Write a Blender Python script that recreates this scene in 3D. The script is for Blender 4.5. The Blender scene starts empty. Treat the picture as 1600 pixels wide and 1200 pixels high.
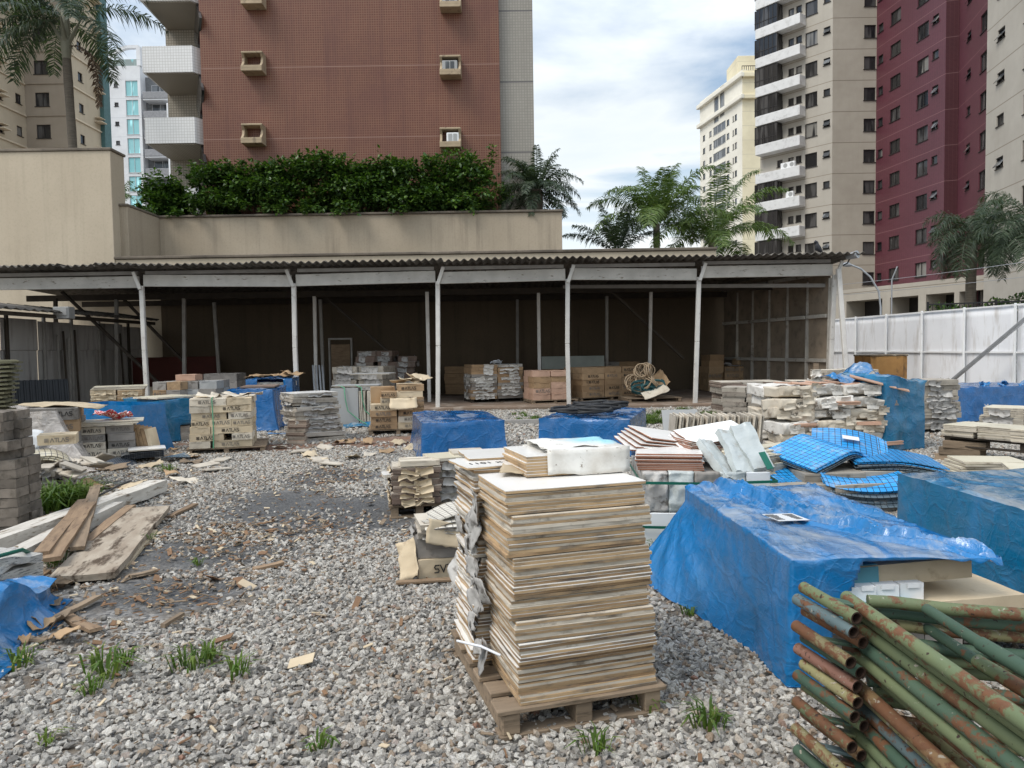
import bpy, math, random
import numpy as np
from mathutils import Vector, Matrix, Euler
R = math.radians
random.seed(7)
rng = np.random.default_rng(7)
S = bpy.context.scene
COL = S.collection

# ---------------------------------------------------------------- camera
PITCH, ROLL, FPX, EYE = 2.74, 0.9, 1150.0, 1.6
cd = bpy.data.cameras.new('camera')
cam = bpy.data.objects.new('camera', cd)
COL.objects.link(cam)
cam.location = (0, 0, EYE)
cam.rotation_euler = (R(90 - PITCH), R(ROLL), 0)
cd.sensor_width = 36
cd.lens = 36 * FPX / 1600
cd.clip_start, cd.clip_end = 0.05, 3000
S.camera = cam
CR = cam.rotation_euler.to_matrix()

# ---------------------------------------------------------------- sky, sun, exposure
SUN_EL, SUN_BACK = 54, 56
w = bpy.data.worlds.new('World')
S.world = w
w.use_nodes = True
nt = w.node_tree
nt.nodes.clear()
def wn(t, **k):
    n = nt.nodes.new(t)
    for a, b in k.items(): setattr(n, a, b)
    return n
out = wn('ShaderNodeOutputWorld'); bg = wn('ShaderNodeBackground')
sky = wn('ShaderNodeTexSky', sky_type='NISHITA', sun_disc=False)
sky.sun_elevation = R(SUN_EL); sky.sun_rotation = R(180 + SUN_BACK)
tc = wn('ShaderNodeTexCoord')
sep = wn('ShaderNodeSeparateXYZ')
nt.links.new(tc.outputs['Generated'], sep.inputs[0])
za = wn('ShaderNodeMath', operation='MAXIMUM'); za.inputs[1].default_value = 0.0
nt.links.new(sep.outputs['Z'], za.inputs[0])
zb = wn('ShaderNodeMath', operation='ADD'); zb.inputs[1].default_value = 0.16
nt.links.new(za.outputs[0], zb.inputs[0])
dx = wn('ShaderNodeMath', operation='DIVIDE'); dy = wn('ShaderNodeMath', operation='DIVIDE')
nt.links.new(sep.outputs['X'], dx.inputs[0]); nt.links.new(zb.outputs[0], dx.inputs[1])
nt.links.new(sep.outputs['Y'], dy.inputs[0]); nt.links.new(zb.outputs[0], dy.inputs[1])
cb = wn('ShaderNodeCombineXYZ')
nt.links.new(dx.outputs[0], cb.inputs['X']); nt.links.new(dy.outputs[0], cb.inputs['Y'])
mp = wn('ShaderNodeMapping')
mp.inputs['Scale'].default_value = (0.55, 1.0, 1); mp.inputs['Location'].default_value = (0.3, 1.37, 0.2)
nt.links.new(cb.outputs[0], mp.inputs[0])
n1 = wn('ShaderNodeTexNoise')
n1.inputs['Scale'].default_value = 1.5; n1.inputs['Detail'].default_value = 8
n1.inputs['Roughness'].default_value = 0.52; n1.inputs['Distortion'].default_value = 0.4
nt.links.new(mp.outputs[0], n1.inputs['Vector'])
r1 = wn('ShaderNodeValToRGB')          # how much cloud hides the blue
r1.color_ramp.elements[0].position = 0.42; r1.color_ramp.elements[0].color = (.05, .05, .05, 1)
r1.color_ramp.elements[1].position = 0.57; r1.color_ramp.elements[1].color = (1, 1, 1, 1)
nt.links.new(n1.outputs['Fac'], r1.inputs[0])
r2 = wn('ShaderNodeValToRGB')          # cloud brightness: grey-blue bellies to white tops
r2.color_ramp.elements[0].position = 0.42; r2.color_ramp.elements[0].color = (10.2, 10.4, 10.5, 1)
r2.color_ramp.elements[1].position = 0.70; r2.color_ramp.elements[1].color = (7.2, 8.2, 8.9, 1)
nt.links.new(n1.outputs['Fac'], r2.inputs[0])
# low cloud deck near the horizon is thick and white
hz = wn('ShaderNodeMapRange'); hz.inputs[1].default_value = 0.10; hz.inputs[2].default_value = 0.30
hz.inputs[3].default_value = 1; hz.inputs[4].default_value = 0
nt.links.new(sep.outputs['Z'], hz.inputs[0])
mx0 = wn('ShaderNodeMix', data_type='RGBA')
mx0.inputs[7].default_value = (10.2, 10.5, 10.6, 1)
nt.links.new(hz.outputs[0], mx0.inputs[0]); nt.links.new(r2.outputs[0], mx0.inputs[6])
cov = wn('ShaderNodeMath', operation='MAXIMUM')
nt.links.new(r1.outputs[0], cov.inputs[0])
hz2 = wn('ShaderNodeMath', operation='MULTIPLY'); hz2.inputs[1].default_value = 0.85
nt.links.new(hz.outputs[0], hz2.inputs[0]); nt.links.new(hz2.outputs[0], cov.inputs[1])
skm = wn('ShaderNodeMix', data_type='RGBA', blend_type='MULTIPLY'); skm.inputs[0].default_value = 1
skm.inputs[7].default_value = (1.5, 1.55, 1.45, 1)
nt.links.new(sky.outputs[0], skm.inputs[6])
mx = wn('ShaderNodeMix', data_type='RGBA')
nt.links.new(cov.outputs[0], mx.inputs[0]); nt.links.new(skm.outputs[2], mx.inputs[6]); nt.links.new(mx0.outputs[2], mx.inputs[7])
# an overcast sky is about three times brighter overhead than at the horizon
zen = wn('ShaderNodeMapRange'); zen.inputs[1].default_value = 0.30; zen.inputs[2].default_value = 0.85
zen.inputs[3].default_value = 1.0; zen.inputs[4].default_value = 2.0
nt.links.new(sep.outputs['Z'], zen.inputs[0])
zm = wn('ShaderNodeVectorMath', operation='SCALE')
nt.links.new(mx.outputs[2], zm.inputs[0]); nt.links.new(zen.outputs[0], zm.inputs['Scale'])
nt.links.new(zm.outputs[0], bg.inputs[0])
bg.inputs[1].default_value = 0.062
nt.links.new(bg.outputs[0], out.inputs[0])

sl = bpy.data.lights.new('sun', 'SUN')
sl.energy = 1.35; sl.angle = R(24); sl.color = (1, .95, .88)
so = bpy.data.objects.new('sun', sl)
COL.objects.link(so)
so.location = (-20, -20, 40)
so.rotation_euler = (R(90 - SUN_EL), 0, R(-SUN_BACK))
S.view_settings.view_transform = 'Standard'
S.view_settings.look = 'None'
S.view_settings.exposure = 0.80
S.view_settings.gamma = 1
S.cycles.max_bounces = 6
S.cycles.diffuse_bounces = 3
S.cycles.transparent_max_bounces = 8
S.cycles.use_denoising = True

# ---------------------------------------------------------------- pixel helpers (photo pixels, 1600 x 1200)
def ray(px, py): return CR @ Vector(((px - 800) / FPX, -(py - 600) / FPX, -1))
def G(px, py, z=0.0):
    v = ray(px, py); t = (z - EYE) / v.z
    return Vector((v.x * t, v.y * t, z))
def P(px, py, Y):
    v = ray(px, py); t = Y / v.y
    return Vector((v.x * t, Y, EYE + v.z * t))
def X(px, py, Y): return P(px, py, Y).x
def Z(px, py, Y): return P(px, py, Y).z

# ---------------------------------------------------------------- noise
def _h(i, j, k, s):
    n = (i * 374761393 + j * 668265263 + k * 1274126177 + s * 974711) & 0x7fffffff
    n = ((n ^ (n >> 13)) * 1274126177) & 0x7fffffff
    return ((n ^ (n >> 16)) & 0xffff) / 65535.0
def vnoise(p, s=0):
    p = np.asarray(p, float); i = np.floor(p).astype(np.int64); f = p - i; f = f * f * (3 - 2 * f)
    r = 0
    for a in (0, 1):
        for b in (0, 1):
            for c in (0, 1):
                wgt = (f[:, 0] if a else 1 - f[:, 0]) * (f[:, 1] if b else 1 - f[:, 1]) * (f[:, 2] if c else 1 - f[:, 2])
                r = r + wgt * _h(i[:, 0] + a, i[:, 1] + b, i[:, 2] + c, s)
    return r
def fbm(p, sc=1, o=4, s=0):
    p = np.asarray(p, float) * sc; r = 0; a = .5
    for k in range(o):
        r = r + a * (vnoise(p, s + k) * 2 - 1); p = p * 2.03 + 11.7; a *= .5
    return r
def ridge(p, sc=1, o=3, s=0):
    p = np.asarray(p, float) * sc; r = 0; a = .5
    for k in range(o):
        r = r + a * (1 - np.abs(vnoise(p, s + k) * 2 - 1) * 2); p = p * 2.1 + 5.3; a *= .5
    return r

# ---------------------------------------------------------------- mesh builder
class MB:
    def __init__(s): s.v = []; s.f = []; s.m = []; s.sm = []
    def add(s, V, F, mi=0, smooth=False):
        o = len(s.v); s.v += [tuple(map(float, p)) for p in V]
        s.f += [tuple(int(i) + o for i in f) for f in F]; s.m += [mi] * len(F); s.sm += [smooth] * len(F); return s
    def box(s, c, d, rz=0, mi=0, b=0.0, M=None):
        hx, hy, hz = d[0] / 2, d[1] / 2, d[2] / 2
        b = min(b, .45 * min(d))
        V, F = [], []
        if b <= 0:
            V = [(x * hx, y * hy, z * hz) for z in (-1, 1) for y in (-1, 1) for x in (-1, 1)]
            F = [(0, 2, 3, 1), (4, 5, 7, 6), (0, 1, 5, 4), (2, 6, 7, 3), (0, 4, 6, 2), (1, 3, 7, 5)]
        else:
            idx = {}
            for sx in (-1, 1):
                for sy in (-1, 1):
                    for sz in (-1, 1):
                        for a in range(3):
                            p = [sx * (hx - b), sy * (hy - b), sz * (hz - b)]
                            p[a] += (sx, sy, sz)[a] * b
                            idx[(sx, sy, sz, a)] = len(V); V.append(p)
            def q(*k):
                F.append([idx[i] for i in k])
            for t in (-1, 1):
                q((t, -1, -1, 0), (t, 1, -1, 0), (t, 1, 1, 0), (t, -1, 1, 0))
                q((-1, t, -1, 1), (1, t, -1, 1), (1, t, 1, 1), (-1, t, 1, 1))
                q((-1, -1, t, 2), (1, -1, t, 2), (1, 1, t, 2), (-1, 1, t, 2))
            for u in (-1, 1):
                for t in (-1, 1):
                    q((u, t, -1, 0), (u, t, 1, 0), (u, t, 1, 1), (u, t, -1, 1))
                    q((u, -1, t, 0), (u, 1, t, 0), (u, 1, t, 2), (u, -1, t, 2))
                    q((-1, u, t, 1), (1, u, t, 1), (1, u, t, 2), (-1, u, t, 2))
                    for k in (-1, 1): q((u, t, k, 0), (u, t, k, 1), (u, t, k, 2))
            G2 = []
            for f in F:      # orient outward
                a, bb, cc = (Vector(V[f[i]]) for i in (0, 1, 2)); n = (bb - a).cross(cc - a)
                m = sum((Vector(V[i]) for i in f), Vector()) / len(f)
                G2.append(f if n.dot(m) > 0 else f[::-1])
            F = G2
        if M is None: M = Matrix.Rotation(rz, 3, 'Z')
        V = [M @ Vector(p) + Vector(c) for p in V]
        return s.add(V, F, mi)
    def bar(s, a, b_, w_, h_, mi=0, b=0.0, up=(0, 0, 1)):   # box from a to b
        a, b_ = Vector(a), Vector(b_); d = b_ - a; L = d.length
        x = d.normalized(); u = Vector(up)
        if abs(x.dot(u)) > .97: u = Vector((0, 1, 0))
        y = u.cross(x).normalized(); z = x.cross(y)
        return s.box((a + b_) / 2, (L, w_, h_), mi=mi, b=b, M=Matrix((x, y, z)).transposed())
    def tube(s, pts, r, n=8, mi=0, cap=True, smooth=True):
        pts = [Vector(p) for p in pts]
        rs = r if isinstance(r, (list, tuple)) else [r] * len(pts)
        V, F = [], []; up = None
        for i, p in enumerate(pts):
            d = (pts[min(i + 1, len(pts) - 1)] - pts[max(i - 1, 0)]).normalized()
            if up is None:
                up = Vector((0, 0, 1)) if abs(d.z) < .9 else Vector((1, 0, 0))
            y = up.cross(d).normalized(); up = d.cross(y).normalized()
            for k in range(n):
                a = 2 * math.pi * k / n
                V.append(p + (y * math.cos(a) + up * math.sin(a)) * rs[i])
        for i in range(len(pts) - 1):
            for k in range(n):
                F.append((i * n + k, i * n + (k + 1) % n, (i + 1) * n + (k + 1) % n, (i + 1) * n + k))
        s.add(V, F, mi, smooth)
        if cap:
            s.add([V[k] for k in range(n)], [tuple(range(n))[::-1]], mi)
            s.add([V[(len(pts) - 1) * n + k] for k in range(n)], [tuple(range(n))], mi)
        return s
    def hollow(s, pts, r, ri, n=12, mi=0, mi2=1):       # pipe with open ends
        s.tube(pts, r, n, mi, cap=False)
        for e, d in ((0, 1), (-1, -2)):
            p = Vector(pts[e]); q = Vector(pts[d]); ax = (q - p).normalized()
            u = Vector((0, 0, 1)) if abs(ax.z) < .9 else Vector((1, 0, 0))
            y = u.cross(ax).normalized(); u = ax.cross(y)
            V = []
            for rr, off in ((r, 0), (ri, 0), (ri, .09)):
                for k in range(n):
                    a = 2 * math.pi * k / n; V.append(p + (y * math.cos(a) + u * math.sin(a)) * rr + ax * off)
            F = []
            for k in range(n):
                k2 = (k + 1) % n
                F += [(k, k2, n + k2, n + k), (n + k, n + k2, 2 * n + k2, 2 * n + k)]
            s.add(V, F, mi2); s.add(V[2 * n:], [tuple(range(n))], mi2)
        return s
    def prism(s, poly, z0, z1, mi=0):
        n = len(poly)
        V = [(x, y, z0) for x, y in poly] + [(x, y, z1) for x, y in poly]
        F = [tuple(range(n))[::-1], tuple(range(n, 2 * n))] + [(i, (i + 1) % n, n + (i + 1) % n, n + i) for i in range(n)]
        return s.add(V, F, mi)
    def quad(s, *p, mi=0): return s.add(p, [tuple(range(len(p)))], mi)
    def mesh(s, name, mats):
        me = bpy.data.meshes.new(name)
        me.from_pydata(s.v, [], s.f)
        for m in (mats if isinstance(mats, (list, tuple)) else [mats]): me.materials.append(m)
        me.polygons.foreach_set('material_index', s.m)
        me.polygons.foreach_set('use_smooth', s.sm)
        me.update(); return me
    def build(s, name, mats, parent=None, loc=(0, 0, 0), rz=0, rot=None):
        return link(name, s.mesh(name, mats), parent, loc, rz, rot)

def link(name, me, parent=None, loc=(0, 0, 0), rz=0, rot=None):
    o = bpy.data.objects.new(name, me); COL.objects.link(o)
    o.location = loc; o.rotation_euler = rot if rot is not None else (0, 0, rz)
    if parent: o.parent = parent
    return o
def tag(o, label, cat, group=None):
    o['label'] = label; o['category'] = cat
    if group: o['group'] = group
    return o
def thing(name, label, cat, loc=(0, 0, 0), rz=0, group=None):
    return tag(link(name, None, None, loc, rz), label, cat, group)
def struct(o): o['kind'] = 'structure'; return o

def np_mesh(name, V, F, mats, smooth=False, mi=None):
    V = np.asarray(V, np.float32); F = np.asarray(F, np.int32)
    me = bpy.data.meshes.new(name); k = F.shape[1]
    me.vertices.add(len(V)); me.vertices.foreach_set('co', V.ravel())
    me.loops.add(F.size); me.loops.foreach_set('vertex_index', F.ravel())
    me.polygons.add(len(F)); me.polygons.foreach_set('loop_start', np.arange(0, F.size, k, dtype=np.int32))
    for m in (mats if isinstance(mats, (list, tuple)) else [mats]): me.materials.append(m)
    if mi is not None: me.polygons.foreach_set('material_index', np.asarray(mi, np.int32))
    me.polygons.foreach_set('use_smooth', np.full(len(F), smooth))
    me.update(calc_edges=True); me.validate(); return me

def gridbox(w_, d_, h_, nx, ny, nz, bottom=True):
    """welded box surface of small quads, centred in x,y, z from 0 to h"""
    idx, V, F = {}, [], []
    def vi(i, j, k):
        if (i, j, k) not in idx:
            idx[(i, j, k)] = len(V); V.append((w_ * (i / nx - .5), d_ * (j / ny - .5), h_ * k / nz))
        return idx[(i, j, k)]
    for i in range(nx):
        for j in range(ny):
            F.append((vi(i, j, nz), vi(i + 1, j, nz), vi(i + 1, j + 1, nz), vi(i, j + 1, nz)))
            if bottom: F.append((vi(i, j + 1, 0), vi(i + 1, j + 1, 0), vi(i + 1, j, 0), vi(i, j, 0)))
    for i in range(nx):
        for k in range(nz):
            F.append((vi(i, 0, k), vi(i + 1, 0, k), vi(i + 1, 0, k + 1), vi(i, 0, k + 1)))
            F.append((vi(i + 1, ny, k), vi(i, ny, k), vi(i, ny, k + 1), vi(i + 1, ny, k + 1)))
    for j in range(ny):
        for k in range(nz):
            F.append((vi(0, j + 1, k), vi(0, j, k), vi(0, j, k + 1), vi(0, j + 1, k + 1)))
            F.append((vi(nx, j, k), vi(nx, j + 1, k), vi(nx, j + 1, k + 1), vi(nx, j, k + 1)))
    return np.array(V, float), F
def sheet(w_, d_, nx, ny):
    xs, ys = np.meshgrid(np.linspace(-.5, .5, nx + 1) * w_, np.linspace(-.5, .5, ny + 1) * d_)
    V = np.stack([xs.ravel(), ys.ravel(), np.zeros(xs.size)], 1)
    F = [(j * (nx + 1) + i, j * (nx + 1) + i + 1, (j + 1) * (nx + 1) + i + 1, (j + 1) * (nx + 1) + i) for j in range(ny) for i in range(nx)]
    return V, F

# ---------------------------------------------------------------- materials
class NT:
    def __init__(s, name):
        s.mat = bpy.data.materials.new(name); s.mat.use_nodes = True
        s.t = s.mat.node_tree; s.b = s.t.nodes['Principled BSDF']; s.tc = s.t.nodes.new('ShaderNodeTexCoord')
        s.oi = s.t.nodes.new('ShaderNodeObjectInfo')
    def n(s, typ, ins=None, **k):
        nd = s.t.nodes.new(typ)
        for a, v in k.items(): setattr(nd, a, v)
        for a, v in (ins or {}).items(): s.set(nd.inputs[a], v)
        return nd
    def set(s, sock, v):
        if hasattr(v, 'links'): s.t.links.new(v, sock)
        elif isinstance(v, (tuple, list)) and len(v) == 3 and sock.type == 'RGBA': sock.default_value = (*v, 1)
        else: sock.default_value = v
    def math(s, op, a, b=0.0, c=None):
        ins = {0: a, 1: b}
        if c is not None: ins[2] = c
        return s.n('ShaderNodeMath', ins, operation=op).outputs[0]
    def mix(s, f, a, b, mode='MIX'):
        return s.n('ShaderNodeMix', {0: f, 6: a, 7: b}, data_type='RGBA', blend_type=mode).outputs[2]
    def ramp(s, f, *st, interp='LINEAR'):
        nd = s.n('ShaderNodeValToRGB', {0: f}); cr = nd.color_ramp; cr.interpolation = interp
        while len(cr.elements) < len(st): cr.elements.new(.5)
        for e, (p, c) in zip(cr.elements, st):
            e.position = p; e.color = (*c, 1) if isinstance(c, (tuple, list)) else (c, c, c, 1)
        return nd.outputs[0]
    def noise(s, vec, sc, det=5, ro=.55, dist=0):
        return s.n('ShaderNodeTexNoise', {'Vector': vec, 'Scale': sc, 'Detail': det, 'Roughness': ro, 'Distortion': dist}).outputs['Fac']
    def coord(s, stretch=(1, 1, 1), rnd=True, kind='Object'):
        v = s.tc.outputs[kind]
        if stretch != (1, 1, 1): v = s.n('ShaderNodeVectorMath', {0: v, 1: stretch}, operation='MULTIPLY').outputs[0]
        if rnd:
            r = s.n('ShaderNodeVectorMath', {0: (37.1, 17.3, 23.9), 3: s.oi.outputs['Random']}, operation='SCALE').outputs[0]
            v = s.n('ShaderNodeVectorMath', {0: v, 1: r}, operation='ADD').outputs[0]
        return v
    def vary(s, col, amt, sat=0.0):
        v = s.math('MULTIPLY_ADD', s.oi.outputs['Random'], 2 * amt, 1 - amt)
        nd = s.n('ShaderNodeHueSaturation', {'Value': v, 'Color': col})
        return nd.outputs[0]
    def bump(s, h, st=.3, dist=.01, prev=None):
        ins = {'Height': h, 'Strength': st, 'Distance': dist}
        if prev is not None: ins['Normal'] = prev
        o = s.n('ShaderNodeBump', ins).outputs[0]; s.set(s.b.inputs['Normal'], o); return o
    def fin(s, col, rough=.7, spec=.3, metal=0):
        s.set(s.b.inputs['Base Color'], col); s.set(s.b.inputs['Roughness'], rough)
        s.b.inputs['Specular IOR Level'].default_value = spec; s.b.inputs['Metallic'].default_value = metal
        return s.mat

def pm(name, c1, c2=None, sc=4, stretch=(1, 1, 1), rough=.75, spec=.3, rnd=.12, bump=0, bsc=40, bd=.004,
       c3=None, s3=3, t3=(.55, .65), st3=None, metal=0):
    m = NT(name); v = m.coord(stretch)
    col = m.mix(m.ramp(m.noise(v, sc), (.32, 0.), (.68, 1.)), c1, c2 if c2 else tuple(x * .75 for x in c1))
    if c3:
        v3 = m.coord(st3) if st3 else v
        col = m.mix(m.ramp(m.noise(v3, s3, 7, .65), (t3[0], 0.), (t3[1], 1.)), col, c3)
    if rnd: col = m.vary(col, rnd)
    if bump: m.bump(m.noise(m.coord(), bsc, 6, .6), bump, bd)
    return m.fin(col, rough, spec, metal)
# ---------------------------------------------------------------- palette
K = {}
K['plaster'] = None
def wall_mat(name, c1, c2, dirt, amt=.5, mold=None):
    m = NT(name); v = m.coord(rnd=False)
    col = m.mix(m.ramp(m.noise(v, .5, 6), (.3, 0.), (.7, 1.)), c1, c2)
    st = m.noise(m.coord((2.6, 2.6, .10), False), 1.6, 7, .68)
    big = m.ramp(m.noise(v, .35, 3), (.35, 0.), (.65, 1.))
    col = m.mix(m.math('MULTIPLY', m.math('MULTIPLY', m.ramp(st, (.5, 0.), (.72, 1.)), big), amt), col, dirt)
    col = m.mix(m.math('MULTIPLY', m.ramp(m.noise(v, 14, 5, .7), (.5, 0.), (.75, 1.)), .25), col, dirt)
    m.bump(m.noise(v, 30, 6, .6), .25, .006)
    return m.fin(col, .85, .2)
K['plaster'] = wall_mat('beige_plaster', (.52, .44, .33), (.46, .385, .285), (.24, .20, .15), .35)
K['plaster2'] = wall_mat('streaked_plaster', (.43, .36, .27), (.37, .305, .225), (.16, .13, .10), .75)
K['coping'] = wall_mat('mossy_coping', (.24, .20, .155), (.09, .075, .06), (.03, .026, .022), .8)
K['shadewall'] = wall_mat('shade_darkened_brown_wall', (.115, .085, .056), (.088, .066, .044), (.03, .023, .016), .7)  # brown wall colour darkened with the shade under the shed roof
K['white_sheet'] = pm('white_painted_sheet', (.84, .845, .86), (.77, .775, .79), 1.2, rough=.6, rnd=.04, c3=(.46, .42, .37), s3=1.8, t3=(.53, .80), st3=(2.2, 2.2, .45), bump=.1, bsc=20)
K['dirty_sheet'] = pm('dirty_grey_sheet', (.44, .415, .385), (.33, .31, .285), 1.0, (1, 1, .25), rough=.7, rnd=.12, c3=(.07, .055, .045), s3=1.6, t3=(.52, .72), st3=(2, 2, .25))
K['white_wood'] = pm('weathered_white_timber', (.52, .49, .44), (.40, .375, .335), 2.5, rough=.75, rnd=.1, c3=(.16, .125, .09), s3=5, t3=(.60, .70), st3=(1, 1, 3), bump=.3, bsc=35)
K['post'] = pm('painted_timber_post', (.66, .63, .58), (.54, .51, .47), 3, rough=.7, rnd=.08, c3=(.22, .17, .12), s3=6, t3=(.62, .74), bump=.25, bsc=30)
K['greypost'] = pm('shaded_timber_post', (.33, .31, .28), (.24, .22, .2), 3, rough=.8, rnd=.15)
K['darkwood'] = pm('dark_timber', (.055, .042, .03), (.035, .027, .02), 4, rough=.8, rnd=.2)
K['asbestos'] = pm('fibre_cement_roof', (.16, .145, .125), (.09, .08, .07), 3, rough=.9, rnd=.2, c3=(.03, .028, .022), s3=4, t3=(.5, .7), bump=.3)
K['steel'] = pm('galvanised_steel', (.42, .43, .44), (.34, .35, .36), 5, rough=.45, metal=.6)
K['blackmetal'] = pm('black_metal', (.015, .015, .016), rough=.5, rnd=0)
K['fence_dark'] = pm('dark_rail', (.02, .02, .02), rough=.6, rnd=0)
K['concrete'] = pm('grey_concrete', (.33, .31, .285), (.22, .205, .19), 5, rough=.9, rnd=.18, bump=.4, bsc=60, c3=(.10, .085, .07), s3=6, t3=(.58, .72))
K['paver'] = pm('concrete_paver', (.225, .19, .155), (.115, .098, .08), 4, rough=.92, rnd=.22, bump=.5, bsc=90, c3=(.06, .052, .04), s3=5, t3=(.50, .68))
# facades
def facmat(name, c1, c2, mort, tw, th, ms, fh=0, fo=0, fw=.05, fc=None, streak=.2, sc=(.1, .08, .06), rough=.5, spec=.4, patch=None):
    m = NT(name); s = m.n('ShaderNodeSeparateXYZ', {0: m.tc.outputs['Object']}); nn = m.n('ShaderNodeSeparateXYZ', {0: m.tc.outputs['Normal']})
    isx = m.math('GREATER_THAN', m.math('ABSOLUTE', nn.outputs[0]), .7)
    u = m.math('ADD', m.math('MULTIPLY', s.outputs[0], m.math('SUBTRACT', 1, isx)), m.math('MULTIPLY', s.outputs[1], isx))
    vec = m.n('ShaderNodeCombineXYZ', {0: u, 1: s.outputs[2], 2: 0.}).outputs[0]
    if tw:
        br = m.n('ShaderNodeTexBrick', {'Vector': vec, 'Color1': c1, 'Color2': c2, 'Mortar': mort, 'Scale': 1., 'Mortar Size': ms, 'Mortar Smooth': .1, 'Bias': 0., 'Brick Width': tw, 'Row Height': th}, offset=0., squash=1.)
        col = br.outputs[0]
    else:
        col = m.mix(m.ramp(m.noise(vec, 1.2, 6), (.3, 0.), (.7, 1.)), c1, c2)
    col = m.mix(m.math('MULTIPLY', m.ramp(m.noise(vec, .18, 4), (.35, 0.), (.68, 1.)), .55), col, m.mix(1., col, (.72, .70, .68), 'MULTIPLY'))
    if patch: col = m.mix(m.math('MULTIPLY', m.ramp(m.noise(vec, patch[0], 7, .68), (patch[1], 0.), (patch[1] + .16, 1.)), patch[3]), col, patch[2])
    if streak:
        sv = m.n('ShaderNodeCombineXYZ', {0: m.math('MULTIPLY', u, 2.2), 1: m.math('MULTIPLY', s.outputs[2], .09), 2: 0.}).outputs[0]
        col = m.mix(m.math('MULTIPLY', m.ramp(m.noise(sv, 1.3, 7, .65), (.5, 0.), (.75, 1.)), streak), col, sc)
    if fh:
        fr_ = m.math('FRACT', m.math('DIVIDE', m.math('ADD', s.outputs[2], -fo), fh))
        col = m.mix(m.math('LESS_THAN', fr_, fw / fh), col, fc)
    return m.fin(col, rough, spec)
K['redtile'] = facmat('red_brown_tile', (.152, .050, .028), (.124, .040, .022), (.215, .108, .066), .098, .098, .016, 2.9, 1.75, .03, (.26, .15, .115), .5, (.10, .038, .03), .42, .35, (.30, .46, (.115, .043, .034), .45))
K['beigetile'] = facmat('beige_tile', (.42, .375, .30), (.37, .33, .265), (.24, .205, .155), .115, .115, .016, 0, 0, .06, None, .25, (.2, .17, .13))
K['greytile'] = facmat('grey_beige_tile', (.34, .315, .27), (.31, .285, .245), (.25, .23, .195), .115, .115, .014, 2.9, 1.1, .06, (.12, .11, .105), .25, (.18, .16, .14))
K['whitetile'] = facmat('white_tile', (.80, .79, .77), (.76, .75, .73), (.58, .56, .53), .115, .115, .010, streak=.1, sc=(.4, .38, .35))
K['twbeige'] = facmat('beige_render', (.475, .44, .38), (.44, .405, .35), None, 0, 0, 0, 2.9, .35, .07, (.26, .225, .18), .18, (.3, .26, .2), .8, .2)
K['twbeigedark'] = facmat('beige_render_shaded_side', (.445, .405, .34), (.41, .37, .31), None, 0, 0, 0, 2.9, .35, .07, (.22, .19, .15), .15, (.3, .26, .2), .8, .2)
K['burgundy'] = facmat('burgundy_tile', (.108, .030, .044), (.092, .026, .037), (.15, .05, .06), .30, .10, .012, 2.9, .35, .045, (.22, .10, .105), .15, (.10, .03, .04), .4, .45)
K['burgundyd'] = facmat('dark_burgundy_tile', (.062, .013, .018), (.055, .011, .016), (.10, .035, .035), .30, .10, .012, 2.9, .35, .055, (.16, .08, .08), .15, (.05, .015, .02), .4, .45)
K['cream'] = facmat('cream_render', (.78, .70, .50), (.74, .66, .47), None, 0, 0, 0, 2.9, .3, .09, (.55, .49, .36), .1, (.5, .45, .33), .8, .2)
K['cream_w'] = facmat('pale_cream_render', (.80, .76, .66), (.77, .73, .63), None, 0, 0, 0, 0, 0, 0, None, .1, (.55, .5, .4), .8, .2)
K['white_r'] = facmat('white_render', (.80, .81, .82), (.74, .75, .77), None, 0, 0, 0, 2.9, .3, .06, (.55, .56, .57), .25, (.5, .5, .5), .8, .2)
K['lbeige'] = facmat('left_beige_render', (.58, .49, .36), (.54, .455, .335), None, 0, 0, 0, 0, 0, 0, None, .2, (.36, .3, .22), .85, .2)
K['lbeige_shade'] = facmat('shaded_left_beige_render', (.36, .30, .235), (.335, .28, .215), None, 0, 0, 0, 0, 0, 0, None, .2, (.24, .2, .16), .85, .2)  # left beige render with the front face's shade put into the colour
K['trim'] = pm('painted_trim', (.66, .56, .42), (.6, .5, .37), 2, rnd=.05)
K['niche'] = pm('precast_niche', (.42, .325, .215), (.34, .26, .17), 3, rnd=.08, c3=(.16, .12, .085), s3=4, t3=(.55, .7))
K['whitep'] = pm('white_paint', (.82, .82, .81), (.76, .76, .75), 2, rnd=.05, rough=.6, c3=(.5, .48, .45), s3=4, t3=(.62, .8))
K['balcony'] = pm('weathered_white_balcony', (.70, .695, .68), (.62, .615, .60), 2, rnd=.04, rough=.7, c3=(.42, .41, .39), s3=2, t3=(.55, .8))
K['stud'] = pm('aged_white_stud', (.40, .37, .32), (.30, .275, .24), 3, rough=.8, rnd=.15, c3=(.16, .13, .1), s3=5, t3=(.56, .7))
K['frame'] = pm('dark_window_frame', (.035, .03, .028), rough=.5, rnd=.2)
K['wframe'] = pm('white_window_frame', (.6, .6, .6), rough=.5, rnd=.1)
def glass(name, c1, c2, rough=.08):
    m = NT(name); v = m.coord()
    col = m.mix(m.oi.outputs['Random'], c1, c2)
    col = m.mix(m.ramp(m.noise(m.coord((1, 1, .15)), 1.3, 2), (.52, 0.), (.60, 1.)), col, tuple(x * 1.9 + .012 for x in c2))
    wn_ = m.n('ShaderNodeTexWhiteNoise', {'W': m.oi.outputs['Random']}, noise_dimensions='1D').outputs[0]
    col = m.mix(m.math('MULTIPLY', m.math('GREATER_THAN', wn_, .80), m.ramp(m.noise(m.coord((1, 1, .1)), 1.1, 1), (.42, 0.), (.46, .8))), col, (.26, .245, .22))
    return m.fin(col, rough, .5)
K['glass'] = glass('dark_glass', (.012, .012, .014), (.035, .033, .032))
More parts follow.
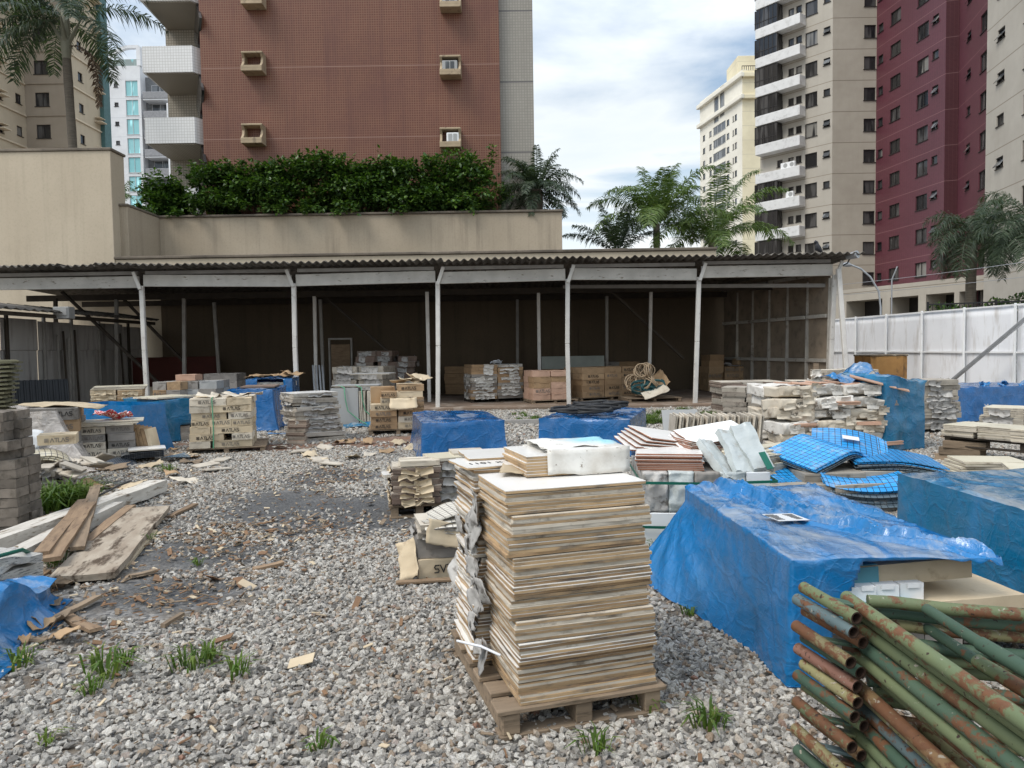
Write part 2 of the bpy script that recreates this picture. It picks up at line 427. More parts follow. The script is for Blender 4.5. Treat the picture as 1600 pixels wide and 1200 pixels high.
K['glassg'] = glass('grey_glass', (.05, .055, .06), (.09, .095, .10))
K['glasst'] = glass('teal_glass', (.22, .50, .52), (.30, .58, .60))
K['teal'] = pm('teal_pipe', (.08, .17, .17), rough=.6)
# vegetation
def leafmat(name, c1, c2, c3, sc=1.2):
    m = NT(name); v = m.coord()
    col = m.mix(m.ramp(m.noise(v, sc, 3), (.35, 0.), (.65, 1.)), c1, c2)
    col = m.mix(m.ramp(m.noise(v, 9, 2), (.48, 0.), (.66, 1.)), col, c3)
    col = m.vary(col, .12)
    m.fin(col, .45, .35)
    tr = m.n('ShaderNodeBsdfTranslucent', {'Color': m.mix(1., col, (1.3, 1.5, .5), 'MULTIPLY')})
    ms = m.n('ShaderNodeMixShader', {0: .22, 1: m.b.outputs[0], 2: tr.outputs[0]})
    m.t.links.new(ms.outputs[0], m.t.nodes['Material Output'].inputs[0]); return m.mat
K['leaf'] = leafmat('shrub_leaf', (.040, .088, .018), (.024, .056, .013), (.12, .20, .03))
K['palm'] = leafmat('palm_leaf', (.11, .175, .04), (.075, .13, .03), (.19, .25, .07), .8)
K['palmd'] = leafmat('dark_palm_leaf', (.044, .068, .036), (.028, .046, .026), (.075, .10, .055), .8)  # leaf colour darkened for the tall left palm's backlit shade
K['palmdead'] = pm('dead_palm_leaf', (.10, .062, .035), (.07, .042, .025), 3)
K['grass'] = leafmat('weed_leaf', (.085, .15, .022), (.06, .11, .018), (.15, .20, .04), 4)
K['trunk'] = pm('palm_trunk', (.16, .135, .105), (.10, .083, .064), 3, (1, 1, 8), rough=.95, rnd=.15, bump=.5, bsc=20)
K['shaft'] = pm('palm_crownshaft', (.25, .24, .18), (.17, .16, .11), 3, (1, 1, .3), rnd=.1)
K['bark'] = pm('shrub_bark', (.10, .07, .045), (.06, .043, .03), 6, rough=.95)
# goods
K['card'] = pm('worn_cardboard', (.40, .27, .155), (.30, .20, .115), 3.5, rough=.85, rnd=.16, c3=(.17, .115, .07), s3=4, t3=(.56, .70), bump=.2, bsc=25)
K['cardlight'] = pm('sun_bleached_cardboard', (.58, .475, .33), (.47, .375, .25), 4, rough=.85, rnd=.15, c3=(.26, .19, .12), s3=5, t3=(.57, .72), bump=.25, bsc=25)
K['cardwhite'] = pm('pale_printed_cardboard', (.62, .555, .45), (.5, .43, .335), 4, rough=.8, rnd=.14, c3=(.23, .18, .13), s3=5, t3=(.55, .7), bump=.25, bsc=25)
K['cardgrey'] = pm('dusty_grey_cardboard', (.30, .275, .245), (.22, .2, .18), 4, rough=.9, rnd=.2, c3=(.11, .095, .08), s3=5, t3=(.55, .7), bump=.25, bsc=25)
K['cardbrown'] = pm('brown_shaded_carton', (.36, .235, .13), (.28, .18, .10), 3, rough=.85, rnd=.15, c3=(.18, .12, .07), s3=4, t3=(.58, .72))
K['paper'] = pm('torn_white_wrap', (.66, .63, .58), (.47, .44, .39), 6, rough=.8, rnd=.15, c3=(.16, .125, .095), s3=7, t3=(.55, .66), bump=.5, bsc=22, bd=.012)
K['filmgrey'] = pm('grey_crumpled_plastic', (.50, .53, .51), (.40, .43, .42), 5, rough=.28, spec=.5, rnd=.08, c3=(.3, .27, .22), s3=5, t3=(.58, .75), bump=.5, bsc=14, bd=.02)
K['rag'] = pm('torn_grey_paper', (.46, .44, .41), (.30, .285, .265), 9, rough=.9, rnd=.2, c3=(.13, .115, .10), s3=14, t3=(.52, .66), bump=.6, bsc=60)
K['newsp'] = pm('printed_paper', (.55, .53, .48), (.38, .36, .33), 9, rough=.85, rnd=.12, c3=(.12, .12, .12), s3=40, t3=(.55, .6), st3=(.4, 3, 3))
K['glaze'] = pm('white_tile_glaze', (.80, .775, .73), (.74, .71, .66), 3, rough=.25, spec=.5, rnd=.06, c3=(.52, .44, .34), s3=6, t3=(.62, .8))
K['glazec'] = pm('cream_tile_glaze', (.66, .60, .46), (.6, .54, .40), 3, rough=.3, spec=.5, rnd=.1, c3=(.4, .33, .22), s3=6, t3=(.6, .78))
K['bodyd'] = pm('brown_tile_body', (.34, .225, .125), (.26, .17, .095), 5, (1, 1, 6), rough=.9, rnd=.25, c3=(.13, .10, .08), s3=5, t3=(.50, .66), st3=(1, 1, 3), bump=.4, bsc=70)
K['body'] = pm('tan_tile_body', (.43, .295, .165), (.34, .235, .135), 5, (1, 1, 6), rough=.9, rnd=.28, c3=(.17, .135, .10), s3=5, t3=(.50, .66), st3=(1, 1, 3), bump=.4, bsc=70)
K['bodyw'] = pm('pale_tile_body', (.56, .50, .41), (.44, .385, .31), 6, rough=.9, rnd=.18, c3=(.2, .16, .12), s3=7, t3=(.56, .7))
K['bodyg'] = pm('weathered_grey_tile_edge', (.40, .36, .30), (.29, .255, .21), 6, rough=.9, rnd=.25, c3=(.12, .1, .08), s3=7, t3=(.54, .68), bump=.3, bsc=50)
K['bodyr'] = pm('red_clay_tile_body', (.30, .14, .085), (.21, .095, .06), 6, rough=.9, rnd=.2, c3=(.12, .075, .05), s3=7, t3=(.56, .7))
K['bodyb'] = pm('dark_brown_tile_body', (.19, .135, .105), (.13, .09, .07), 6, rough=.85, rnd=.22)
K['pinktile'] = pm('terracotta_pink_tile', (.52, .33, .235), (.44, .28, .2), 4, rough=.7, rnd=.15)
K['slabgrey'] = pm('grey_stone_slab', (.38, .38, .37), (.34, .34, .33), 2, rough=.5, rnd=.08)
K['slabwhite'] = pm('white_porcelain', (.72, .73, .73), (.67, .68, .68), 2, rough=.3, spec=.5, rnd=.05)
K['wood'] = pm('weathered_board', (.27, .20, .135), (.19, .14, .095), 4, (1, 6, 6), rough=.9, rnd=.25, c3=(.10, .075, .05), s3=5, t3=(.54, .7), st3=(1, 7, 7), bump=.5, bsc=35)
K['woodbrown'] = pm('brown_pine_board', (.29, .20, .125), (.20, .135, .085), 4, (1, 6, 6), rough=.85, rnd=.25, c3=(.10, .065, .045), s3=5, t3=(.56, .7), bump=.4, bsc=35)
K['plank'] = pm('mossy_grey_plank', (.40, .34, .265), (.27, .215, .16), 3, (1, 3, 3), rough=.95, rnd=.1, c3=(.075, .052, .035), s3=3.2, t3=(.50, .62), bump=.6, bsc=40)
K['beamw'] = pm('old_white_beam', (.62, .58, .51), (.48, .44, .38), 4, (1, 4, 4), rough=.85, rnd=.08, c3=(.22, .17, .12), s3=5, t3=(.53, .64), bump=.5, bsc=40)
K['greenbar'] = pm('mossy_green_batten', (.15, .14, .085), (.095, .09, .055), 5, rough=.9, rnd=.2)
K['ink'] = pm('black_print', (.035, .032, .03), rough=.8, rnd=0)
K['inkg'] = pm('faded_print', (.20, .18, .16), rough=.8, rnd=0)
K['strapg'] = pm('green_strap', (.01, .13, .085), (.01, .10, .07), 6, rough=.4, rnd=.1)
K['strapl'] = pm('pale_green_strap', (.12, .32, .19), (.10, .27, .16), 6, rough=.45, rnd=.1)
K['black'] = pm('black_rubber', (.02, .02, .021), (.03, .03, .03), 8, rough=.55, rnd=.1)
K['rope'] = pm('tan_rope', (.44, .33, .22), (.33, .245, .16), 12, rough=.9, rnd=.15)
K['ropeg'] = pm('green_rope', (.035, .11, .12), (.03, .085, .09), 12, rough=.8, rnd=.15)
K['rust'] = pm('rusty_barrel', (.42, .225, .075), (.33, .17, .06), 2.5, rough=.85, rnd=0, c3=(.14, .085, .045), s3=3, t3=(.52, .68), bump=.3)
K['whitebag'] = pm('white_plastic', (.75, .76, .78), (.66, .67, .70), 5, rough=.4, rnd=.05)
K['redbag'] = pm('red_patterned_cloth', (.55, .045, .05), (.5, .035, .04), 6, rough=.7, rnd=0, c3=(.75, .68, .66), s3=34, t3=(.50, .54))
K['teals'] = pm('teal_print', (.11, .30, .36), (.09, .26, .32), 5, rough=.6, rnd=0)
K['bird'] = pm('dark_feathers', (.03, .03, .034), (.05, .05, .055), 20, rough=.7, rnd=0)
K['redpanel'] = pm('dark_red_board', (.085, .022, .016), (.065, .018, .013), 3, rough=.7, rnd=0)
K['car'] = K['frame']

def bluefilm(name, side, top, dust, dt=.5, spec=.6, rough=.13):
    m = NT(name); v = m.coord()
    nn = m.n('ShaderNodeSeparateXYZ', {0: m.tc.outputs['Normal']})
    col = m.mix(m.ramp(m.noise(m.coord((1, 1, .6)), 3.0, 6, .62, 1.0), (.30, 0.), (.70, 1.)), side, top)
    # dried mud and dust that settled on the upward faces of the film
    up = m.ramp(nn.outputs[2], (.55, 0.), (.9, 1.))
    du = m.math('MULTIPLY', m.ramp(m.noise(m.coord((1.0, .5, 1)), 3.4, 8, .66, .8), (.47, 0.), (.66, 1.)), m.math('MULTIPLY_ADD', up, .74, .10))
    col = m.mix(m.math('MULTIPLY', du, dt * 1.6), col, dust)
    wv = m.n('ShaderNodeVectorMath', {0: v, 1: m.n('ShaderNodeVectorMath', {0: m.n('ShaderNodeTexNoise', {'Vector': v, 'Scale': 2.5, 'Detail': 3.}).outputs['Color'], 3: .35}, operation='SCALE').outputs[0]}, operation='ADD').outputs[0]
    c1_ = m.n('ShaderNodeTexVoronoi', {'Vector': wv, 'Scale': 4.2}, feature='DISTANCE_TO_EDGE').outputs[0]
    c2_ = m.n('ShaderNodeTexVoronoi', {'Vector': wv, 'Scale': 13.}, feature='DISTANCE_TO_EDGE').outputs[0]
    cr_ = m.math('ADD', m.math('MULTIPLY', m.math('MINIMUM', c1_, .07), -3.2), m.math('MULTIPLY', m.math('MINIMUM', c2_, .07), -1.4))
    fc_ = m.n('ShaderNodeTexVoronoi', {'Vector': m.n('ShaderNodeVectorMath', {0: wv, 1: (1, .6, .8)}, operation='MULTIPLY').outputs[0], 'Scale': 5.5}, feature='F1').outputs['Distance']
    b0 = m.bump(fc_, .10, .07); b1 = m.bump(cr_, .42, .03, b0); b2 = m.bump(m.noise(m.coord((1, .35, 2.2)), 16, 5, .65, 1.2), .22, .018, b1); m.bump(m.noise(v, 60, 4, .6, .6), .25, .004, b2)
    m.fin(col, m.math('MULTIPLY_ADD', du, .4, rough), spec); m.b.inputs['Coat Weight'].default_value = .5; m.b.inputs['Coat Roughness'].default_value = .10
    tr = m.n('ShaderNodeBsdfTranslucent', {'Color': m.mix(1., col, (1.1, 1.3, 1.4), 'MULTIPLY')})
    ms = m.n('ShaderNodeMixShader', {0: .2, 1: m.b.outputs[0], 2: tr.outputs[0]})
    m.t.links.new(ms.outputs[0], m.t.nodes['Material Output'].inputs[0]); return m.mat
K['film'] = bluefilm('blue_plastic_film', (.003, .145, .35), (.008, .21, .53), (.50, .50, .47), .55)
K['film2'] = bluefilm('deep_blue_plastic_film', (.003, .10, .28), (.010, .165, .46), (.45, .47, .5), .6)
K['film3'] = bluefilm('teal_blue_plastic_film', (.003, .145, .26), (.008, .19, .40), (.50, .48, .43), .6)
m = NT('clear_plastic_film'); m.bump(m.noise(m.coord(), 9, 6, .6, 1.2), .8, .03)
m.fin((.72, .66, .60), .25, .6)
tr = m.n('ShaderNodeBsdfTransparent', {'Color': (.9, .87, .84)})
fac = m.ramp(m.noise(m.coord(), 7, 5, .6, 1.5), (.35, .38), (.7, .85))
ms = m.n('ShaderNodeMixShader', {0: fac, 1: tr.outputs[0], 2: m.b.outputs[0]})
m.t.links.new(ms.outputs[0], m.t.nodes['Material Output'].inputs[0]); K['clear'] = m.mat

def gridmat(name, c1, c2, gap, t=.05, ms=.004):
    m = NT(name)
    br = m.n('ShaderNodeTexBrick', {'Vector': m.tc.outputs['UV'], 'Color1': c1, 'Color2': c2, 'Mortar': gap, 'Scale': 1., 'Mortar Size': ms, 'Mortar Smooth': .2, 'Bias': 0., 'Brick Width': t, 'Row Height': t}, offset=0.)
    col = m.mix(m.ramp(m.noise(m.coord(), 6, 6, .65), (.55, 0.), (.75, 1.)), br.outputs[0], m.mix(.5, br.outputs[0], (.5, .47, .42)))
    m.bump(br.outputs['Fac'], -.4, .003)
    return m.fin(m.vary(col, .1), .25, .5)
K['mosblue'] = gridmat('blue_mosaic', (.030, .32, .70), (.022, .26, .60), (.012, .03, .06), .058, .004)
K['mosback'] = gridmat('mosaic_backing', (.13, .17, .20), (.11, .15, .18), (.03, .04, .05), .058, .004)
K['moscream'] = gridmat('cream_mosaic', (.60, .54, .40), (.54, .48, .35), (.13, .12, .11), .06, .005)
K['moswhite'] = gridmat('white_mosaic', (.66, .62, .54), (.62, .58, .5), (.22, .2, .18), .05, .004)
K['mosblack'] = gridmat('dark_mosaic', (.04, .05, .065), (.028, .034, .045), (.12, .13, .14), .03, .003)

def pipemat(name, c1, c2, rustamt):
    m = NT(name); v = m.coord()
    col = m.mix(m.ramp(m.noise(v, 4, 4), (.35, 0.), (.65, 1.)), c1, c2)
    col = m.mix(m.ramp(m.noise(v, 34, 6, .7, .5), (rustamt + .07, 0.), (rustamt + .09, 1.)), col, (.34, .30, .24))
    rst = m.ramp(m.math('ADD', m.math('MULTIPLY', m.noise(m.coord((1, .5, 1)), 7, 4, .6, .3), .5), m.math('MULTIPLY', m.noise(m.coord((1, .7, 1)), 30, 9, .72, .3), .5)), (rustamt - .040, 0.), (rustamt - .005, 1.))
    col = m.mix(rst, col, m.mix(m.noise(v, 30, 4), (.085, .040, .022), (.19, .085, .038)))
    col = m.mix(m.ramp(m.noise(v, 46, 3, .6), (.66, 0.), (.69, 1.)), col, (.035, .02, .014))
    m.bump(m.math('ADD', rst, m.noise(v, 60, 5)), .35, .002)
    return m.fin(m.vary(col, .12), .62, .35)
K['pg'] = pipemat('chipped_green_paint', (.115, .145, .075), (.14, .165, .08), .57)
K['pd'] = pipemat('chipped_dark_green_paint', (.045, .085, .058), (.07, .11, .07), .58)
K['pb'] = pipemat('chipped_blue_grey_paint', (.12, .165, .165), (.095, .135, .14), .56)
K['py'] = pipemat('chipped_khaki_paint', (.24, .22, .105), (.19, .165, .085), .53)
K['pr'] = pipemat('chipped_salmon_primer', (.27, .145, .105), (.21, .105, .075), .56)
K['po'] = pipemat('rusted_orange_paint', (.22, .12, .055), (.16, .13, .065), .50)
K['bore'] = pm('dark_pipe_bore', (.03, .017, .011), (.05, .028, .018), 20, rough=.9)
# ================================================================ GROUND
def world_noise(x, y, sc, s=0, o=3):
    return fbm(np.stack([x, y, np.zeros_like(x)], 1), sc, o, s)
def ell(x, y, px, py, rx, ry, rot=0):
    c = G(px, py); dx_, dy_ = x - c.x, y - c.y; a = R(rot)
    u = dx_ * math.cos(a) + dy_ * math.sin(a); v = -dx_ * math.sin(a) + dy_ * math.cos(a)
    return (u / rx) ** 2 + (v / ry) ** 2
BARE = [(480, 800, 1.25, 1.5, 0), (330, 850, .75, .8, 30), (270, 930, .5, .35, 0), (520, 745, .7, .8, 0), (420, 830, .9, .5, 0)]
SOIL = [(60, 990, .75, .75, 0), (200, 760, .8, .6, 0), (90, 800, .9, 1.0, 0), (40, 930, .6, .8, 0)]
RED = [(590, 692, 2.1, .95, 0), (440, 700, 1.0, .6, 0), (290, 690, 1.0, .9, 0), (1290, 640, 2.5, .8, 0)]
def soft(x, y, L, j=.5):
    m_ = np.full_like(x, 9.)
    for e in L: m_ = np.minimum(m_, ell(x, y, *e))
    return np.clip(1.35 - m_ + j * world_noise(x, y, 1.6, 3, 4) * 2, 0, 1)
m = NT('ground_soil_and_grit')
v = m.tc.outputs['Object']
vo = m.n('ShaderNodeTexVoronoi', {'Vector': v, 'Scale': 30., 'Randomness': 1.})
vo2 = m.n('ShaderNodeTexVoronoi', {'Vector': v, 'Scale': 75., 'Randomness': 1.})
sepc = m.n('ShaderNodeSeparateColor', {0: vo.outputs['Color']})
stone = m.ramp(sepc.outputs[0], (0., (.10, .095, .09)), (.4, (.24, .235, .225)), (.75, (.33, .31, .285)), (1., (.45, .43, .40)))
soil = m.mix(m.ramp(m.noise(v, 1.6, 6), (.35, 0.), (.65, 1.)), (.13, .108, .085), (.20, .165, .125))
grit = m.mix(m.ramp(m.n('ShaderNodeSeparateColor', {0: vo2.outputs['Color']}).outputs[1], (.0, 0.), (1., 1.)), (.06, .06, .061), (.125, .125, .123))
at_b = m.n('ShaderNodeAttribute', attribute_name='bare').outputs['Fac']
at_r = m.n('ShaderNodeAttribute', attribute_name='red').outputs['Fac']
col = m.mix(m.ramp(m.noise(v, 3.5, 6, .7), (.40, 0.), (.56, 1.)), soil, stone)
col = m.mix(at_b, col, grit)
col = m.mix(at_r, col, m.mix(m.ramp(m.noise(v, 4, 6, .7), (.4, 0.), (.65, 1.)), (.22, .105, .06), (.16, .12, .09)))
m.bump(m.math('SUBTRACT', 1., vo.outputs['Distance']), .7, .02)
GROUND = m.fin(col, .95, .15)
xs = np.unique(np.concatenate([np.linspace(-700, -20, 9), np.linspace(-20, 22, 127), np.linspace(22, 700, 9)]))
ys = np.unique(np.concatenate([np.linspace(-300, -4, 6), np.linspace(-4, 30, 103), np.linspace(30, 1500, 9)]))
gx, gy = np.meshgrid(xs, ys)
V = np.stack([gx.ravel(), gy.ravel(), np.zeros(gx.size)], 1)
nx_ = len(xs)
F = [(j * nx_ + i, j * nx_ + i + 1, (j + 1) * nx_ + i + 1, (j + 1) * nx_ + i) for j in range(len(ys) - 1) for i in range(nx_ - 1)]
me = np_mesh('ground', V, F, GROUND)
x_, y_ = V[:, 0], V[:, 1]
for nm, L in (('bare', BARE), ('red', RED)):
    a = me.attributes.new(nm, 'FLOAT', 'POINT')
    a.data.foreach_set('value', (soft(x_, y_, L) * (.95 if nm == 'bare' else .85)).astype(np.float32))
struct(link('ground', me))

# crushed-stone gravel: one object, a point cloud that carries stones (nobody could count it)
def scatter(n, y0, y1, dens_keep):
    y = np.sqrt(rng.random(n) * (y1 ** 2 - y0 ** 2) + y0 ** 2); x = (rng.random(n) * 2 - 1) * (y * .80 + .5)
    return x, y
pts = []
for n, y0, y1, s0, s1 in ((105000, 1.9, 6.5, .0078, .0185), (125000, 6.5, 12, .0105, .021), (95000, 12, 19.0, .016, .030)):
    x, y = scatter(n, y0, y1, 1)
    keep = np.ones(n)
    keep -= soft(x, y, BARE, .8) * .90
    keep -= soft(x, y, SOIL, .6) * .75
    keep -= soft(x, y, RED, .6) * .88
    keep -= np.clip(world_noise(x, y, .9, 21, 4) * 1.6 - .25, 0, .5)
    k = rng.random(n) < keep; x, y = x[k], y[k]
    s = s0 + (s1 - s0) * rng.random(len(x)) ** 1.7
    pts.append(np.stack([x, y, s], 1))
pts = np.concatenate(pts)
me = bpy.data.meshes.new('gravel'); me.vertices.add(len(pts))
co = np.stack([pts[:, 0], pts[:, 1], pts[:, 2] * (.15 + .75 * rng.random(len(pts)))], 1).astype(np.float32)
me.vertices.foreach_set('co', co.ravel())
a = me.attributes.new('rot', 'FLOAT_VECTOR', 'POINT')
rt = np.stack([rng.normal(0, .5, len(pts)), rng.normal(0, .5, len(pts)), rng.random(len(pts)) * 6.28], 1).astype(np.float32); a.data.foreach_set('vector', rt.ravel())
a = me.attributes.new('scl', 'FLOAT_VECTOR', 'POINT')
sc_ = (pts[:, 2:3] * np.stack([rng.uniform(.85, 1.45, len(pts)), rng.uniform(.7, 1.1, len(pts)), rng.uniform(.5, .95, len(pts))], 1)).astype(np.float32); a.data.foreach_set('vector', sc_.ravel())
a = me.attributes.new('pick', 'INT', 'POINT'); a.data.foreach_set('value', rng.integers(0, 8, len(pts)).astype(np.int32))
m = NT('crushed_stone'); rr = m.oi.outputs['Random']
col = m.ramp(rr, (0., (.18, .172, .16)), (.16, (.38, .36, .33)), (.42, (.53, .505, .46)), (.64, (.65, .62, .56)), (.80, (.76, .73, .67)), (.87, (.46, .37, .28)), (.94, (.36, .27, .20)), (.985, (.74, .71, .66)), (1., (.32, .16, .10)))
nz_ = m.noise(m.coord((1, 1, 1), True), 2.2, 6, .7)
col = m.mix(m.ramp(nz_, (.35, 0.), (.7, 1.)), col, m.mix(1., col, (.62, .58, .53), 'MULTIPLY'))
m.bump(m.noise(m.coord(), 5, 5, .7), .5, .1)
STONE = m.fin(col, .85, .25)
ng = bpy.data.node_groups.new('gravel_nodes', 'GeometryNodeTree')
ng.interface.new_socket('Geometry', in_out='INPUT', socket_type='NodeSocketGeometry')
ng.interface.new_socket('Geometry', in_out='OUTPUT', socket_type='NodeSocketGeometry')
def gn(t, **k):
    nd = ng.nodes.new(t)
    for a_, v_ in k.items(): setattr(nd, a_, v_)
    return nd
gi, go = gn('NodeGroupInput'), gn('NodeGroupOutput')
join = gn('GeometryNodeJoinGeometry')
for i in range(8):
    ico = gn('GeometryNodeMeshIcoSphere'); ico.inputs['Radius'].default_value = 1; ico.inputs['Subdivisions'].default_value = 1 if i % 4 else 2
    rv = gn('FunctionNodeRandomValue', data_type='FLOAT_VECTOR')
    q = .55 if i % 4 else .26
    rv.inputs[0].default_value = (-q,) * 3; rv.inputs[1].default_value = (q,) * 3; rv.inputs['Seed'].default_value = i * 7 + 3
    sp = gn('GeometryNodeSetPosition'); sm_ = gn('GeometryNodeSetMaterial'); sm_.inputs['Material'].default_value = STONE
    gti = gn('GeometryNodeGeometryToInstance')
    ng.links.new(ico.outputs[0], sp.inputs['Geometry']); ng.links.new(rv.outputs[0], sp.inputs['Offset'])
    ssm = gn('GeometryNodeSetShadeSmooth'); ssm.inputs['Shade Smooth'].default_value = False
    ng.links.new(sp.outputs[0], ssm.inputs[0]); ng.links.new(ssm.outputs[0], sm_.inputs[0]); ng.links.new(sm_.outputs[0], gti.inputs[0]); ng.links.new(gti.outputs[0], join.inputs[0])
iop = gn('GeometryNodeInstanceOnPoints'); iop.inputs['Pick Instance'].default_value = True
ng.links.new(gi.outputs[0], iop.inputs['Points']); ng.links.new(join.outputs[0], iop.inputs['Instance'])
for nm, dt, sock in (('rot', 'FLOAT_VECTOR', 'Rotation'), ('scl', 'FLOAT_VECTOR', 'Scale'), ('pick', 'INT', 'Instance Index')):
    na = gn('GeometryNodeInputNamedAttribute', data_type=dt); na.inputs['Name'].default_value = nm
    ng.links.new(na.outputs['Attribute'], iop.inputs[sock])
ng.links.new(iop.outputs[0], go.inputs[0])
me.materials.append(STONE)
gr = link('gravel', me); md = gr.modifiers.new('stones', 'NODES'); md.node_group = ng
gr['kind'] = 'stuff'; tag(gr, 'loose grey crushed stone gravel covering the yard', 'gravel')

# shed floor slab with a worn edge
mb = MB(); mb.box((-2.5, 23.1, .03), (23.2, 7.6, .10), b=.02)
struct(mb.build('shed_floor', pm('dusty_brown_slab', (.24, .17, .125), (.17, .125, .09), 1.2, rough=.95, rnd=0, c3=(.34, .29, .24), s3=2, t3=(.5, .7), bump=.4)))

# ================================================================ FACADE HELPERS
_wc = {}
def window_meshes(w_, h_, kind, gl, fr_):
    k = (round(w_, 3), round(h_, 3), kind, gl, fr_)
    if k in _wc: return _wc[k]
    f = MB(); t = min(.06, .12 * w_); y = -.02
    for z in (t / 2, h_ - t / 2): f.box((0, y, z), (w_, .08, t))
    for x in (-w_ / 2 + t / 2, w_ / 2 - t / 2): f.box((x, y, h_ / 2), (t, .08, h_ - 2 * t))
    if kind == 'slide' : f.box((0, y, h_ / 2), (t, .07, h_ - 2 * t))
    if kind == 'three':
        for x in (-w_ / 6, w_ / 6): f.box((x, y, h_ / 2), (t, .07, h_ - 2 * t))
    f.box((0, -.11, -.03), (w_ + .12, .2, .05))
    g = MB()
    if kind == 'awning':
        g.quad((-w_ / 2, .012, 0), (w_ / 2, .012, 0), (w_ / 2, .012, h_), (-w_ / 2, .012, h_))
        g.box((0, -.16, h_ * .5), (w_ - .04, .03, h_ * .92), M=Matrix.Rotation(R(-38), 3, 'X'), mi=1)
    else: g.box((0, .0, h_ / 2), (w_ - 2 * t, .02, h_ - 2 * t))
    r = (f.mesh('window', K[fr_]), g.mesh('pane', [K[gl], K['glassg']])); _wc[k] = r; return r
def window(parent, x, z, w_, h_, kind='plain', y=.14, gl='glass', fr_='frame', rz=0):
    a_, b_ = window_meshes(w_, h_, kind, gl, fr_)
    o = link('window', a_, parent, (x, y, z - h_ / 2), rz); link('pane', b_, o); return o
def facade(mb, w_, z0, z1, holes, dep=.2, mi=0):
    """wall in the local xz plane facing -y with real openings and reveals"""
    us = sorted(set([0, w_] + [round(v, 3) for h in holes for v in h[:2]])); zs = sorted(set([z0, z1] + [round(v, 3) for h in holes for v in h[2:]]))
    us = [u for u in us if 0 <= u <= w_]; zs = [z for z in zs if z0 <= z <= z1]
    for i in range(len(us) - 1):
        run = None
        for j in range(len(zs)):
            solid = j < len(zs) - 1 and not any(h[0] < (us[i] + us[i + 1]) / 2 < h[1] and h[2] < (zs[j] + zs[j + 1]) / 2 < h[3] for h in holes)
            if solid and run is None: run = zs[j]
            if not solid and run is not None:
                mb.quad((us[i], 0, run), (us[i + 1], 0, run), (us[i + 1], 0, zs[j]), (us[i], 0, zs[j]), mi=mi); run = None
    for a_, b_, c_, d_ in holes:
        mb.quad((a_, 0, c_), (a_, dep, c_), (a_, dep, d_), (a_, 0, d_), mi=mi); mb.quad((b_, dep, c_), (b_, 0, c_), (b_, 0, d_), (b_, dep, d_), mi=mi)
        mb.quad((a_, 0, c_), (b_, 0, c_), (b_, dep, c_), (a_, dep, c_), mi=mi); mb.quad((a_, dep, d_), (b_, dep, d_), (b_, 0, d_), (a_, 0, d_), mi=mi)
        mb.quad((a_, dep + .3, c_), (b_, dep + .3, c_), (b_, dep + .3, d_), (a_, dep + .3, d_), mi=mi)
def face(parent, p0, p1, z0, z1, mat_, wins, thick=2.0, name='wall'):
    """p0,p1 world xy (left, right as seen). wins: (u, zc, w, h, kind, glass, frame). The part turns with the wall."""
    d = Vector((p1[0] - p0[0], p1[1] - p0[1])); L = d.length; rz = math.atan2(d.y, d.x)
    mb = MB(); H = [(q[0] - q[2] / 2, q[0] + q[2] / 2, q[1] - q[3] / 2, q[1] + q[3] / 2) for q in wins]
    facade(mb, L, z0, z1, H)
    mb.quad((0, thick, z0), (0, 0, z0), (0, 0, z1), (0, thick, z1)); mb.quad((L, 0, z0), (L, thick, z0), (L, thick, z1), (L, 0, z1))
    mb.quad((0, 0, z1), (L, 0, z1), (L, thick, z1), (0, thick, z1)); mb.quad((0, thick, z0), (0, thick, z1), (L, thick, z1), (L, thick, z0))
    o = mb.build(name, mat_, parent, (p0[0], p0[1], 0), rz)
    M_ = Matrix.Translation((p0[0], p0[1], 0)) @ Matrix.Rotation(rz, 4, 'Z')
    for q in wins:
        kw = q[4:]; a_, b_ = window_meshes(q[2], q[3], kw[0], kw[1] if len(kw) > 1 else 'glass', kw[2] if len(kw) > 2 else 'frame')
        fo = link('window', a_, parent, M_ @ Vector((q[0], .14, q[1] - q[3] / 2)), rz); link('pane', b_, fo)
    return o, M_, rz
def U(p0, p1, px):   # distance along p0->p1 where the sight line of pixel column px meets the wall
    v = ray(px, 540); d = Vector((p1[0] - p0[0], p1[1] - p0[1])).normalized()
    # p0 + u d = t v
    det = d.x * (-v.y) + v.x * d.y
    return (p0[0] * v.y - p0[1] * v.x) * -1 / (d.x * v.y - d.y * v.x) if abs(det) > 1e-9 else 0

# ================================================================ PODIUM WALLS BEHIND THE SHED
YB = 26.0
t = thing('podium_wall', 'beige rendered podium wall with mossy ledge above the corrugated shed roof', 'wall', (0, YB, 0))
xl, xc, xr = X(-260, 400, YB), X(180, 400, YB), X(1119, 390, YB)
zl = Z(640, 396, YB)
mb = MB(); mb.box(((xc + xr) / 2, .2, zl / 2 - .03), (xr - xc, .4, zl - .06), b=.01); mb.build('wall', K['plaster'], t)
mb = MB(); mb.box(((xc + xr) / 2, .18, zl), (xr - xc + .06, .5, .10), b=.02); mb.build('coping', K['coping'], t)
Yp = 28.8
px0, px1 = X(237, 335, Yp), X(878, 335, Yp); zp = Z(560, 336, Yp)
mb = MB(); mb.box(((px0 + px1) / 2, Yp - YB + .15, (zp + 3.5) / 2), (px1 - px0, .3, zp - 3.5), b=.01)
mb.box((px0 + .15, (Yp - YB) / 2 + .2, (zp + 3.5) / 2), (.3, Yp - YB - .42, zp - 3.5), b=.01); mb.build('parapet_wall', K['plaster2'], t)
mb = MB(); mb.box(((px0 + px1) / 2, Yp - YB + .13, zp + .045), (px1 - px0 + .1, .42, .09), b=.02)
mb.box((px0 + .13, (Yp - YB) / 2 + .1, zp + .045), (.4, Yp - YB - .5, .09), b=.02); mb.build('coping', K['coping'], t)
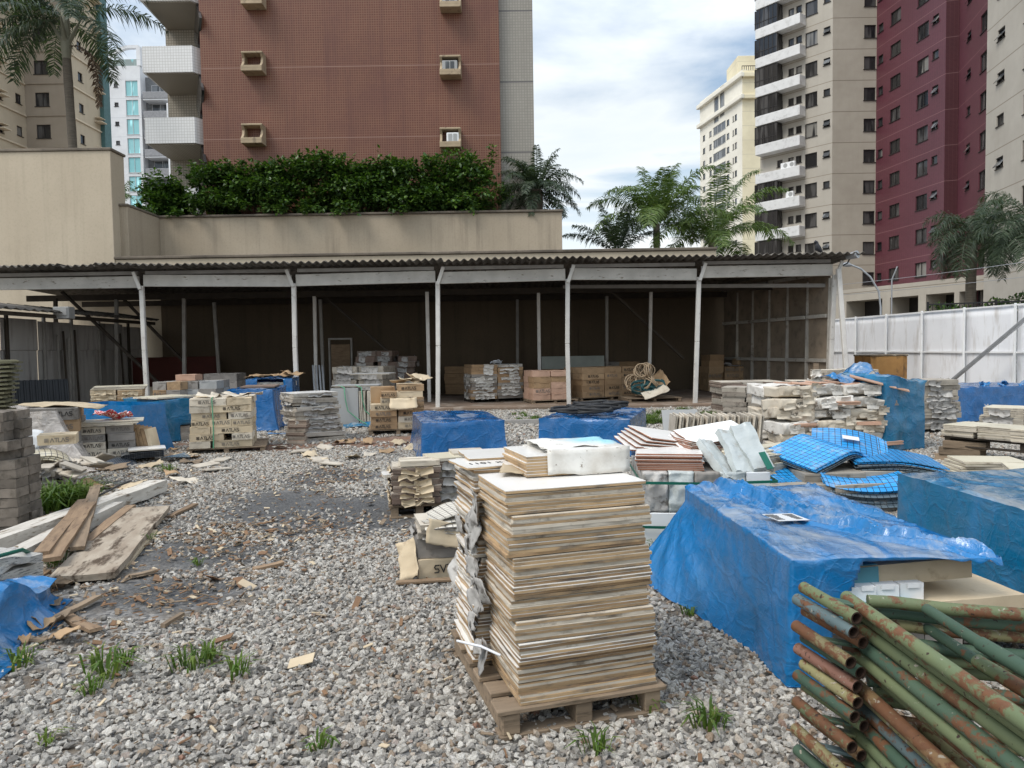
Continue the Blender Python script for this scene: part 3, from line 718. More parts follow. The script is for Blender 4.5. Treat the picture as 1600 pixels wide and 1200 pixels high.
mb = MB(); mb.box(((px0 + px1) / 2, Yp - YB + 2.2, zp - .75), (px1 - px0, 3.8, .3)); mb.build('planter_bed', pm('planter_earth', (.08, .06, .045)), t)
mb = MB(); mb.box((2.0, .06 - .09, 1.8), (20.6, .06, 3.6)); mb.build('shade_brown_lining', K['shadewall'], t, (-4, 0, 0))  # thin lining added over the wall; shed shade is put into its brown
zt = Z(90, 237, YB)
t = thing('side_wall_block', 'tall plain beige wall block at the far left behind the shed', 'wall', (0, YB, 0))
mb = MB(); mb.box(((xl + xc) / 2, .4, zt / 2), (xc - xl, .9, zt), b=.015); mb.build('wall', K['plaster'], t)
mb = MB(); mb.box(((xl + xc) / 2, .4, zt + .05), (xc - xl + .1, 1.0, .1), b=.02); mb.build('coping', K['coping'], t)

# ================================================================ SHED
YS = 19.6
shed = thing('open_shed', 'long open timber shed with corrugated roof and white posts', 'shed', (0, YS, 0))
def sp(px, py, Y): q = P(px, py, Y); return Vector((q.x, q.y - YS, q.z))
fp = [(221, 231), (459, 465), (684, 684), (887, 889), (1092, 1086), (1304, 1296)]
xsf = [-15.4]
for a_, b_ in fp:
    A, B = sp(a_, 440, YS), sp(b_, 630, YS); B.z = 0.0; A.z = 3.42
    mb = MB()
    md_ = (A + B) / 2 + Vector((random.uniform(-.03, .03), 0, 0))
    mb.bar(B, md_, .115, .10, b=.012, up=(0, 1, 0)); mb.bar(md_, A, .115, .10, b=.012, up=(0, 1, 0)); mb.build('post', K['post'], shed); xsf.append(A.x)
    # raking struts at the post head
    mb = MB(); s_ = -1 if a_ < 600 else 1
    mb.bar(A + Vector((.0, -.09, -.1)), A + Vector((s_ * .16, -.10, .36)), .09, .05, b=.008, up=(0, 1, 0)); mb.build('head_strut', K['post'], shed)
for i in range(len(xsf) - 1):
    x0, x1 = xsf[i], xsf[i + 1]; s_ = .035 * math.sin(i * 1.9)
    z0 = 3.36 + .03 * (i == 5)
    mb = MB(); mb.bar((x0 + .06, .0, z0 + .16 + s_), (x1 - .06, 0, z0 + .16 - s_), .07, .31, b=.01); mb.build('fascia_beam', K['white_wood'], shed)
    mb = MB(); mb.bar((x0 + .1, .03, z0 + .40), (x1 - .1, .03, z0 + .40), .05, .09); mb.build('roof_batten', K['greypost'], shed)
# mid and rear posts, purlins, braces
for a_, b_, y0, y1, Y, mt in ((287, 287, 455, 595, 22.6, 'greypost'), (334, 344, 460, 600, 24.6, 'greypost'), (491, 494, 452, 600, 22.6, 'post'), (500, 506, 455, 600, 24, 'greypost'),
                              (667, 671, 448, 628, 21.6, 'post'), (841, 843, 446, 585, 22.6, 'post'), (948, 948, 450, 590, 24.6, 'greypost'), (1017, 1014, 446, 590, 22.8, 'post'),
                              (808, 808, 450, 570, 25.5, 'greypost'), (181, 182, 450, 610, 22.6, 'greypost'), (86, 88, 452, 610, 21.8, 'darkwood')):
    A, B = sp(a_, y0, Y), sp(b_, y1, Y); B.z = .08; A.z = 3.3
    mb = MB(); mb.bar(B, A, .10, .09, b=.01, up=(0, 1, 0)); mb.build('post', K[mt], shed)
for Y in (22.6, 25.5):
    mb = MB(); mb.bar((-14.8, Y - YS, 3.36), (8.3, Y - YS, 3.36), .08, .18); mb.build('purlin', K['darkwood'], shed)
for a_, y0, b_, y1, Y in ((97, 456, 258, 608, 21.4), (186, 460, 290, 568, 23), (498, 456, 640, 578, 23), (952, 452, 1068, 560, 23)):
    mb = MB(); mb.bar(sp(a_, y0, Y), sp(b_, y1, Y), .09, .07); mb.build('brace', K['darkwood'], shed)
mb = MB(); mb.bar(sp(880, 448, 21.6), sp(1300, 446, 19.9), .06, .10); mb.build('tie_rail', K['greypost'], shed)
# corrugated sheets, one part each
nsh = 25; xA, xB = -15.6, 9.0
for i in range(nsh):
    x0 = xA + (xB - xA) * i / nsh; x1 = xA + (xB - xA) * (i + 1) / nsh + .05
    n = 28; oy = random.uniform(-.14, .10); oz = random.uniform(-.012, .02); tl = random.uniform(-.03, .03)
    V, F = [], []
    for (yy, zz) in ((-.55 + oy, 3.90 + oz), (3.2, 3.78), (YB - YS - .06, 3.66)):
        for k in range(n + 1):
            x = x0 + (x1 - x0) * k / n
            for th in (0, .012):
                V.append((x, yy, zz + 0.034 * math.cos(x * 2 * math.pi / .2) + th + (i % 2) * .010 + tl * (k / n - .5)))
    c = 2 * (n + 1)
    for r_ in range(2):
        for k in range(n):
            a_ = r_ * c + 2 * k
            F += [(a_ + 1, a_ + 3, a_ + c + 3, a_ + c + 1), (a_, a_ + c, a_ + c + 2, a_ + 2)]
    for k in range(n): F.append((2 * k, 2 * k + 2, 2 * k + 3, 2 * k + 1))
    for r_ in range(2):
        a_ = r_ * c; F += [(a_, a_ + 1, a_ + c + 1, a_ + c), (a_ + 2 * n, a_ + c + 2 * n, a_ + c + 2 * n + 1, a_ + 2 * n + 1)]
    MB().add(V, F, 0, True).build('roof_sheet', K['asbestos'], shed)
# right end wall of framed panels (front right corner back to the podium wall)
wA = Vector((sp(1297, 500, YS).x, .1, 0)); wB = Vector((sp(1128, 500, 25.8).x, 6.1, 0))
dv = wB - wA
for i in range(6):
    a_, b_ = wA + dv * (i / 6), wA + dv * ((i + 1) / 6)
    mb = MB(); mb.bar(a_ + Vector((.05, 0, 1.85)), b_ + Vector((.05, 0, 1.85)), .02, 3.66); mb.build('end_panel', pm('stained_end_board', (.26, .205, .15), (.19, .15, .11), 2, rnd=.25, c3=(.15, .12, .09), s3=4, t3=(.52, .7)), shed)
    mb = MB(); mb.bar(a_ + Vector((-.02, 0, 0)), a_ + Vector((-.02 + .07, 0, 3.35)), .10, .06, b=.01, up=(0, 1, 0)); mb.build('stud', K['stud'], shed)
    for z in (1.15, 2.35, 3.5):
        mb = MB(); mb.bar(a_ + Vector((-.02, .06, z)), b_ + Vector((-.02, -.06, z)), .06, .10, b=.008); mb.build('rail', K['stud'], shed)
mb = MB(); mb.bar(sp(1310, 420, YS - .2), sp(1323, 590, YS - .5), .12, .10, b=.012, up=(0, 1, 0)); mb.build('post', K['post'], shed)
# low dark red boards along the back wall
mb = MB(); a_ = P(188, 600, 25); b_ = P(342, 600, 25); mb.box((0, 0, .95), (b_.x - a_.x, .06, 1.0), b=.01)
tag(mb.build('red_board', K['redpanel'], None, ((a_.x + b_.x) / 2, 25, .05)), 'long dark red board leaning in the shaded left bay of the shed', 'board')
# spotlight on the roof corner, pigeon, swan-neck pole lamp
q = P(1330, 402, 19.1)
t = thing('floodlight', 'small floodlight on a bracket at the right corner of the shed roof', 'floodlight', q)
mb = MB(); mb.tube([(-.07, .1, 0), (0, 0, .03), (.1, -.14, .06)], [.05, .085, .10], 10); mb.build('lamp_head', K['steel'], t)
mb = MB(); mb.tube([(0, .05, 0), (-.05, .1, -.14), (-.12, .2, -.18)], .018, 6); mb.build('bracket', K['blackmetal'], t)
q = P(1278, 398, 19.25); q.z = 3.96
mb = MB(); mb.tube([(.16, .05, -.04), (.07, .02, .06), (.0, 0, .12), (-.03, -.01, .22), (-.035, -.012, .27), (-.075, -.02, .29), (-.12, -.03, .28)], [.012, .05, .085, .05, .038, .04, .006], 10)
mb.tube([(.0, .03, .05), (.0, .03, -.05)], .008, 5); mb.tube([(.0, -.03, .05), (.0, -.03, -.05)], .008, 5)
tag(mb.build('pigeon', K['bird'], None, q), 'dark pigeon perched on the shed roof near its right end', 'bird')
t = thing('pole_lamp', 'thin swan-neck pole lamp beside the right end of the shed', 'street lamp', (X(1376, 490, 24), 27, 0))
Yl = 27
pts_ = [P(1376, 590, Yl), P(1376, 480, Yl), P(1373, 455, Yl), P(1360, 433, Yl), P(1345, 420, Yl), P(1330, 414, Yl)]
mb = MB(); mb.tube([p - t.location for p in pts_], .035, 8); mb.build('pole', K['steel'], t)
mb = MB(); mb.tube([P(1332, 415, Yl) - t.location, P(1324, 413, Yl) - t.location, P(1316, 414, Yl) - t.location], [.03, .10, .05], 8); mb.build('lamp_head', K['steel'], t)

# ================================================================ LEFT SHEET FENCE
t = thing('sheet_fence', 'dirty grey metal sheet fence along the left side of the yard', 'fence', (-12.9, 16, 0))
for i in range(14):
    y0 = -10.5 + i * 1.45; h_ = 2.55 + .05 * math.sin(i * 2.2)
    V, F = [], []; n = 12
    for k in range(n + 1):
        for z in (0, 1.75, 1.77, h_):
            V.append((.005 * (k % 2) + random.uniform(-.006, .006) + (.035 if z > 1.76 else 0), y0 + 1.44 * k / n, z))
    for k in range(n):
        for j in range(3): F.append((k * 4 + j, k * 4 + j + 1, (k + 1) * 4 + j + 1, (k + 1) * 4 + j))
    MB().add(V, F).build('sheet_panel', K['dirty_sheet'], t, rz=random.uniform(-.006, .006))
    mb = MB(); mb.box((.09, y0 + random.uniform(0, .4), 1.35), (.07, .09, 2.7), b=.01); mb.build('post', K['darkwood' if i % 4 == 1 else 'greypost'], t)
for k, (y_, h_) in enumerate(((4.6, 2.2), (4.85, 2.3), (5.1, 2.1), (5.4, 2.35), (7.6, 2.2), (7.9, 2.3))):
    mb = MB(); mb.bar((.22 + .05 * (k % 2), y_, 0), (.16, y_ + .1, h_), .05, .04, b=.006)
    tag(mb.build('leaning_batten', K['darkwood' if k % 2 else 'greypost'], None, t.location), 'thin timber batten stood against the dirty grey sheet fence', 'batten', 'battens leaning on the left fence')
t2 = thing('fence_canopy', 'narrow corrugated canopy roof along the top of the grey sheet fence', 'canopy', (-12.5, 20.5, 2.75))
for i in range(6):
    V, F = [], []; n = 16
    for xx, zz in ((-.6, .2), (.75, -.02)):
        for k in range(n + 1): V.append((xx, -4.0 + i * 1.35 + 1.38 * k / n, zz + .03 * math.cos(k * math.pi / 2) + random.uniform(-.004, .004)))
    for k in range(n): F.append((k, k + 1, n + 2 + k, n + 1 + k))
    o = MB().add(V, F, 0, True).build('roof_sheet', K['asbestos'], t2); sm = o.modifiers.new('thick', 'SOLIDIFY'); sm.thickness = .012
mb = MB(); mb.bar((.55, -4, -.12), (.55, 4.2, -.12), .06, .10); mb.build('rail', K['darkwood'], t2)
q = P(100, 489, 19.5)
mb = MB(); mb.box((0, 0, 0), (.42, .30, .32), b=.02); mb.box((0, -.16, .03), (.34, .02, .2), b=.005)
tag(mb.build('junction_box', pm('grey_cabinet', (.4, .39, .37)), None, (q.x, q.y, q.z)), 'pale grey box fixed high on the posts by the left sheet fence', 'box')
mb = MB(); mb.box((0, 0, .03), (1.15, .9, .06), b=.01)
for i in range(9): mb.box((-.5 + i * .125, 0, .075), (.05, .9, .05), b=.01)
q = G(139, 628)
tag(mb.build('dark_rib_panel', pm('dark_ribbed_panel', (.022, .024, .027), rough=.5), None, (-11.9, 18.6, .55), rot=(R(78), 0, R(40))), 'dark ribbed panel leaning beside the left sheet fence', 'panel')

# ================================================================ RIGHT WHITE FENCE
Ftop = [(1302, 501), (1339, 498), (1394, 494.5), (1456, 491), (1528, 486), (1600, 480)]
A = P(1339, 498, 25.4); B = P(1600, 480, 17.8); dv = Vector((B.x - A.x, B.y - A.y, 0)); dn = dv.normalized(); Lp = 1.85
t = thing('white_fence', 'white painted sheet hoarding with square posts on the right side', 'fence', (A.x, A.y, 0), math.atan2(dn.y, dn.x))
for i in range(-1, 11):
    mb = MB(); V, F = sheet(Lp - .02, 2.46, 8, 10); V = np.stack([V[:, 0] + Lp / 2 + i * Lp, fbm(V + i, 1.5, 2) * .02, V[:, 1] + 1.25], 1)
    o = MB().add(V, F, 0, True).build('sheet_panel', K['white_sheet'], t); o.modifiers.new('thick', 'SOLIDIFY').thickness = .01
    mb = MB(); mb.box((i * Lp, -.05, 1.26), (.05, .05, 2.52), b=.006); mb.build('post', K['whitep'], t)
    for z in (1.32, 2.48):
        mb = MB(); mb.box((Lp / 2 + i * Lp, -.035, z), (Lp - .08, .03, .04)); mb.build('rail', K['whitep'], t)
Minv = Matrix.Rotation(-t.rotation_euler.z, 3, 'Z')
def fl(px, py, Y): return Minv @ (P(px, py, Y) - t.location)
mb = MB(); mb.bar(P(1462, 616, 19.8) - t.location, P(1612, 490, 17.0) - t.location, .10, .07, b=.008); o = mb.build('raking_prop', K['steel'], t, rz=-t.rotation_euler.z)

# ================================================================ BUILDINGS
# ---- big red tiled block behind the planter
YR = 31.0
rb = thing('red_tiled_building', 'large red brown tiled apartment block with beige side strip and window air conditioner niches', 'building', (0, YR, 0))
x0, x1, x2 = X(315, 140, YR), X(781, 140, YR), X(834, 140, YR)
mb = MB(); mb.box(((x0 + x1) / 2, 6, 20), (x1 - x0, 12, 40)); mb.build('wall', K['redtile'], rb)
mb = MB(); mb.box(((x1 + x2) / 2, 6.3, 20), (x2 - x1, 12, 39.9)); mb.build('side_strip', K['greytile'], rb)
Yw = 33.7; xw = X(262, 150, Yw)
mb = MB(); mb.box(((xw + x0) / 2, Yw - YR + 5, 20), (x0 - xw, 10, 39.8)); mb.build('rear_wing', K['beigetile'], rb)
for k in range(-2, 9):
    zc0 = Z(270, 223.5, YR) + k * 2.9; zc1 = zc0 + 1.06
    mb = MB(); mb.prism([(xw + .05, Yw - YR), (X(226, 200, YR), .02), (x0 - .35, .02), (x0 - .02, .5), (x0 - .02, Yw - YR)], zc0, zc1); mb.build('balcony', K['whitetile'], rb)
    mb = MB(); mb.prism([(xw + .1, Yw - YR), (X(226, 200, YR) + .12, .12), (x0 - .4, .12), (x0 - .05, .6), (x0 - .05, Yw - YR)], zc0 - .04, zc0 - .003); mb.build('balcony_soffit', K['beigetile'], rb)
    mb = MB(); mb.bar((x0 - .06, .12, zc1 + .28 - 2.9 + .15), (x0 - .5, .9, zc1 + .28 - 2.9 + 1.1), .10, 1.5); mb.build('side_glass', K['glass'], rb) if k > -2 else None
for px, pys in ((400, (103, 214, 0)), (705, (109, 220, 5))):
    for i, py in enumerate(sorted(pys)):
        zc = Z(px, py, YR); xc_ = X(px, py, YR)
        for kk in ([0] if i else [0, 1, 2]):
            z = zc + 2.9 * kk; w_ = .86; h_ = .82
            mb = MB(); mb.box((0, -.30, -.34), (w_, .6, .14), b=.015); mb.box((0, -.26, .37), (w_, .5, .08), b=.015)
            mb.box((0, -.57, -.24), (w_, .06, .12), b=.01)
            for s_ in (-1, 1):
                pr = [(0, -.28), (-.56, -.28), (-.56, -.18), (-.42, -.02), (-.36, .18), (-.5, .34), (0, .34)]
                V = [(s_ * (w_ / 2 - .05) + d_, y, z2) for d_ in (-.045, .045) for y, z2 in pr]; n = len(pr)
                mb.add(V, [tuple(range(n)), tuple(range(2 * n - 1, n - 1, -1))] + [(i_, n + i_, n + (i_ + 1) % n, (i_ + 1) % n) for i_ in range(n)])
            o = mb.build('air_conditioner_niche', K['niche'], rb, (xc_, -.004, z))
            if px > 600:
                u = MB(); dxx = .1 if i == 2 else -.02
                u.box((dxx, -.28, -.02), (.5 if i == 2 else .62, .42, .44), b=.02, mi=0 if i == 2 else 1)
                for s_ in (-.1, .1): u.box((dxx + s_, -.5, -.02), (.15, .02, .34), mi=1 if i == 2 else 2)
                u.build('air_conditioner', [K['whitep'], K['slabgrey'], K['glassg']], o)
# ---- right towers
fl0 = 7.9
T = thing('beige_tower', 'tall beige apartment tower with stacked white balconies and dark glazing', 'building')
a0, a1, a2 = P(1188, 300, 77.0), P(1300, 300, 71.0), P(1368, 300, 71.0)
wn_ = []
for k in range(-1, 15):
    z = fl0 + 2.9 * k
    wn_.append((U(a0, a1, 1266), z, 1.25, 1.35, 'plain')); wn_.append((U(a0, a1, 1290), z + .25, .65, .65, 'awning' if (k * 7) % 3 else 'plain'))
    for px in (1218, 1235, 1247): wn_.append((U(a0, a1, px), z + .35, .6, .7, 'plain'))
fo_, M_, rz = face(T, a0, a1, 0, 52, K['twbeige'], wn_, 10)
ub = U(a0, a1, 1251)
for k in range(-1, 15):
    z = fl0 + 2.9 * k - 1.5
    mb = MB(); mb.box((ub / 2 + .28, -.55, z + .5), (ub + .35, 1.1, .98), b=.03); mb.build('balcony', K['balcony'], T, M_.translation, rz)
    if k != 4:
        mb = MB(); mb.box((ub * .27, -.50, z + 1.92), (ub * .56, .95, 1.86)); g_ = mb.build('balcony_glazing', K['glass'], T, M_.translation, rz)
        mb = MB()
        for j in range(6): mb.box((.05 + ub * .54 * j / 5, -.99, z + 1.92), (.06, .04, 1.86))
        mb.box((ub * .27, -.99, z + 1.6), (ub * .56, .04, .06)); mb.build('mullion', K['frame'], g_)
wn_ = [(U(a1, a2, 1356), fl0 - .1 + 2.9 * k, 1.12, 1.2, 'plain') for k in range(-1, 15)]
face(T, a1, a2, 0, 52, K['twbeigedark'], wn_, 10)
for k, px in ((4, 1228), (4, 1238), (3, 1236)):
    mb = MB(); mb.box((0, 0, .3), (.8, .32, .6), b=.03); mb.tube([(.12, -.17, .3), (.12, -.13, .3)], .22, 12, 1)
    q = M_ @ Vector((U(a0, a1, px + 4), -.7, fl0 + 2.9 * k - .50)); mb.build('air_conditioner', [K['whitep'], K['slabgrey']], T, q, rz)
T2 = thing('burgundy_tower', 'burgundy tiled apartment tower with small dark windows between beige wings', 'building')
b0, b1 = P(1368, 300, 71.0), P(1475, 300, 61.5)
wn_ = []
for k in range(-1, 15):
    z = fl0 + 2.9 * k
    wn_ += [(U(b0, b1, 1372.5), z - .05, .75, .75, 'plain'), (U(b0, b1, 1395), z, 1.5, 1.15, 'slide'), (U(b0, b1, 1437), z, 1.5, 1.25, 'slide'), (U(b0, b1, 1456.5), z + .3, .75, .7, 'awning' if k % 3 else 'plain')]
zb0 = Z(1420, 449, 66)
face(T2, b0, b1, zb0, 52, K['burgundy'], wn_, 8)
c0 = Vector((b1.x + 1.35, b1.y - .2, 0)); c0 = Vector((X(1496, 300, b1.y - .3), b1.y - .3, 0))
c1 = P(1541, 300, 55.0)
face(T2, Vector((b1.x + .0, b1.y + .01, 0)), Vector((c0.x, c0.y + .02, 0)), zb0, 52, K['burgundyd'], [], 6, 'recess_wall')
wn_ = []
for k in range(-1, 15):
    z = fl0 + 2.9 * k
    wn_ += [(U(c0, c1, 1508), z + .25, .85, .7, 'awning' if k % 4 else 'plain'), (U(c0, c1, 1531), z, 1.5, 1.35, 'slide')]
face(T2, c0, c1, zb0, 52, K['burgundy'], wn_, 8)
# podium with dark garage openings under both towers
pA, pB = P(1296, 480, 70.0), P(1560, 460, 54.0)
hz_ = []
Lb = (Vector((pB.x - pA.x, pB.y - pA.y))).length
for a_, b_ in ((1322, 1378), (1390, 1434), (1446, 1490), (1498, 1540)):
    hz_.append((U(pA, pB, a_), U(pA, pB, b_), .2, Z(1400, 468, 66) - .0))
mb = MB(); facade(mb, Lb, 0, zb0 + .02, hz_, 3.0)
mb.quad((0, 0, zb0 + .02), (Lb, 0, zb0 + .02), (Lb, 4, zb0 + .02), (0, 4, zb0 + .02))
d_ = pB - pA; o = mb.build('podium', K['twbeigedark'], T2, (pA.x, pA.y, 0), math.atan2(d_.y, d_.x))
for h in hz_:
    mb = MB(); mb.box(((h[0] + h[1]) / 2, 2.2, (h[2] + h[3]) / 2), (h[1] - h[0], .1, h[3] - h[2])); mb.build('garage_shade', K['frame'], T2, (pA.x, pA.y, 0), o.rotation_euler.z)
T3 = thing('pale_beige_tower', 'pale beige apartment tower cut by the right edge of the photo', 'building')
d0, d1 = P(1539, 300, 53.5), P(1720, 300, 40.0)
wn_ = []
for k in range(0, 15):
    z = fl0 + 2.9 * k + .2
    wn_ += [(U(d0, d1, 1557), z, 1.05, .75, 'awning' if k % 3 else 'plain'), (U(d0, d1, 1600), z, 1.3, 1.25, 'slide'), (U(d0, d1, 1650), z, 1.3, 1.25, 'slide')]
face(T3, d0, d1, 0, 52, K['twbeige'], wn_, 10)
# ---- distant cream tower
T4 = thing('cream_tower', 'distant cream apartment tower with cornices and a roof water tank box', 'building')
e0, e1, e2 = P(1094, 300, 174), P(1160, 300, 154), P(1242, 300, 154)
ztop = Z(1155, 118, 154); zc_ = Z(1155, 152, 154)
wn_ = []
for k in range(21):
    z = 3.5 + 2.9 * k - .6
    if z > ztop - 5: break
    for px, w_ in ((1101, 1.2), (1111, 1.2), (1138, 1.2), (1150, 1.0), (1146, .5)): wn_.append((U(e0, e1, px), z, w_, 1.25, 'plain', 'glassg'))
    wn_.append((U(e0, e1, 1124.5), z, 6.0, 1.8, 'three', 'glassg', 'wframe'))
wn_.append((U(e0, e1, 1120), ztop - 2.6, 2.2, 6.5, 'three', 'glassg', 'wframe')) ; wn_.append((U(e0, e1, 1129), ztop - 2.2, 2.2, 6.5, 'three', 'glassg', 'wframe'))
_, M_, rz = face(T4, e0, e1, 0, ztop + 1.2, K['cream_w'], wn_, 14)
Le = (e1 - e0).length
for z in (zc_, ztop):
    mb = MB(); mb.box((Le / 2, -.35, z), (Le + .8, .8, .9), b=.1); mb.build('cornice', K['cream_w'], T4, M_.translation, rz)
    mb = MB(); mb.box(((e1.x + e2.x) / 2, e1.y - .35, z), (e2.x - e1.x + .6, .8, .9), b=.1); mb.build('cornice', K['cream'], T4)
face(T4, e1, e2, 0, ztop + 1.0, K['cream'], [], 18)
mb = MB(); q0, q1 = X(1148, 90, 160), X(1215, 90, 160); mb.box(((q0 + q1) / 2, 162, ztop + 2.8), (q1 - q0, 8, 5.5), b=.1); mb.build('tank_room', K['cream'], T4)
mb = MB(); mb.box((q0 + 9, 157.4, ztop + 4.5), (.25, .25, 9)); mb.build('antenna', K['steel'], T4)
mb = MB()
for j in range(22): mb.box((e1.x + j * .45, 154.2, ztop + 1.6), (.1, .1, .9))
mb.box((e1.x + 5, 154.2, ztop + 2.0), (10, .12, .12)); mb.build('roof_railing', K['frame'], T4)
# ---- white far building at left with arch top
T5 = thing('white_arch_building', 'white apartment building with arched roof frame and teal glass bays', 'building', (0, 115, 0))
xa, xb = X(158, 200, 115), X(232, 200, 115); xe = X(268, 200, 115)
zr = Z(190, 103, 115)
wn_ = []
for k in range(12):
    z = Z(205, 138, 115) - k * 2.9
    wn_.append((X(205.5, 138, 115) - xa, z, 1.9, 2.35, 'slide', 'glasst', 'wframe')); wn_.append((X(181, 138, 115) - xa, z + .5, .62, .62, 'plain', 'glass'))
face(T5, (xa, 0), (X(222, 200, 115), 0), 0, zr, K['white_r'], wn_, 14); 
zA = Z(190, 73, 115)
mb = MB(); cx_ = (xa + X(216, 80, 115)) / 2; rx_ = (X(216, 80, 115) - xa) / 2
n = 16; po = [(xa + (X(216, 80, 115) - xa) * k / n, zr + (zA - zr) * math.sin(min(1, k / n * 1.25) * math.pi / 2)) for k in range(n + 1)]
for k in range(n): mb.bar((po[k][0], .3, po[k][1]), (po[k + 1][0], .3, po[k + 1][1]), .6, .45)
mb.bar((po[-1][0], .3, zr), (po[-1][0], .3, po[-1][1]), .6, .7); mb.build('arch_frame', K['white_r'], T5)
mb = MB(); mb.box((cx_, .2, zr + .55), (rx_ * 2, .06, 1.0)); mb.build('roof_balustrade', K['glasst'], T5)
xd = X(222, 200, 115)
mb = MB(); mb.box(((xd + xe) / 2, 3.6, zr / 2 - .6), (xe - xd, 4, zr - 1.2)); mb.build('wall', pm('grey_panel', (.22, .225, .23), rnd=0), T5)
for k in range(12):
    z = Z(245, 150, 115) - k * 2.9
    mb = MB(); mb.box(((xd + xe) / 2 + .2, .6, z), (xe - xd - .6, 2.2, 1.05), b=.05); mb.build('balcony', pm('grey_balcony', (.30, .30, .31), rnd=.1), T5)
    mb = MB(); mb.box(((xd + xe) / 2 + .2, .9, z - .62), (xe - xd - .6, 2.6, .2)); mb.build('balcony_slab', K['white_r'], T5)
    window(T5, (xd + xe) / 2, z + 1.3, 2.6, 1.7, 'slide', 1.55, 'glassg', 'wframe')
mb = MB(); mb.box((xe + 1, 2, zr / 2 - 3), (2.4, 6, zr - 6)); mb.build('end_wall', K['white_r'], T5)
# ---- beige stepped building at the far left
T6 = thing('stepped_beige_building', 'beige stepped apartment building at the far left behind the palm', 'building')
Yf = 68.8; xF0 = X(39, 150, Yf); xF1 = X(107, 150, Yf)
f0 = Vector((xF0 - .3, 58.0, 0)); f1 = Vector((xF0 - .02, Yf + .02, 0)); f2 = Vector((xF1 - .03, Yf, 0)); f2b = Vector((xF1, Yf + .03, 0)); f3 = Vector((xF1, 75.2, 0))
zf = [Z(70, 105, Yf) + 2.9 * k for k in range(-9, 9)]
wA_ = [(Vector(f1 - f0).length - 3.4, z - .6, .75, .85, 'plain') for z in zf] + [(Vector(f1 - f0).length - .9, z - .2, .75, .85, 'plain') for z in zf]
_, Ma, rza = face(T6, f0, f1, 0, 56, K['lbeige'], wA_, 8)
face(T6, f1, f2, 0, 56, K['lbeige_shade'], [((X(66, 150, Yf) - xF0), z, 1.3, 1.25, 'slide') for z in zf], .6)
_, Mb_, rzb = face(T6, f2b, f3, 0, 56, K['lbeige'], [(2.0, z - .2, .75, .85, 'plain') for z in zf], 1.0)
for z in zf:
    for M_, rz, L_, u in ((Ma, rza, (f1 - f0).length, 7.4), (Mb_, rzb, (f3 - f2).length, 4.6)):
        mb = MB(); mb.box((L_ / 2, -.06, z - 1.5), (L_, .14, .16), b=.02); mb.build('floor_moulding', K['trim'], T6, M_.translation, rz)
        mb = MB(); mb.box((u, -.35, z - .75), (1.0, .7, .09), b=.02); mb.box((u, -.3, z - .35), (.9, .55, .06), b=.01); mb.build('air_conditioner_ledge', K['trim'], T6, M_.translation, rz)
    mb = MB(); mb.box(((xF1 - xF0) / 2, -.04, z - 1.45), (xF1 - xF0, .08, .14)); mb.build('floor_moulding', K['lbeige_shade'], T6, (xF0, Yf, 0), 0)
mb = MB(); q = X(160, 150, 74.5); mb.box((q, 74.6, 28), (.75, 1.2, 56)); mb.build('drain_shaft', K['teal'], T6)
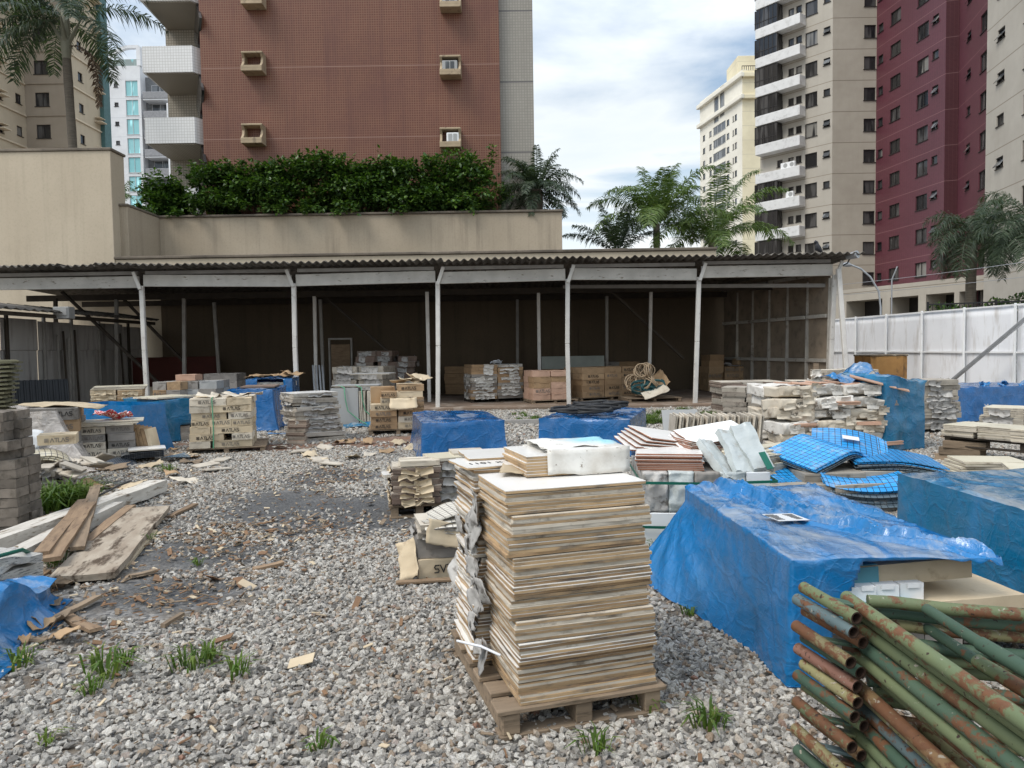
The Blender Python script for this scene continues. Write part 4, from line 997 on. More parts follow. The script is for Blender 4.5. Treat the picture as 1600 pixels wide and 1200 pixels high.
# ================================================================ VEGETATION
def leaf_quads(pts, nrm, size, droop=.3, r=rng):
    """folded diamond leaves at pts, blades roughly along nrm"""
    n = len(pts)
    t = nrm + r.normal(0, .45, (n, 3)); t[:, 2] -= droop; t /= np.linalg.norm(t, axis=1, keepdims=True)
    s = np.cross(t, r.normal(0, .35, (n, 3)) + [0, 0, 1]); s /= np.linalg.norm(s, axis=1, keepdims=True) + 1e-9
    L = size * r.uniform(.7, 1.3, (n, 1)); W = L * r.uniform(.20, .30, (n, 1))
    V = np.stack([pts, pts + t * L * .5 + s * W, pts + t * L, pts + t * L * .5 - s * W], 1).reshape(-1, 3)
    return V, np.arange(4 * n).reshape(-1, 4)
def bush(c, rx, ry, rz_, lumps, nleaf, label, leaf=.20):
    t = thing('shrub', label, 'shrub', (c[0], c[1], c[2] - rz_), 0, 'shrubs in the planter on the podium wall')
    cc = np.array([0, 0, rz_]); P_, N_ = [], []
    for i in range(lumps):
        a = rng.normal(0, 1, 3); a /= np.linalg.norm(a); a[1] = -abs(a[1]) * .8 if rng.random() < .7 else a[1]
        q = cc + a * np.array([rx, ry, rz_]) * rng.uniform(.5, 1.0); rr = rng.uniform(.28, .60) * min(rx, rz_)
        k = int(nleaf / lumps * rr / (.5 * min(rx, rz_)))
        # tiers of flat sprays inside the lump
        d = rng.normal(0, 1, (k, 3)); d /= np.linalg.norm(d, axis=1, keepdims=True); d[:, 2] *= .62
        tier = np.round(d[:, 2] * 3.2) / 3.2 * .75 + d[:, 2] * .25
        d2 = d.copy(); d2[:, 2] = tier
        P_.append(q + d2 * rr * rng.uniform(.62, 1.12, (k, 1)) * np.array([1.25, 1.05, .95])); N_.append(d * [1, 1, .4])
    # leafy shoots that stick out of the top and front and break the outline
    for i in range(int(lumps * 1.3)):
        b = np.array([rng.uniform(-.95, .95) * rx, rng.uniform(-.9, .2) * ry, rz_ * rng.uniform(1.25, 1.75)]) if i % 3 else np.array([rng.uniform(-.8, .8) * rx, -ry * .9, rz_ * rng.uniform(.15, .9)])
        dr_ = np.array([rng.normal(0, .35), rng.normal(-.2, .3), 1.]) if i % 3 else np.array([rng.normal(0, .4), -1., -.3]); L_ = rng.uniform(.25, .7); k = 46
        u_ = rng.random((k, 1)); P_.append(b + dr_ * u_ * L_ + rng.normal(0, .07, (k, 3))); N_.append(rng.normal(0, 1, (k, 3)) * [1, 1, .3] + dr_ * .4)
    P_, N_ = np.concatenate(P_), np.concatenate(N_)
    V, F = leaf_quads(P_, N_, leaf)
    link('crown', np_mesh('crown', V, F, K['leaf']), t)
    mb = MB()
    for i in range(7):
        e = Vector((random.uniform(-rx, rx) * .6, random.uniform(-.5, .5) * ry, rz_ * random.uniform(.8, 1.5)))
        b = Vector((e.x * .3, 0, -.5)); mb.tube([b, (b + e) / 2 + Vector((random.uniform(-.1, .1), 0, .1)), e], [.05, .035, .012], 5)
    mb.build('stem', K['bark'], t); return t
BL = [(268, 313, 38, 26, 'low shrub at the left end of the planter, trailing over the parapet'),
      (345, 300, 46, 37, 'dense green shrub in the planter under the left air conditioner niche'),
      (418, 295, 48, 42, 'dense dark shrub hanging over the parapet, third from the left'),
      (500, 290, 48, 44, 'tallest middle shrub in front of the red tiled wall'),
      (572, 295, 46, 40, 'rounded glossy shrub right of the tallest middle shrub'),
      (643, 294, 44, 42, 'shrub with pale young tips left of the biggest drooping shrub'),
      (716, 294, 56, 48, 'biggest drooping shrub at the right end, beside the small palm')]
for i_b, (px, py, rx, rz_, lb) in enumerate(BL):
    s = 30.2 / FPX; q = P(px, py, 29.9)
    bush((q.x, q.y - .12 * (i_b % 3), q.z - .12), rx * s * 1.05, .95, rz_ * s * 1.0, 19, 7500, lb)

def frond(base, az, el, L, droop, ll, n, plume=.5, w_=.022, twist=0.):
    """feather leaf: curved rachis with drooping leaflets"""
    V, F = [], []; d = Vector((math.cos(az) * math.cos(el), math.sin(az) * math.cos(el), math.sin(el))); p = Vector(base); pts = [p.copy()]; ds = [d.copy()]
    for i in range(n):
        u = i / n; d = (d + Vector((0, 0, -1)) * droop * (.25 + 1.6 * u) / n * 2).normalized(); p = p + d * L / n; pts.append(p.copy()); ds.append(d.copy())
    for i in range(n):          # rachis
        r_ = .028 * (1 - i / n) + .006; s = ds[i].cross(Vector((0, 0, 1))).normalized() * r_; k = len(V)
        V += [pts[i] - s, pts[i] + s, pts[i + 1] + s * .9, pts[i + 1] - s * .9]; F.append((k, k + 1, k + 2, k + 3))
    for i in range(max(1, int(n * .12)), n + 1):
        u = i / n; l = ll * (math.sin(min(1, u * 1.25 + .12) * math.pi * .55) if u < .6 else (1.25 - u) * 1.5) * random.uniform(.8, 1.15)
        for sd in (-1, 1):
            for rep in range(2):
                side = ds[i - 1].cross(Vector((0, 0, 1))); side = side.normalized() if side.length > .01 else Vector((1, 0, 0)); upv = side.cross(ds[i - 1])
                dirn = (side * sd + ds[i - 1] * random.uniform(.25, .7) + upv * random.uniform(-plume, plume)).normalized()
                o = pts[i - 1].lerp(pts[i], random.random()); m1 = o + dirn * l * .55 + Vector((0, 0, -.10 * l)); e = o + dirn * l * .92 + Vector((0, 0, -l * random.uniform(.28, .55)))
                ww = dirn.cross(upv); ww = (ww.normalized() + upv * random.uniform(-.6, .6)).normalized() * w_; k = len(V)
                V += [o - ww * .5, o + ww * .5, m1 + ww, m1 - ww, e]; F += [(k, k + 1, k + 2, k + 3), (k + 3, k + 2, k + 4, k + 4)]
    return V, F
def palm(loc, trunk_h, tr, nf, L, label, mat_='palm', el=(-.2, 1.2), ll=.55, n=26, lean=0., crownshaft=False, droop=.9, w_=.022, dead=0, azs=None, plume=.5, group=None):
    t = thing('palm_tree', label, 'palm tree', loc, 0, group)
    mb = MB(); N = 14
    pt = [(lean * (i / N) ** 1.5, 0, trunk_h * i / N - .3 * (i == 0)) for i in range(N + 1)]
    mb.tube(pt, [tr * (1.25 - .35 * min(1, i / 5) + .06 * (i % 2)) for i in range(N + 1)], 12); mb.build('trunk', K['trunk'], t)
    top = Vector(pt[-1])
    if crownshaft:
        mb = MB(); mb.tube([top, top + Vector((0, 0, .45)), top + Vector((0, 0, 1.5)), top + Vector((0, 0, 2.4))], [tr * .85, tr * 1.15, tr * .95, tr * .45], 12)
        for a_ in range(5):
            a_ *= 1.25; mb.tube([top + Vector((0, 0, .5)), top + Vector((math.cos(a_) * .6, math.sin(a_) * .6, 1.5))], [.12, .03], 6)
        mb.build('crownshaft', K['shaft'], t); top = top + Vector((0, 0, 1.7))
    V, F = [], []
    for i in range(nf):
        u = (i + .5) / nf; az = i * 2.399 + random.uniform(-.2, .2)
        if azs: az = azs[i % len(azs)] + random.uniform(-.12, .12)
        e_ = el[1] - (el[1] - el[0]) * u + random.uniform(-.12, .12)
        a_, b_ = frond(top + Vector((math.cos(az) * .08, math.sin(az) * .08, random.uniform(-.15, .1))), az, e_, L * random.uniform(.8, 1.1), droop * random.uniform(.8, 1.2), ll, n, plume, w_)
        k = len(V); V += a_; F += [tuple(j + k for j in f) for f in b_]
    mb = MB(); mb.v = [tuple(p) for p in V]; mb.f = [f if len(set(f)) == 4 else f[:3] for f in F]; mb.m = [0] * len(F); mb.sm = [False] * len(F)
    mb.build('crown', K[mat_], t)
    if dead:
        mb = MB(); o = top + Vector((0, 0, -1.2 if crownshaft else -.1))
        for az in ([-.15] if dead == 1 else [random.uniform(0, 6.28) for _ in range(dead)]):
            a_, b_ = frond(o, az, .15, L * .82, 3.4, .42, n, .6, .03)
            mb.add(a_, [f if len(set(f)) == 4 else f[:3] for f in b_])
        mb.build('dead_frond', K['palmdead'], t)
    return t
# tall palm at left, above the side wall
q = P(121, 260, 31.0); zt_ = Z(113, 92, 31)
palm((q.x, q.y, 0), zt_, .18, 15, 4.1, 'tall palm with ringed trunk and a dead hanging frond at upper left', 'palmd', (-.30, .9), .80, 46, -.25, True, .85, .027, 1, [2.7, 3.6, .05, 3.1, 3.4, .5, 2.3, 5.3, 4.3, 3.25, 1.5, 3.0, 5.8, 2.9, 3.8], .55)
# bushy pygmy palm at the right end of the planter
q = P(838, 330, 30.2); palm((q.x + .05, q.y, zp - .6), 1.75, .24, 40, 2.0, 'bushy small palm at the right end of the planter beside the red building', 'palmd', (-.25, 1.45), .42, 36, .0, False, .75, .017)
# three palms behind the low wall in the middle
q = P(1026, 380, 34); palm((q.x, 34, 0), Z(1030, 350, 34), .17, 17, 3.5, 'tallest of the middle palms, with upright arching fronds', 'palm', (.35, 1.45), .85, 64, 0, False, .80, .021)
q = P(1112, 380, 35.5); palm((q.x, 35.5, 0), Z(1112, 378, 35.5), .17, 17, 4.2, 'wide arching palm in front of the distant cream tower', 'palm', (.3, 1.3), .85, 70, 0, False, .85, .021)
q = P(965, 380, 33); palm((q.x, 33, 0), Z(965, 394, 33), .14, 10, 2.5, 'small palm leftmost of the three behind the low wall', 'palmd', (.55, 1.35), .60, 54, 0, False, .42, .019)
q = P(1160, 405, 40); palm((q.x, 40, 0), Z(1162, 408, 40), .12, 7, .6, 'palm tip just showing above the roof before the cream tower', 'palm', (.0, 1.2), .22, 14, 0, False, 1.0, .012)
q = P(187, 320, 33); palm((q.x, 33, 0), Z(187, 305, 33), .12, 9, .9, 'small palm tip just left of the planter shrubs', 'palm', (.2, 1.3), .3, 16, 0, False, .9, .014)
# palms beyond the white fence
q = P(1514, 480, 30); palm((q.x, 30, 0), Z(1518, 362, 30), .2, 24, 2.3, 'palm with drooping mop of fronds in front of the burgundy tower', 'palmd', (-.5, 1.3), .72, 44, .12, False, 1.5, .014)
q = P(1612, 470, 27); palm((q.x, 27, 0), Z(1612, 350, 27), .22, 24, 2.5, 'palm cut by the right edge, fronds hanging over the fence', 'palmd', (-.5, 1.3), .74, 44, .0, False, 1.4, .014)
# hedge and railing behind the white fence on the right
t = thing('hedge', 'dark clipped hedge behind the white hoarding at right', 'hedge', (22.5, 29, 0))
k = 9000; pp = np.stack([rng.uniform(-6.0, 5.5, k), rng.uniform(-.7, .7, k), rng.random(k) ** .5 * 3.1], 1); pp[:, 2] += fbm(pp, .9, 3) * .8
V, F = leaf_quads(pp, rng.normal(0, 1, (k, 3)), .2); link('foliage', np_mesh('foliage', V, F, K['leaf']), t)
mb = MB()
for i in range(12): mb.tube([(-5.5 + i, 0, 0), (-5.4 + i, .1, 1.2), (-5.5 + i + random.uniform(-.3, .3), 0, 2.4)], [.05, .035, .015], 5)
mb.build('stem', K['bark'], t)
t = thing('railing', 'dark metal railing running in front of the hedge beyond the white fence', 'railing', (15.5, 27.5, 0))
d_ = Vector((7.5, -4, 0))
mb = MB()
for z in (3.0, 2.55): mb.bar((0, 0, z), d_ + Vector((0, 0, z)), .05, .05)
for i in range(60): p_ = d_ * (i / 59); mb.bar(p_ + Vector((0, 0, 2.4)), p_ + Vector((0, 0, 3.0)), .02, .02)
mb.build('bars', K['fence_dark'], t)
mb = MB()
for i in range(5): p_ = d_ * (i / 4); mb.bar(p_, p_ + Vector((0, 0, 3.1)), .06, .06)
mb.build('post', K['fence_dark'], t)
# thin wires above the fence
for i, (z0, z1) in enumerate(((3.15, 3.35), (3.45, 3.75))):
    a_ = Vector((9.2, 25.5, z0)); b_ = Vector((14.6, 15.5, z1)); mb = MB()
    mb.tube([a_.lerp(b_, k / 10) - Vector((0, 0, .10 * math.sin(k / 10 * math.pi))) for k in range(11)], .007, 5)
    tag(mb.build('wire', K['steel']), 'thin security wire strung above the white hoarding', 'wire', 'wires above the white fence')
q = P(1393, 494, 23.4)
mb = MB(); mb.tube([(q.x, q.y, 0), (q.x, q.y, 3.6), (q.x + .12, q.y - .1, 4.0)], .02, 6); tag(mb.build('wire_post', K['steel']), 'slim metal post carrying wires above the white hoarding', 'post')

# weeds: small tufts of blades
def tuft(n, h, spread):
    V, F = [], []
    for i in range(n):
        a = random.uniform(0, 6.28); r_ = random.random() * spread * .4; p = Vector((math.cos(a) * r_, math.sin(a) * r_, 0)); a += random.uniform(-.6, .6)
        L = h * random.uniform(.5, 1.15); out = Vector((math.cos(a), math.sin(a), 0)); s = Vector((-out.y, out.x, 0)) * random.uniform(.003, .006); b = random.uniform(.25, .9)
        m1 = p + out * L * .35 * b + Vector((0, 0, L * .6)); e = p + out * L * (.5 + .5 * b) + Vector((0, 0, L * (.95 - .75 * b)))
        k = len(V); V += [p - s, p + s, m1 + s * 1.1, m1 - s * 1.1, e]; F += [(k, k + 1, k + 2, k + 3), (k + 3, k + 2, k + 4)]
    mb = MB().add(V, F); return mb.mesh('weed', K['grass'])
TF = [tuft(38, .15, .22), tuft(26, .12, .18), tuft(16, .09, .12), tuft(110, .20, .34)]
WEED = [(165, 1060, 0, 'bright weed tuft in the gravel at lower left'), (140, 1085, 1, ''), (195, 1035, 2, ''), (300, 1050, 0, 'spreading weed tuft in open gravel right of the lower left tuft'), (325, 1035, 1, ''), (370, 1058, 1, ''), (30, 1045, 1, ''), (75, 1165, 2, ''), (500, 1172, 2, ''), (930, 1180, 1, ''),
        (95, 797, 3, 'lush weed patch between the concrete block stack and the white beam'), (120, 790, 3, ''), (105, 792, 3, ''), (80, 800, 3, ''), (130, 785, 3, ''), (70, 803, 0, ''), (118, 722, 3, 'tall weeds between the tile rubble and the carton stack'), (112, 730, 0, ''), (262, 738, 0, 'weeds at the end of the long white beam'), (1045, 880, 3, 'dark weeds beside the white wrapped tile stack'), (1030, 890, 0, ''), (1105, 1140, 1, 'weed tuft in front of the big blue bundle'), (1120, 1135, 2, ''), (1078, 965, 2, ''), (90, 885, 0, ''), (180, 890, 2, ''), (228, 848, 1, ''), (1008, 1110, 2, ''), (310, 885, 2, '')]
for k in range(46): WEED.append((random.uniform(985, 1135), random.uniform(645, 672), random.choice((0, 1, 3)), ''))
for k in range(14): WEED.append((random.uniform(1418, 1470), random.uniform(662, 676), random.choice((0, 3)), ''))
for k in range(12): WEED.append((random.uniform(790, 860), random.uniform(648, 660), random.choice((0, 1)), ''))
for k in range(10): WEED.append((random.uniform(1160, 1210), random.uniform(680, 700), random.choice((0, 1)), ''))
for i, (px, py, k, lb) in enumerate(WEED):
    q = G(px, py); o = link('weed_tuft', TF[k], None, (q.x, q.y, .0 if q.y > 9 else .012), random.uniform(0, 6.28))
    o.scale = (random.uniform(.85, 1.2) * (1.7 if px < 130 and 715 < py < 810 else 1),) * 3
    tag(o, lb or ('short weed tuft growing in the strip of ground before the shed' if q.y > 9 else 'small weed tuft sprouting through the grey gravel'), 'weed', 'weed tufts in the yard')
# dry chips, splinters and leaves on the ground: nobody could count them
mb = MB()
for L_, n in ((BARE, 1100), (SOIL, 420), ([(430, 870, 1.6, .5, 10), (200, 740, 1.0, .5, 0), (300, 1000, 2.0, .8, 0)], 420)):
    for i in range(n):
        e = random.choice(L_); c = G(e[0], e[1]); x = c.x + random.gauss(0, e[2] * .6); y = c.y + random.gauss(0, e[3] * .6)
        l = random.uniform(.012, .06) * (2.4 if random.random() < .06 else 1); mb.box((x, y, random.uniform(.012, .035)), (l, l * random.uniform(.15, .55), .005), M=Euler((random.gauss(0, .25), random.gauss(0, .25), random.uniform(0, 6.28))).to_matrix(), mi=random.choice((0, 0, 1, 2, 2)))
for i in range(1300):
    y = math.sqrt(random.random() * 140 + 5); x = random.uniform(-.7, .55) * y
    l = random.uniform(.015, .055); mb.box((x, y, .03), (l, l * random.uniform(.12, .4), .004), M=Euler((random.gauss(0, .2), random.gauss(0, .2), random.uniform(0, 6.28))).to_matrix(), mi=random.randrange(3))
o = mb.build('wood_chips', [K['wood'], K['cardlight'], pm('dry_leaf_brown', (.24, .14, .075), (.16, .09, .05), 6)]); o['kind'] = 'stuff'; tag(o, 'dry wood chips, splinters and leaf litter scattered over the gravel', 'wood chips')
# ================================================================ GOODS: helpers
class Fr:
    """a stack's frame on the ground: origin at its front left base corner, x along the front, y into depth"""
    def __init__(s, xl, yl, xr, yr, z=0.0):
        a, b = G(xl, yl, z), G(xr, yr, z); s.o = a; d = b - a; s.w = d.length; s.a = math.atan2(d.y, d.x); s.z = z
    def at(s, x, y, z): c, n = math.cos(s.a), math.sin(s.a); return Vector((s.o.x + c * x - n * y, s.o.y + n * x + c * y, z))
def put(name, me, fr, x, y, z, rz, label, cat, group=None, tilt=(0, 0)):
    o = link(name, me, None, fr.at(x, y, z), rot=(tilt[0], tilt[1], fr.a + rz)); return tag(o, label, cat, group)
_pal = {}
def pallet(fr, x, y, w_, d_, label, h_=.13, z=0, mat_='wood', rz=0):
    k = (round(w_, 2), round(d_, 2), mat_)
    t = thing('pallet', label, 'pallet', fr.at(x, y, z), fr.a + rz, 'wooden pallets under the stacks')
    if k not in _pal:
        nb = max(5, int(d_ / .15)); bw = d_ / nb * .72
        L_ = []
        for i in range(nb): L_.append(('deck_board', MB().box((0, 0, 0), (w_ + random.uniform(-.02, .03), bw, .02), b=.003, rz=random.uniform(-.01, .01)).mesh('deck_board', K[mat_]), (w_ / 2, bw / 2 + (d_ - bw) * i / (nb - 1), h_ - .011)))
        for xx in (.05, w_ / 2, w_ - .05): L_.append(('stringer', MB().box((0, 0, 0), (.075, d_ - .02, h_ - .044), b=.004).mesh('stringer', K[mat_]), (xx, d_ / 2, h_ / 2 - .001)))
        for yy in (.05, d_ - .05): L_.append(('base_board', MB().box((0, 0, 0), (w_, .09, .02), b=.003).mesh('base_board', K[mat_]), (w_ / 2, yy, .011)))
        _pal[k] = L_
    for n_, me_, lc in _pal[k]: link(n_, me_, t, lc)
    return t
def atlas_mesh(h, mt='ink', wid=1.0):
    mb = MB(); t = .16 * h; D = .003
    for i in range(4):
        for j in range(4): mb.box((i * .25 * h + .1 * h, 0, (j - 1.5) * .25 * h), (.19 * h, D, .19 * h))
    x = 1.35 * h
    def st(a, b): mb.bar((a[0] * wid, 0, a[1]), (b[0] * wid, 0, b[1]), D, t, up=(0, 0, 1) if abs(a[0] - b[0]) > 1e-4 else (1, 0, 0))
    def seg(P_):
        for a, b in zip(P_, P_[1:]):
            d = Vector((b[0] - a[0], 0, b[1] - a[1])); M = Matrix((d.normalized(), Vector((0, 1, 0)), d.normalized().cross(Vector((0, 1, 0))))).transposed()
            mb.box(((a[0] + b[0]) / 2, 0, (a[1] + b[1]) / 2), (d.length + t * .7, D + random.uniform(0, .0006), t), M=M)
    u = .5 * h
    def A_(x): seg([(x, -u), (x + .36 * h, u)]); seg([(x + .36 * h, u), (x + .78 * h, -u)])
    A_(x); x += .92 * h
    seg([(x, u), (x + .7 * h, u)]); seg([(x + .35 * h, u), (x + .35 * h, -u)]); x += .86 * h
    seg([(x, u), (x, -u), (x + .5 * h, -u)]); x += .66 * h
    A_(x); x += .98 * h
    seg([(x + .6 * h, u), (x + .1 * h, u), (x, .25 * h), (x + .12 * h, 0), (x + .5 * h, 0), (x + .62 * h, -.25 * h), (x + .5 * h, -u), (x, -u)]); x += .7 * h
    mb.v = [(p[0] - x / 2, p[1], p[2]) for p in mb.v]
    return mb.mesh('printed_lettering', K[mt])
_am = {}
def atlas(h, mt='ink'):
    k = (round(h, 3), mt)
    if k not in _am: _am[k] = atlas_mesh(h, mt)
    return _am[k]
def text_mesh(s, size, mt='ink'):
    cu = bpy.data.curves.new('lettering', 'FONT'); cu.body = s; cu.size = size; cu.extrude = .0008; cu.align_x = 'CENTER'; cu.align_y = 'CENTER'
    o = bpy.data.objects.new('lettering', cu); COL.objects.link(o); dg = bpy.context.evaluated_depsgraph_get(); me = bpy.data.meshes.new_from_object(o.evaluated_get(dg)); bpy.data.objects.remove(o); bpy.data.curves.remove(cu)
    me.materials.clear(); me.materials.append(K[mt]); return me
def carton_mesh(w_, d_, h_, mt, seed=0, dent=.008, nx=7, nz=3):
    V, F = gridbox(w_, d_, h_, nx, 5, nz)
    n = fbm(V + seed * 9.7, 5, 3, seed); c = np.array([0, 0, h_ / 2]); dr = V - c; dr /= np.linalg.norm(dr, axis=1, keepdims=True)
    V = V + dr * n[:, None] * dent * 2
    V[:, 2] += np.where(V[:, 2] > h_ * .9, fbm(V + seed, 7, 2, seed + 5) * dent * 1.5, 0)
    mb = MB().add(V, F)
    # lid flap overlapping the front and a tape seam
    mb.box((0, 0, h_ + .002 + dent * .4), (w_ * .99, d_ * .05, .003)); mb.box((w_ * random.uniform(-.2, .2), -d_ / 2 - .003 - dent * .5, h_ * .96), (w_ * .5, .003, h_ * .14))
    return mb.mesh('carton', K[mt])
def cartons(fr, dep, rows, rowh, label, group, mts, mark=.8, z0=0.0, nd=2, jit=.012, missing=(), ink='ink', markh=.45, side='r'):
    """rows: list (bottom first) of column widths as fractions of the front. Each carton is a thing of its own."""
    cache = {}; z = z0; n_ = len(rows)
    for k, cols in enumerate(rows):
        x = 0; tot = sum(abs(c) for c in cols)
        for i, c in enumerate(cols):
            wf = abs(c) / tot * fr.w
            if c > 0:
                for j in range(nd):
                    if j and not (k >= n_ - 2 or i == 0 or i == len(cols) - 1 or len(rows[k + 1]) < len(cols)): continue
                    if (k, i, j) in missing: continue
                    v = random.randrange(3); mt = random.choice(mts); key = (round(wf, 2), mt, v)
                    if key not in cache: cache[key] = carton_mesh(wf - .014, dep / nd - .012, rowh - .004, mt, v)
                    o = put('carton', cache[key], fr, x + wf / 2 + random.uniform(-jit, jit), dep / nd * (j + .5) + random.uniform(-jit, jit) * 1.5, z, random.uniform(-.035, .035), label, 'carton', group)
                    if j == 0 and random.random() < mark:
                        hh = min(rowh * markh, wf * .155)
                        link('printed_lettering', atlas(hh, ink if random.random() < .6 else 'inkg'), o, (random.uniform(-.12, .12) * wf * .6, -(dep / nd - .012) / 2 - .010, rowh * random.uniform(.45, .55)))
            x += wf
        z += rowh
    return z
def slab(w_, d_, h_, top, body, seed=0, chip=.006, n=8):
    """a tile: thin slab with a slightly chipped outline; glaze on top, clay body below"""
    r = random.Random(seed); pl = []
    for a, b in (((-1, -1), (1, -1)), ((1, -1), (1, 1)), ((1, 1), (-1, 1)), ((-1, 1), (-1, -1))):
        for k in range(n):
            u = k / n; q = chip * (r.random() if k else .8)
            x = a[0] + (b[0] - a[0]) * u; y = a[1] + (b[1] - a[1]) * u; pl.append((x * (w_ / 2 - q), y * (d_ / 2 - q)))
    N = len(pl); zs = (0, h_ * .80, h_ * .82, h_)
    V = [(x * (1 if z < h_ * .81 else .999), y, z) for z in zs for x, y in pl]
    F, M = [tuple(range(N))[::-1]], [1]
    for l in range(3):
        for i in range(N): F.append((l * N + i, l * N + (i + 1) % N, (l + 1) * N + (i + 1) % N, (l + 1) * N + i)); M.append(1 if l == 0 else 0)
    F.append(tuple(range(3 * N, 4 * N))); M.append(0)
    mb = MB(); mb.v = V; mb.f = F; mb.m = M; mb.sm = [False] * len(F)
    return mb.mesh('tile', [K[top], K[body]])
def packet_mesh(w_, d_, h_, n, top, body, seed=0, jit=.006, wrap=None, sag=0.0):
    """packet of n tiles, each slightly slipped; optional torn wrapper pieces"""
    r = random.Random(seed); mb = MB(); t = h_ / n
    for k in range(n):
        x, y = r.uniform(-jit, jit), r.uniform(-jit, jit); c = r.uniform(0, .004)
        q_ = r.uniform(-.006, .006); mb.box((x, y, t * (k + .42)), (w_ - c, d_ - c, t * .80), rz=q_, mi=1); mb.box((x, y, t * (k + .895)), (w_ - c, d_ - c, t * .15), rz=q_, mi=0)
    if wrap:
        for q in range(r.randint(3, 5)):
            sd = r.choice((0, 0, 1, 2)); L = r.uniform(.25, .7) * (w_ if sd == 0 else d_); H = h_ * r.uniform(.5, 1.25)
            V, F = sheet(L, H, 8, 5); nz = fbm(np.c_[V[:, 0], V[:, 1], V[:, 2] + seed + q], 9, 3, q)
            edge = (np.abs(V[:, 1]) / (H / 2)) ** 3
            px = V[:, 0] + fbm(V + q, 14, 2, q + 9) * .05; pz = V[:, 1] + fbm(V - q, 12, 2, q + 4) * .06; py = nz * .03 + .012 + edge * .02
            if sd == 0: VV = np.c_[px + r.uniform(-.3, .3) * (w_ - L), -d_ / 2 - py, pz + h_ / 2]
            elif sd == 1: VV = np.c_[w_ / 2 + py, px + r.uniform(-.3, .3) * (d_ - L), pz + h_ / 2]
            else: VV = np.c_[-w_ / 2 - py, px + r.uniform(-.3, .3) * (d_ - L), pz + h_ / 2]
            mb.add(VV, F, 2, True)
    return mb.mesh('tile_packet', [K[top], K[body], K[wrap or 'rag']])
def packets(fr, dep, nx, ny, nl, h_, label, group, kinds, z0=0.0, jit=.02, n=5, wrap='rag', lean=(0, 0), name='tile_packet', cat='tile packet', tj=.012, hole=.0, rj=.05):
    """a stack of tile packets laid nx by ny in nl layers; only the ones the yard can see"""
    cw, cdp = fr.w / nx, dep / ny; lh = h_ / nl
    ms = [[packet_mesh(cw - .012, cdp - .012, lh - .003, n, a, b, s + 3 * i, wrap=wrap) for s in range(3)] for i, (a, b) in enumerate(kinds)]
    for k in range(nl):
        for i in range(nx):
            for j in range(ny):
                if j and k < nl - 1 and 0 < i < nx - 1: continue
                if k == nl - 1 and random.random() < hole: continue
                m_ = random.choice(random.choice(ms))
                put(name, m_, fr, cw * (i + .5) + random.uniform(-jit, jit) + lean[0] * k / nl, cdp * (j + .5) + random.uniform(-jit, jit) + lean[1] * k / nl, z0 + lh * k, random.uniform(-rj, rj), label, cat, group, (random.uniform(-tj, tj), random.uniform(-tj, tj)))
    return z0 + h_
def scrap(name, w_, d_, mt, loc, rot, label, cat, amp=.04, n=10, seed=0, group=None, thick=.003, curl=0.0, tear=.04):
    V, F = sheet(w_, d_, n, n); q = np.c_[V[:, :2], np.full(len(V), seed * 3.1)]
    V[:, 2] = fbm(q, 2.2 / max(w_, d_), 4, seed) * amp * 2 + ridge(q, 3.5 / max(w_, d_), 2, seed) * amp * .6 + curl * (V[:, 0] / w_ * 2) ** 2 * w_ * .3
    e = np.maximum(np.abs(V[:, 0]) / w_, np.abs(V[:, 1]) / d_) * 2
    V[:, :2] *= (1 + (fbm(q, 9 / max(w_, d_), 3, seed + 3)[:, None]) * tear * 4 * (e[:, None] > .95))
    o = MB().add(V, F, 0, True).build(name, K[mt], None, loc, rot=rot); o.modifiers.new('thick', 'SOLIDIFY').thickness = thick
    return tag(o, label, cat, group)
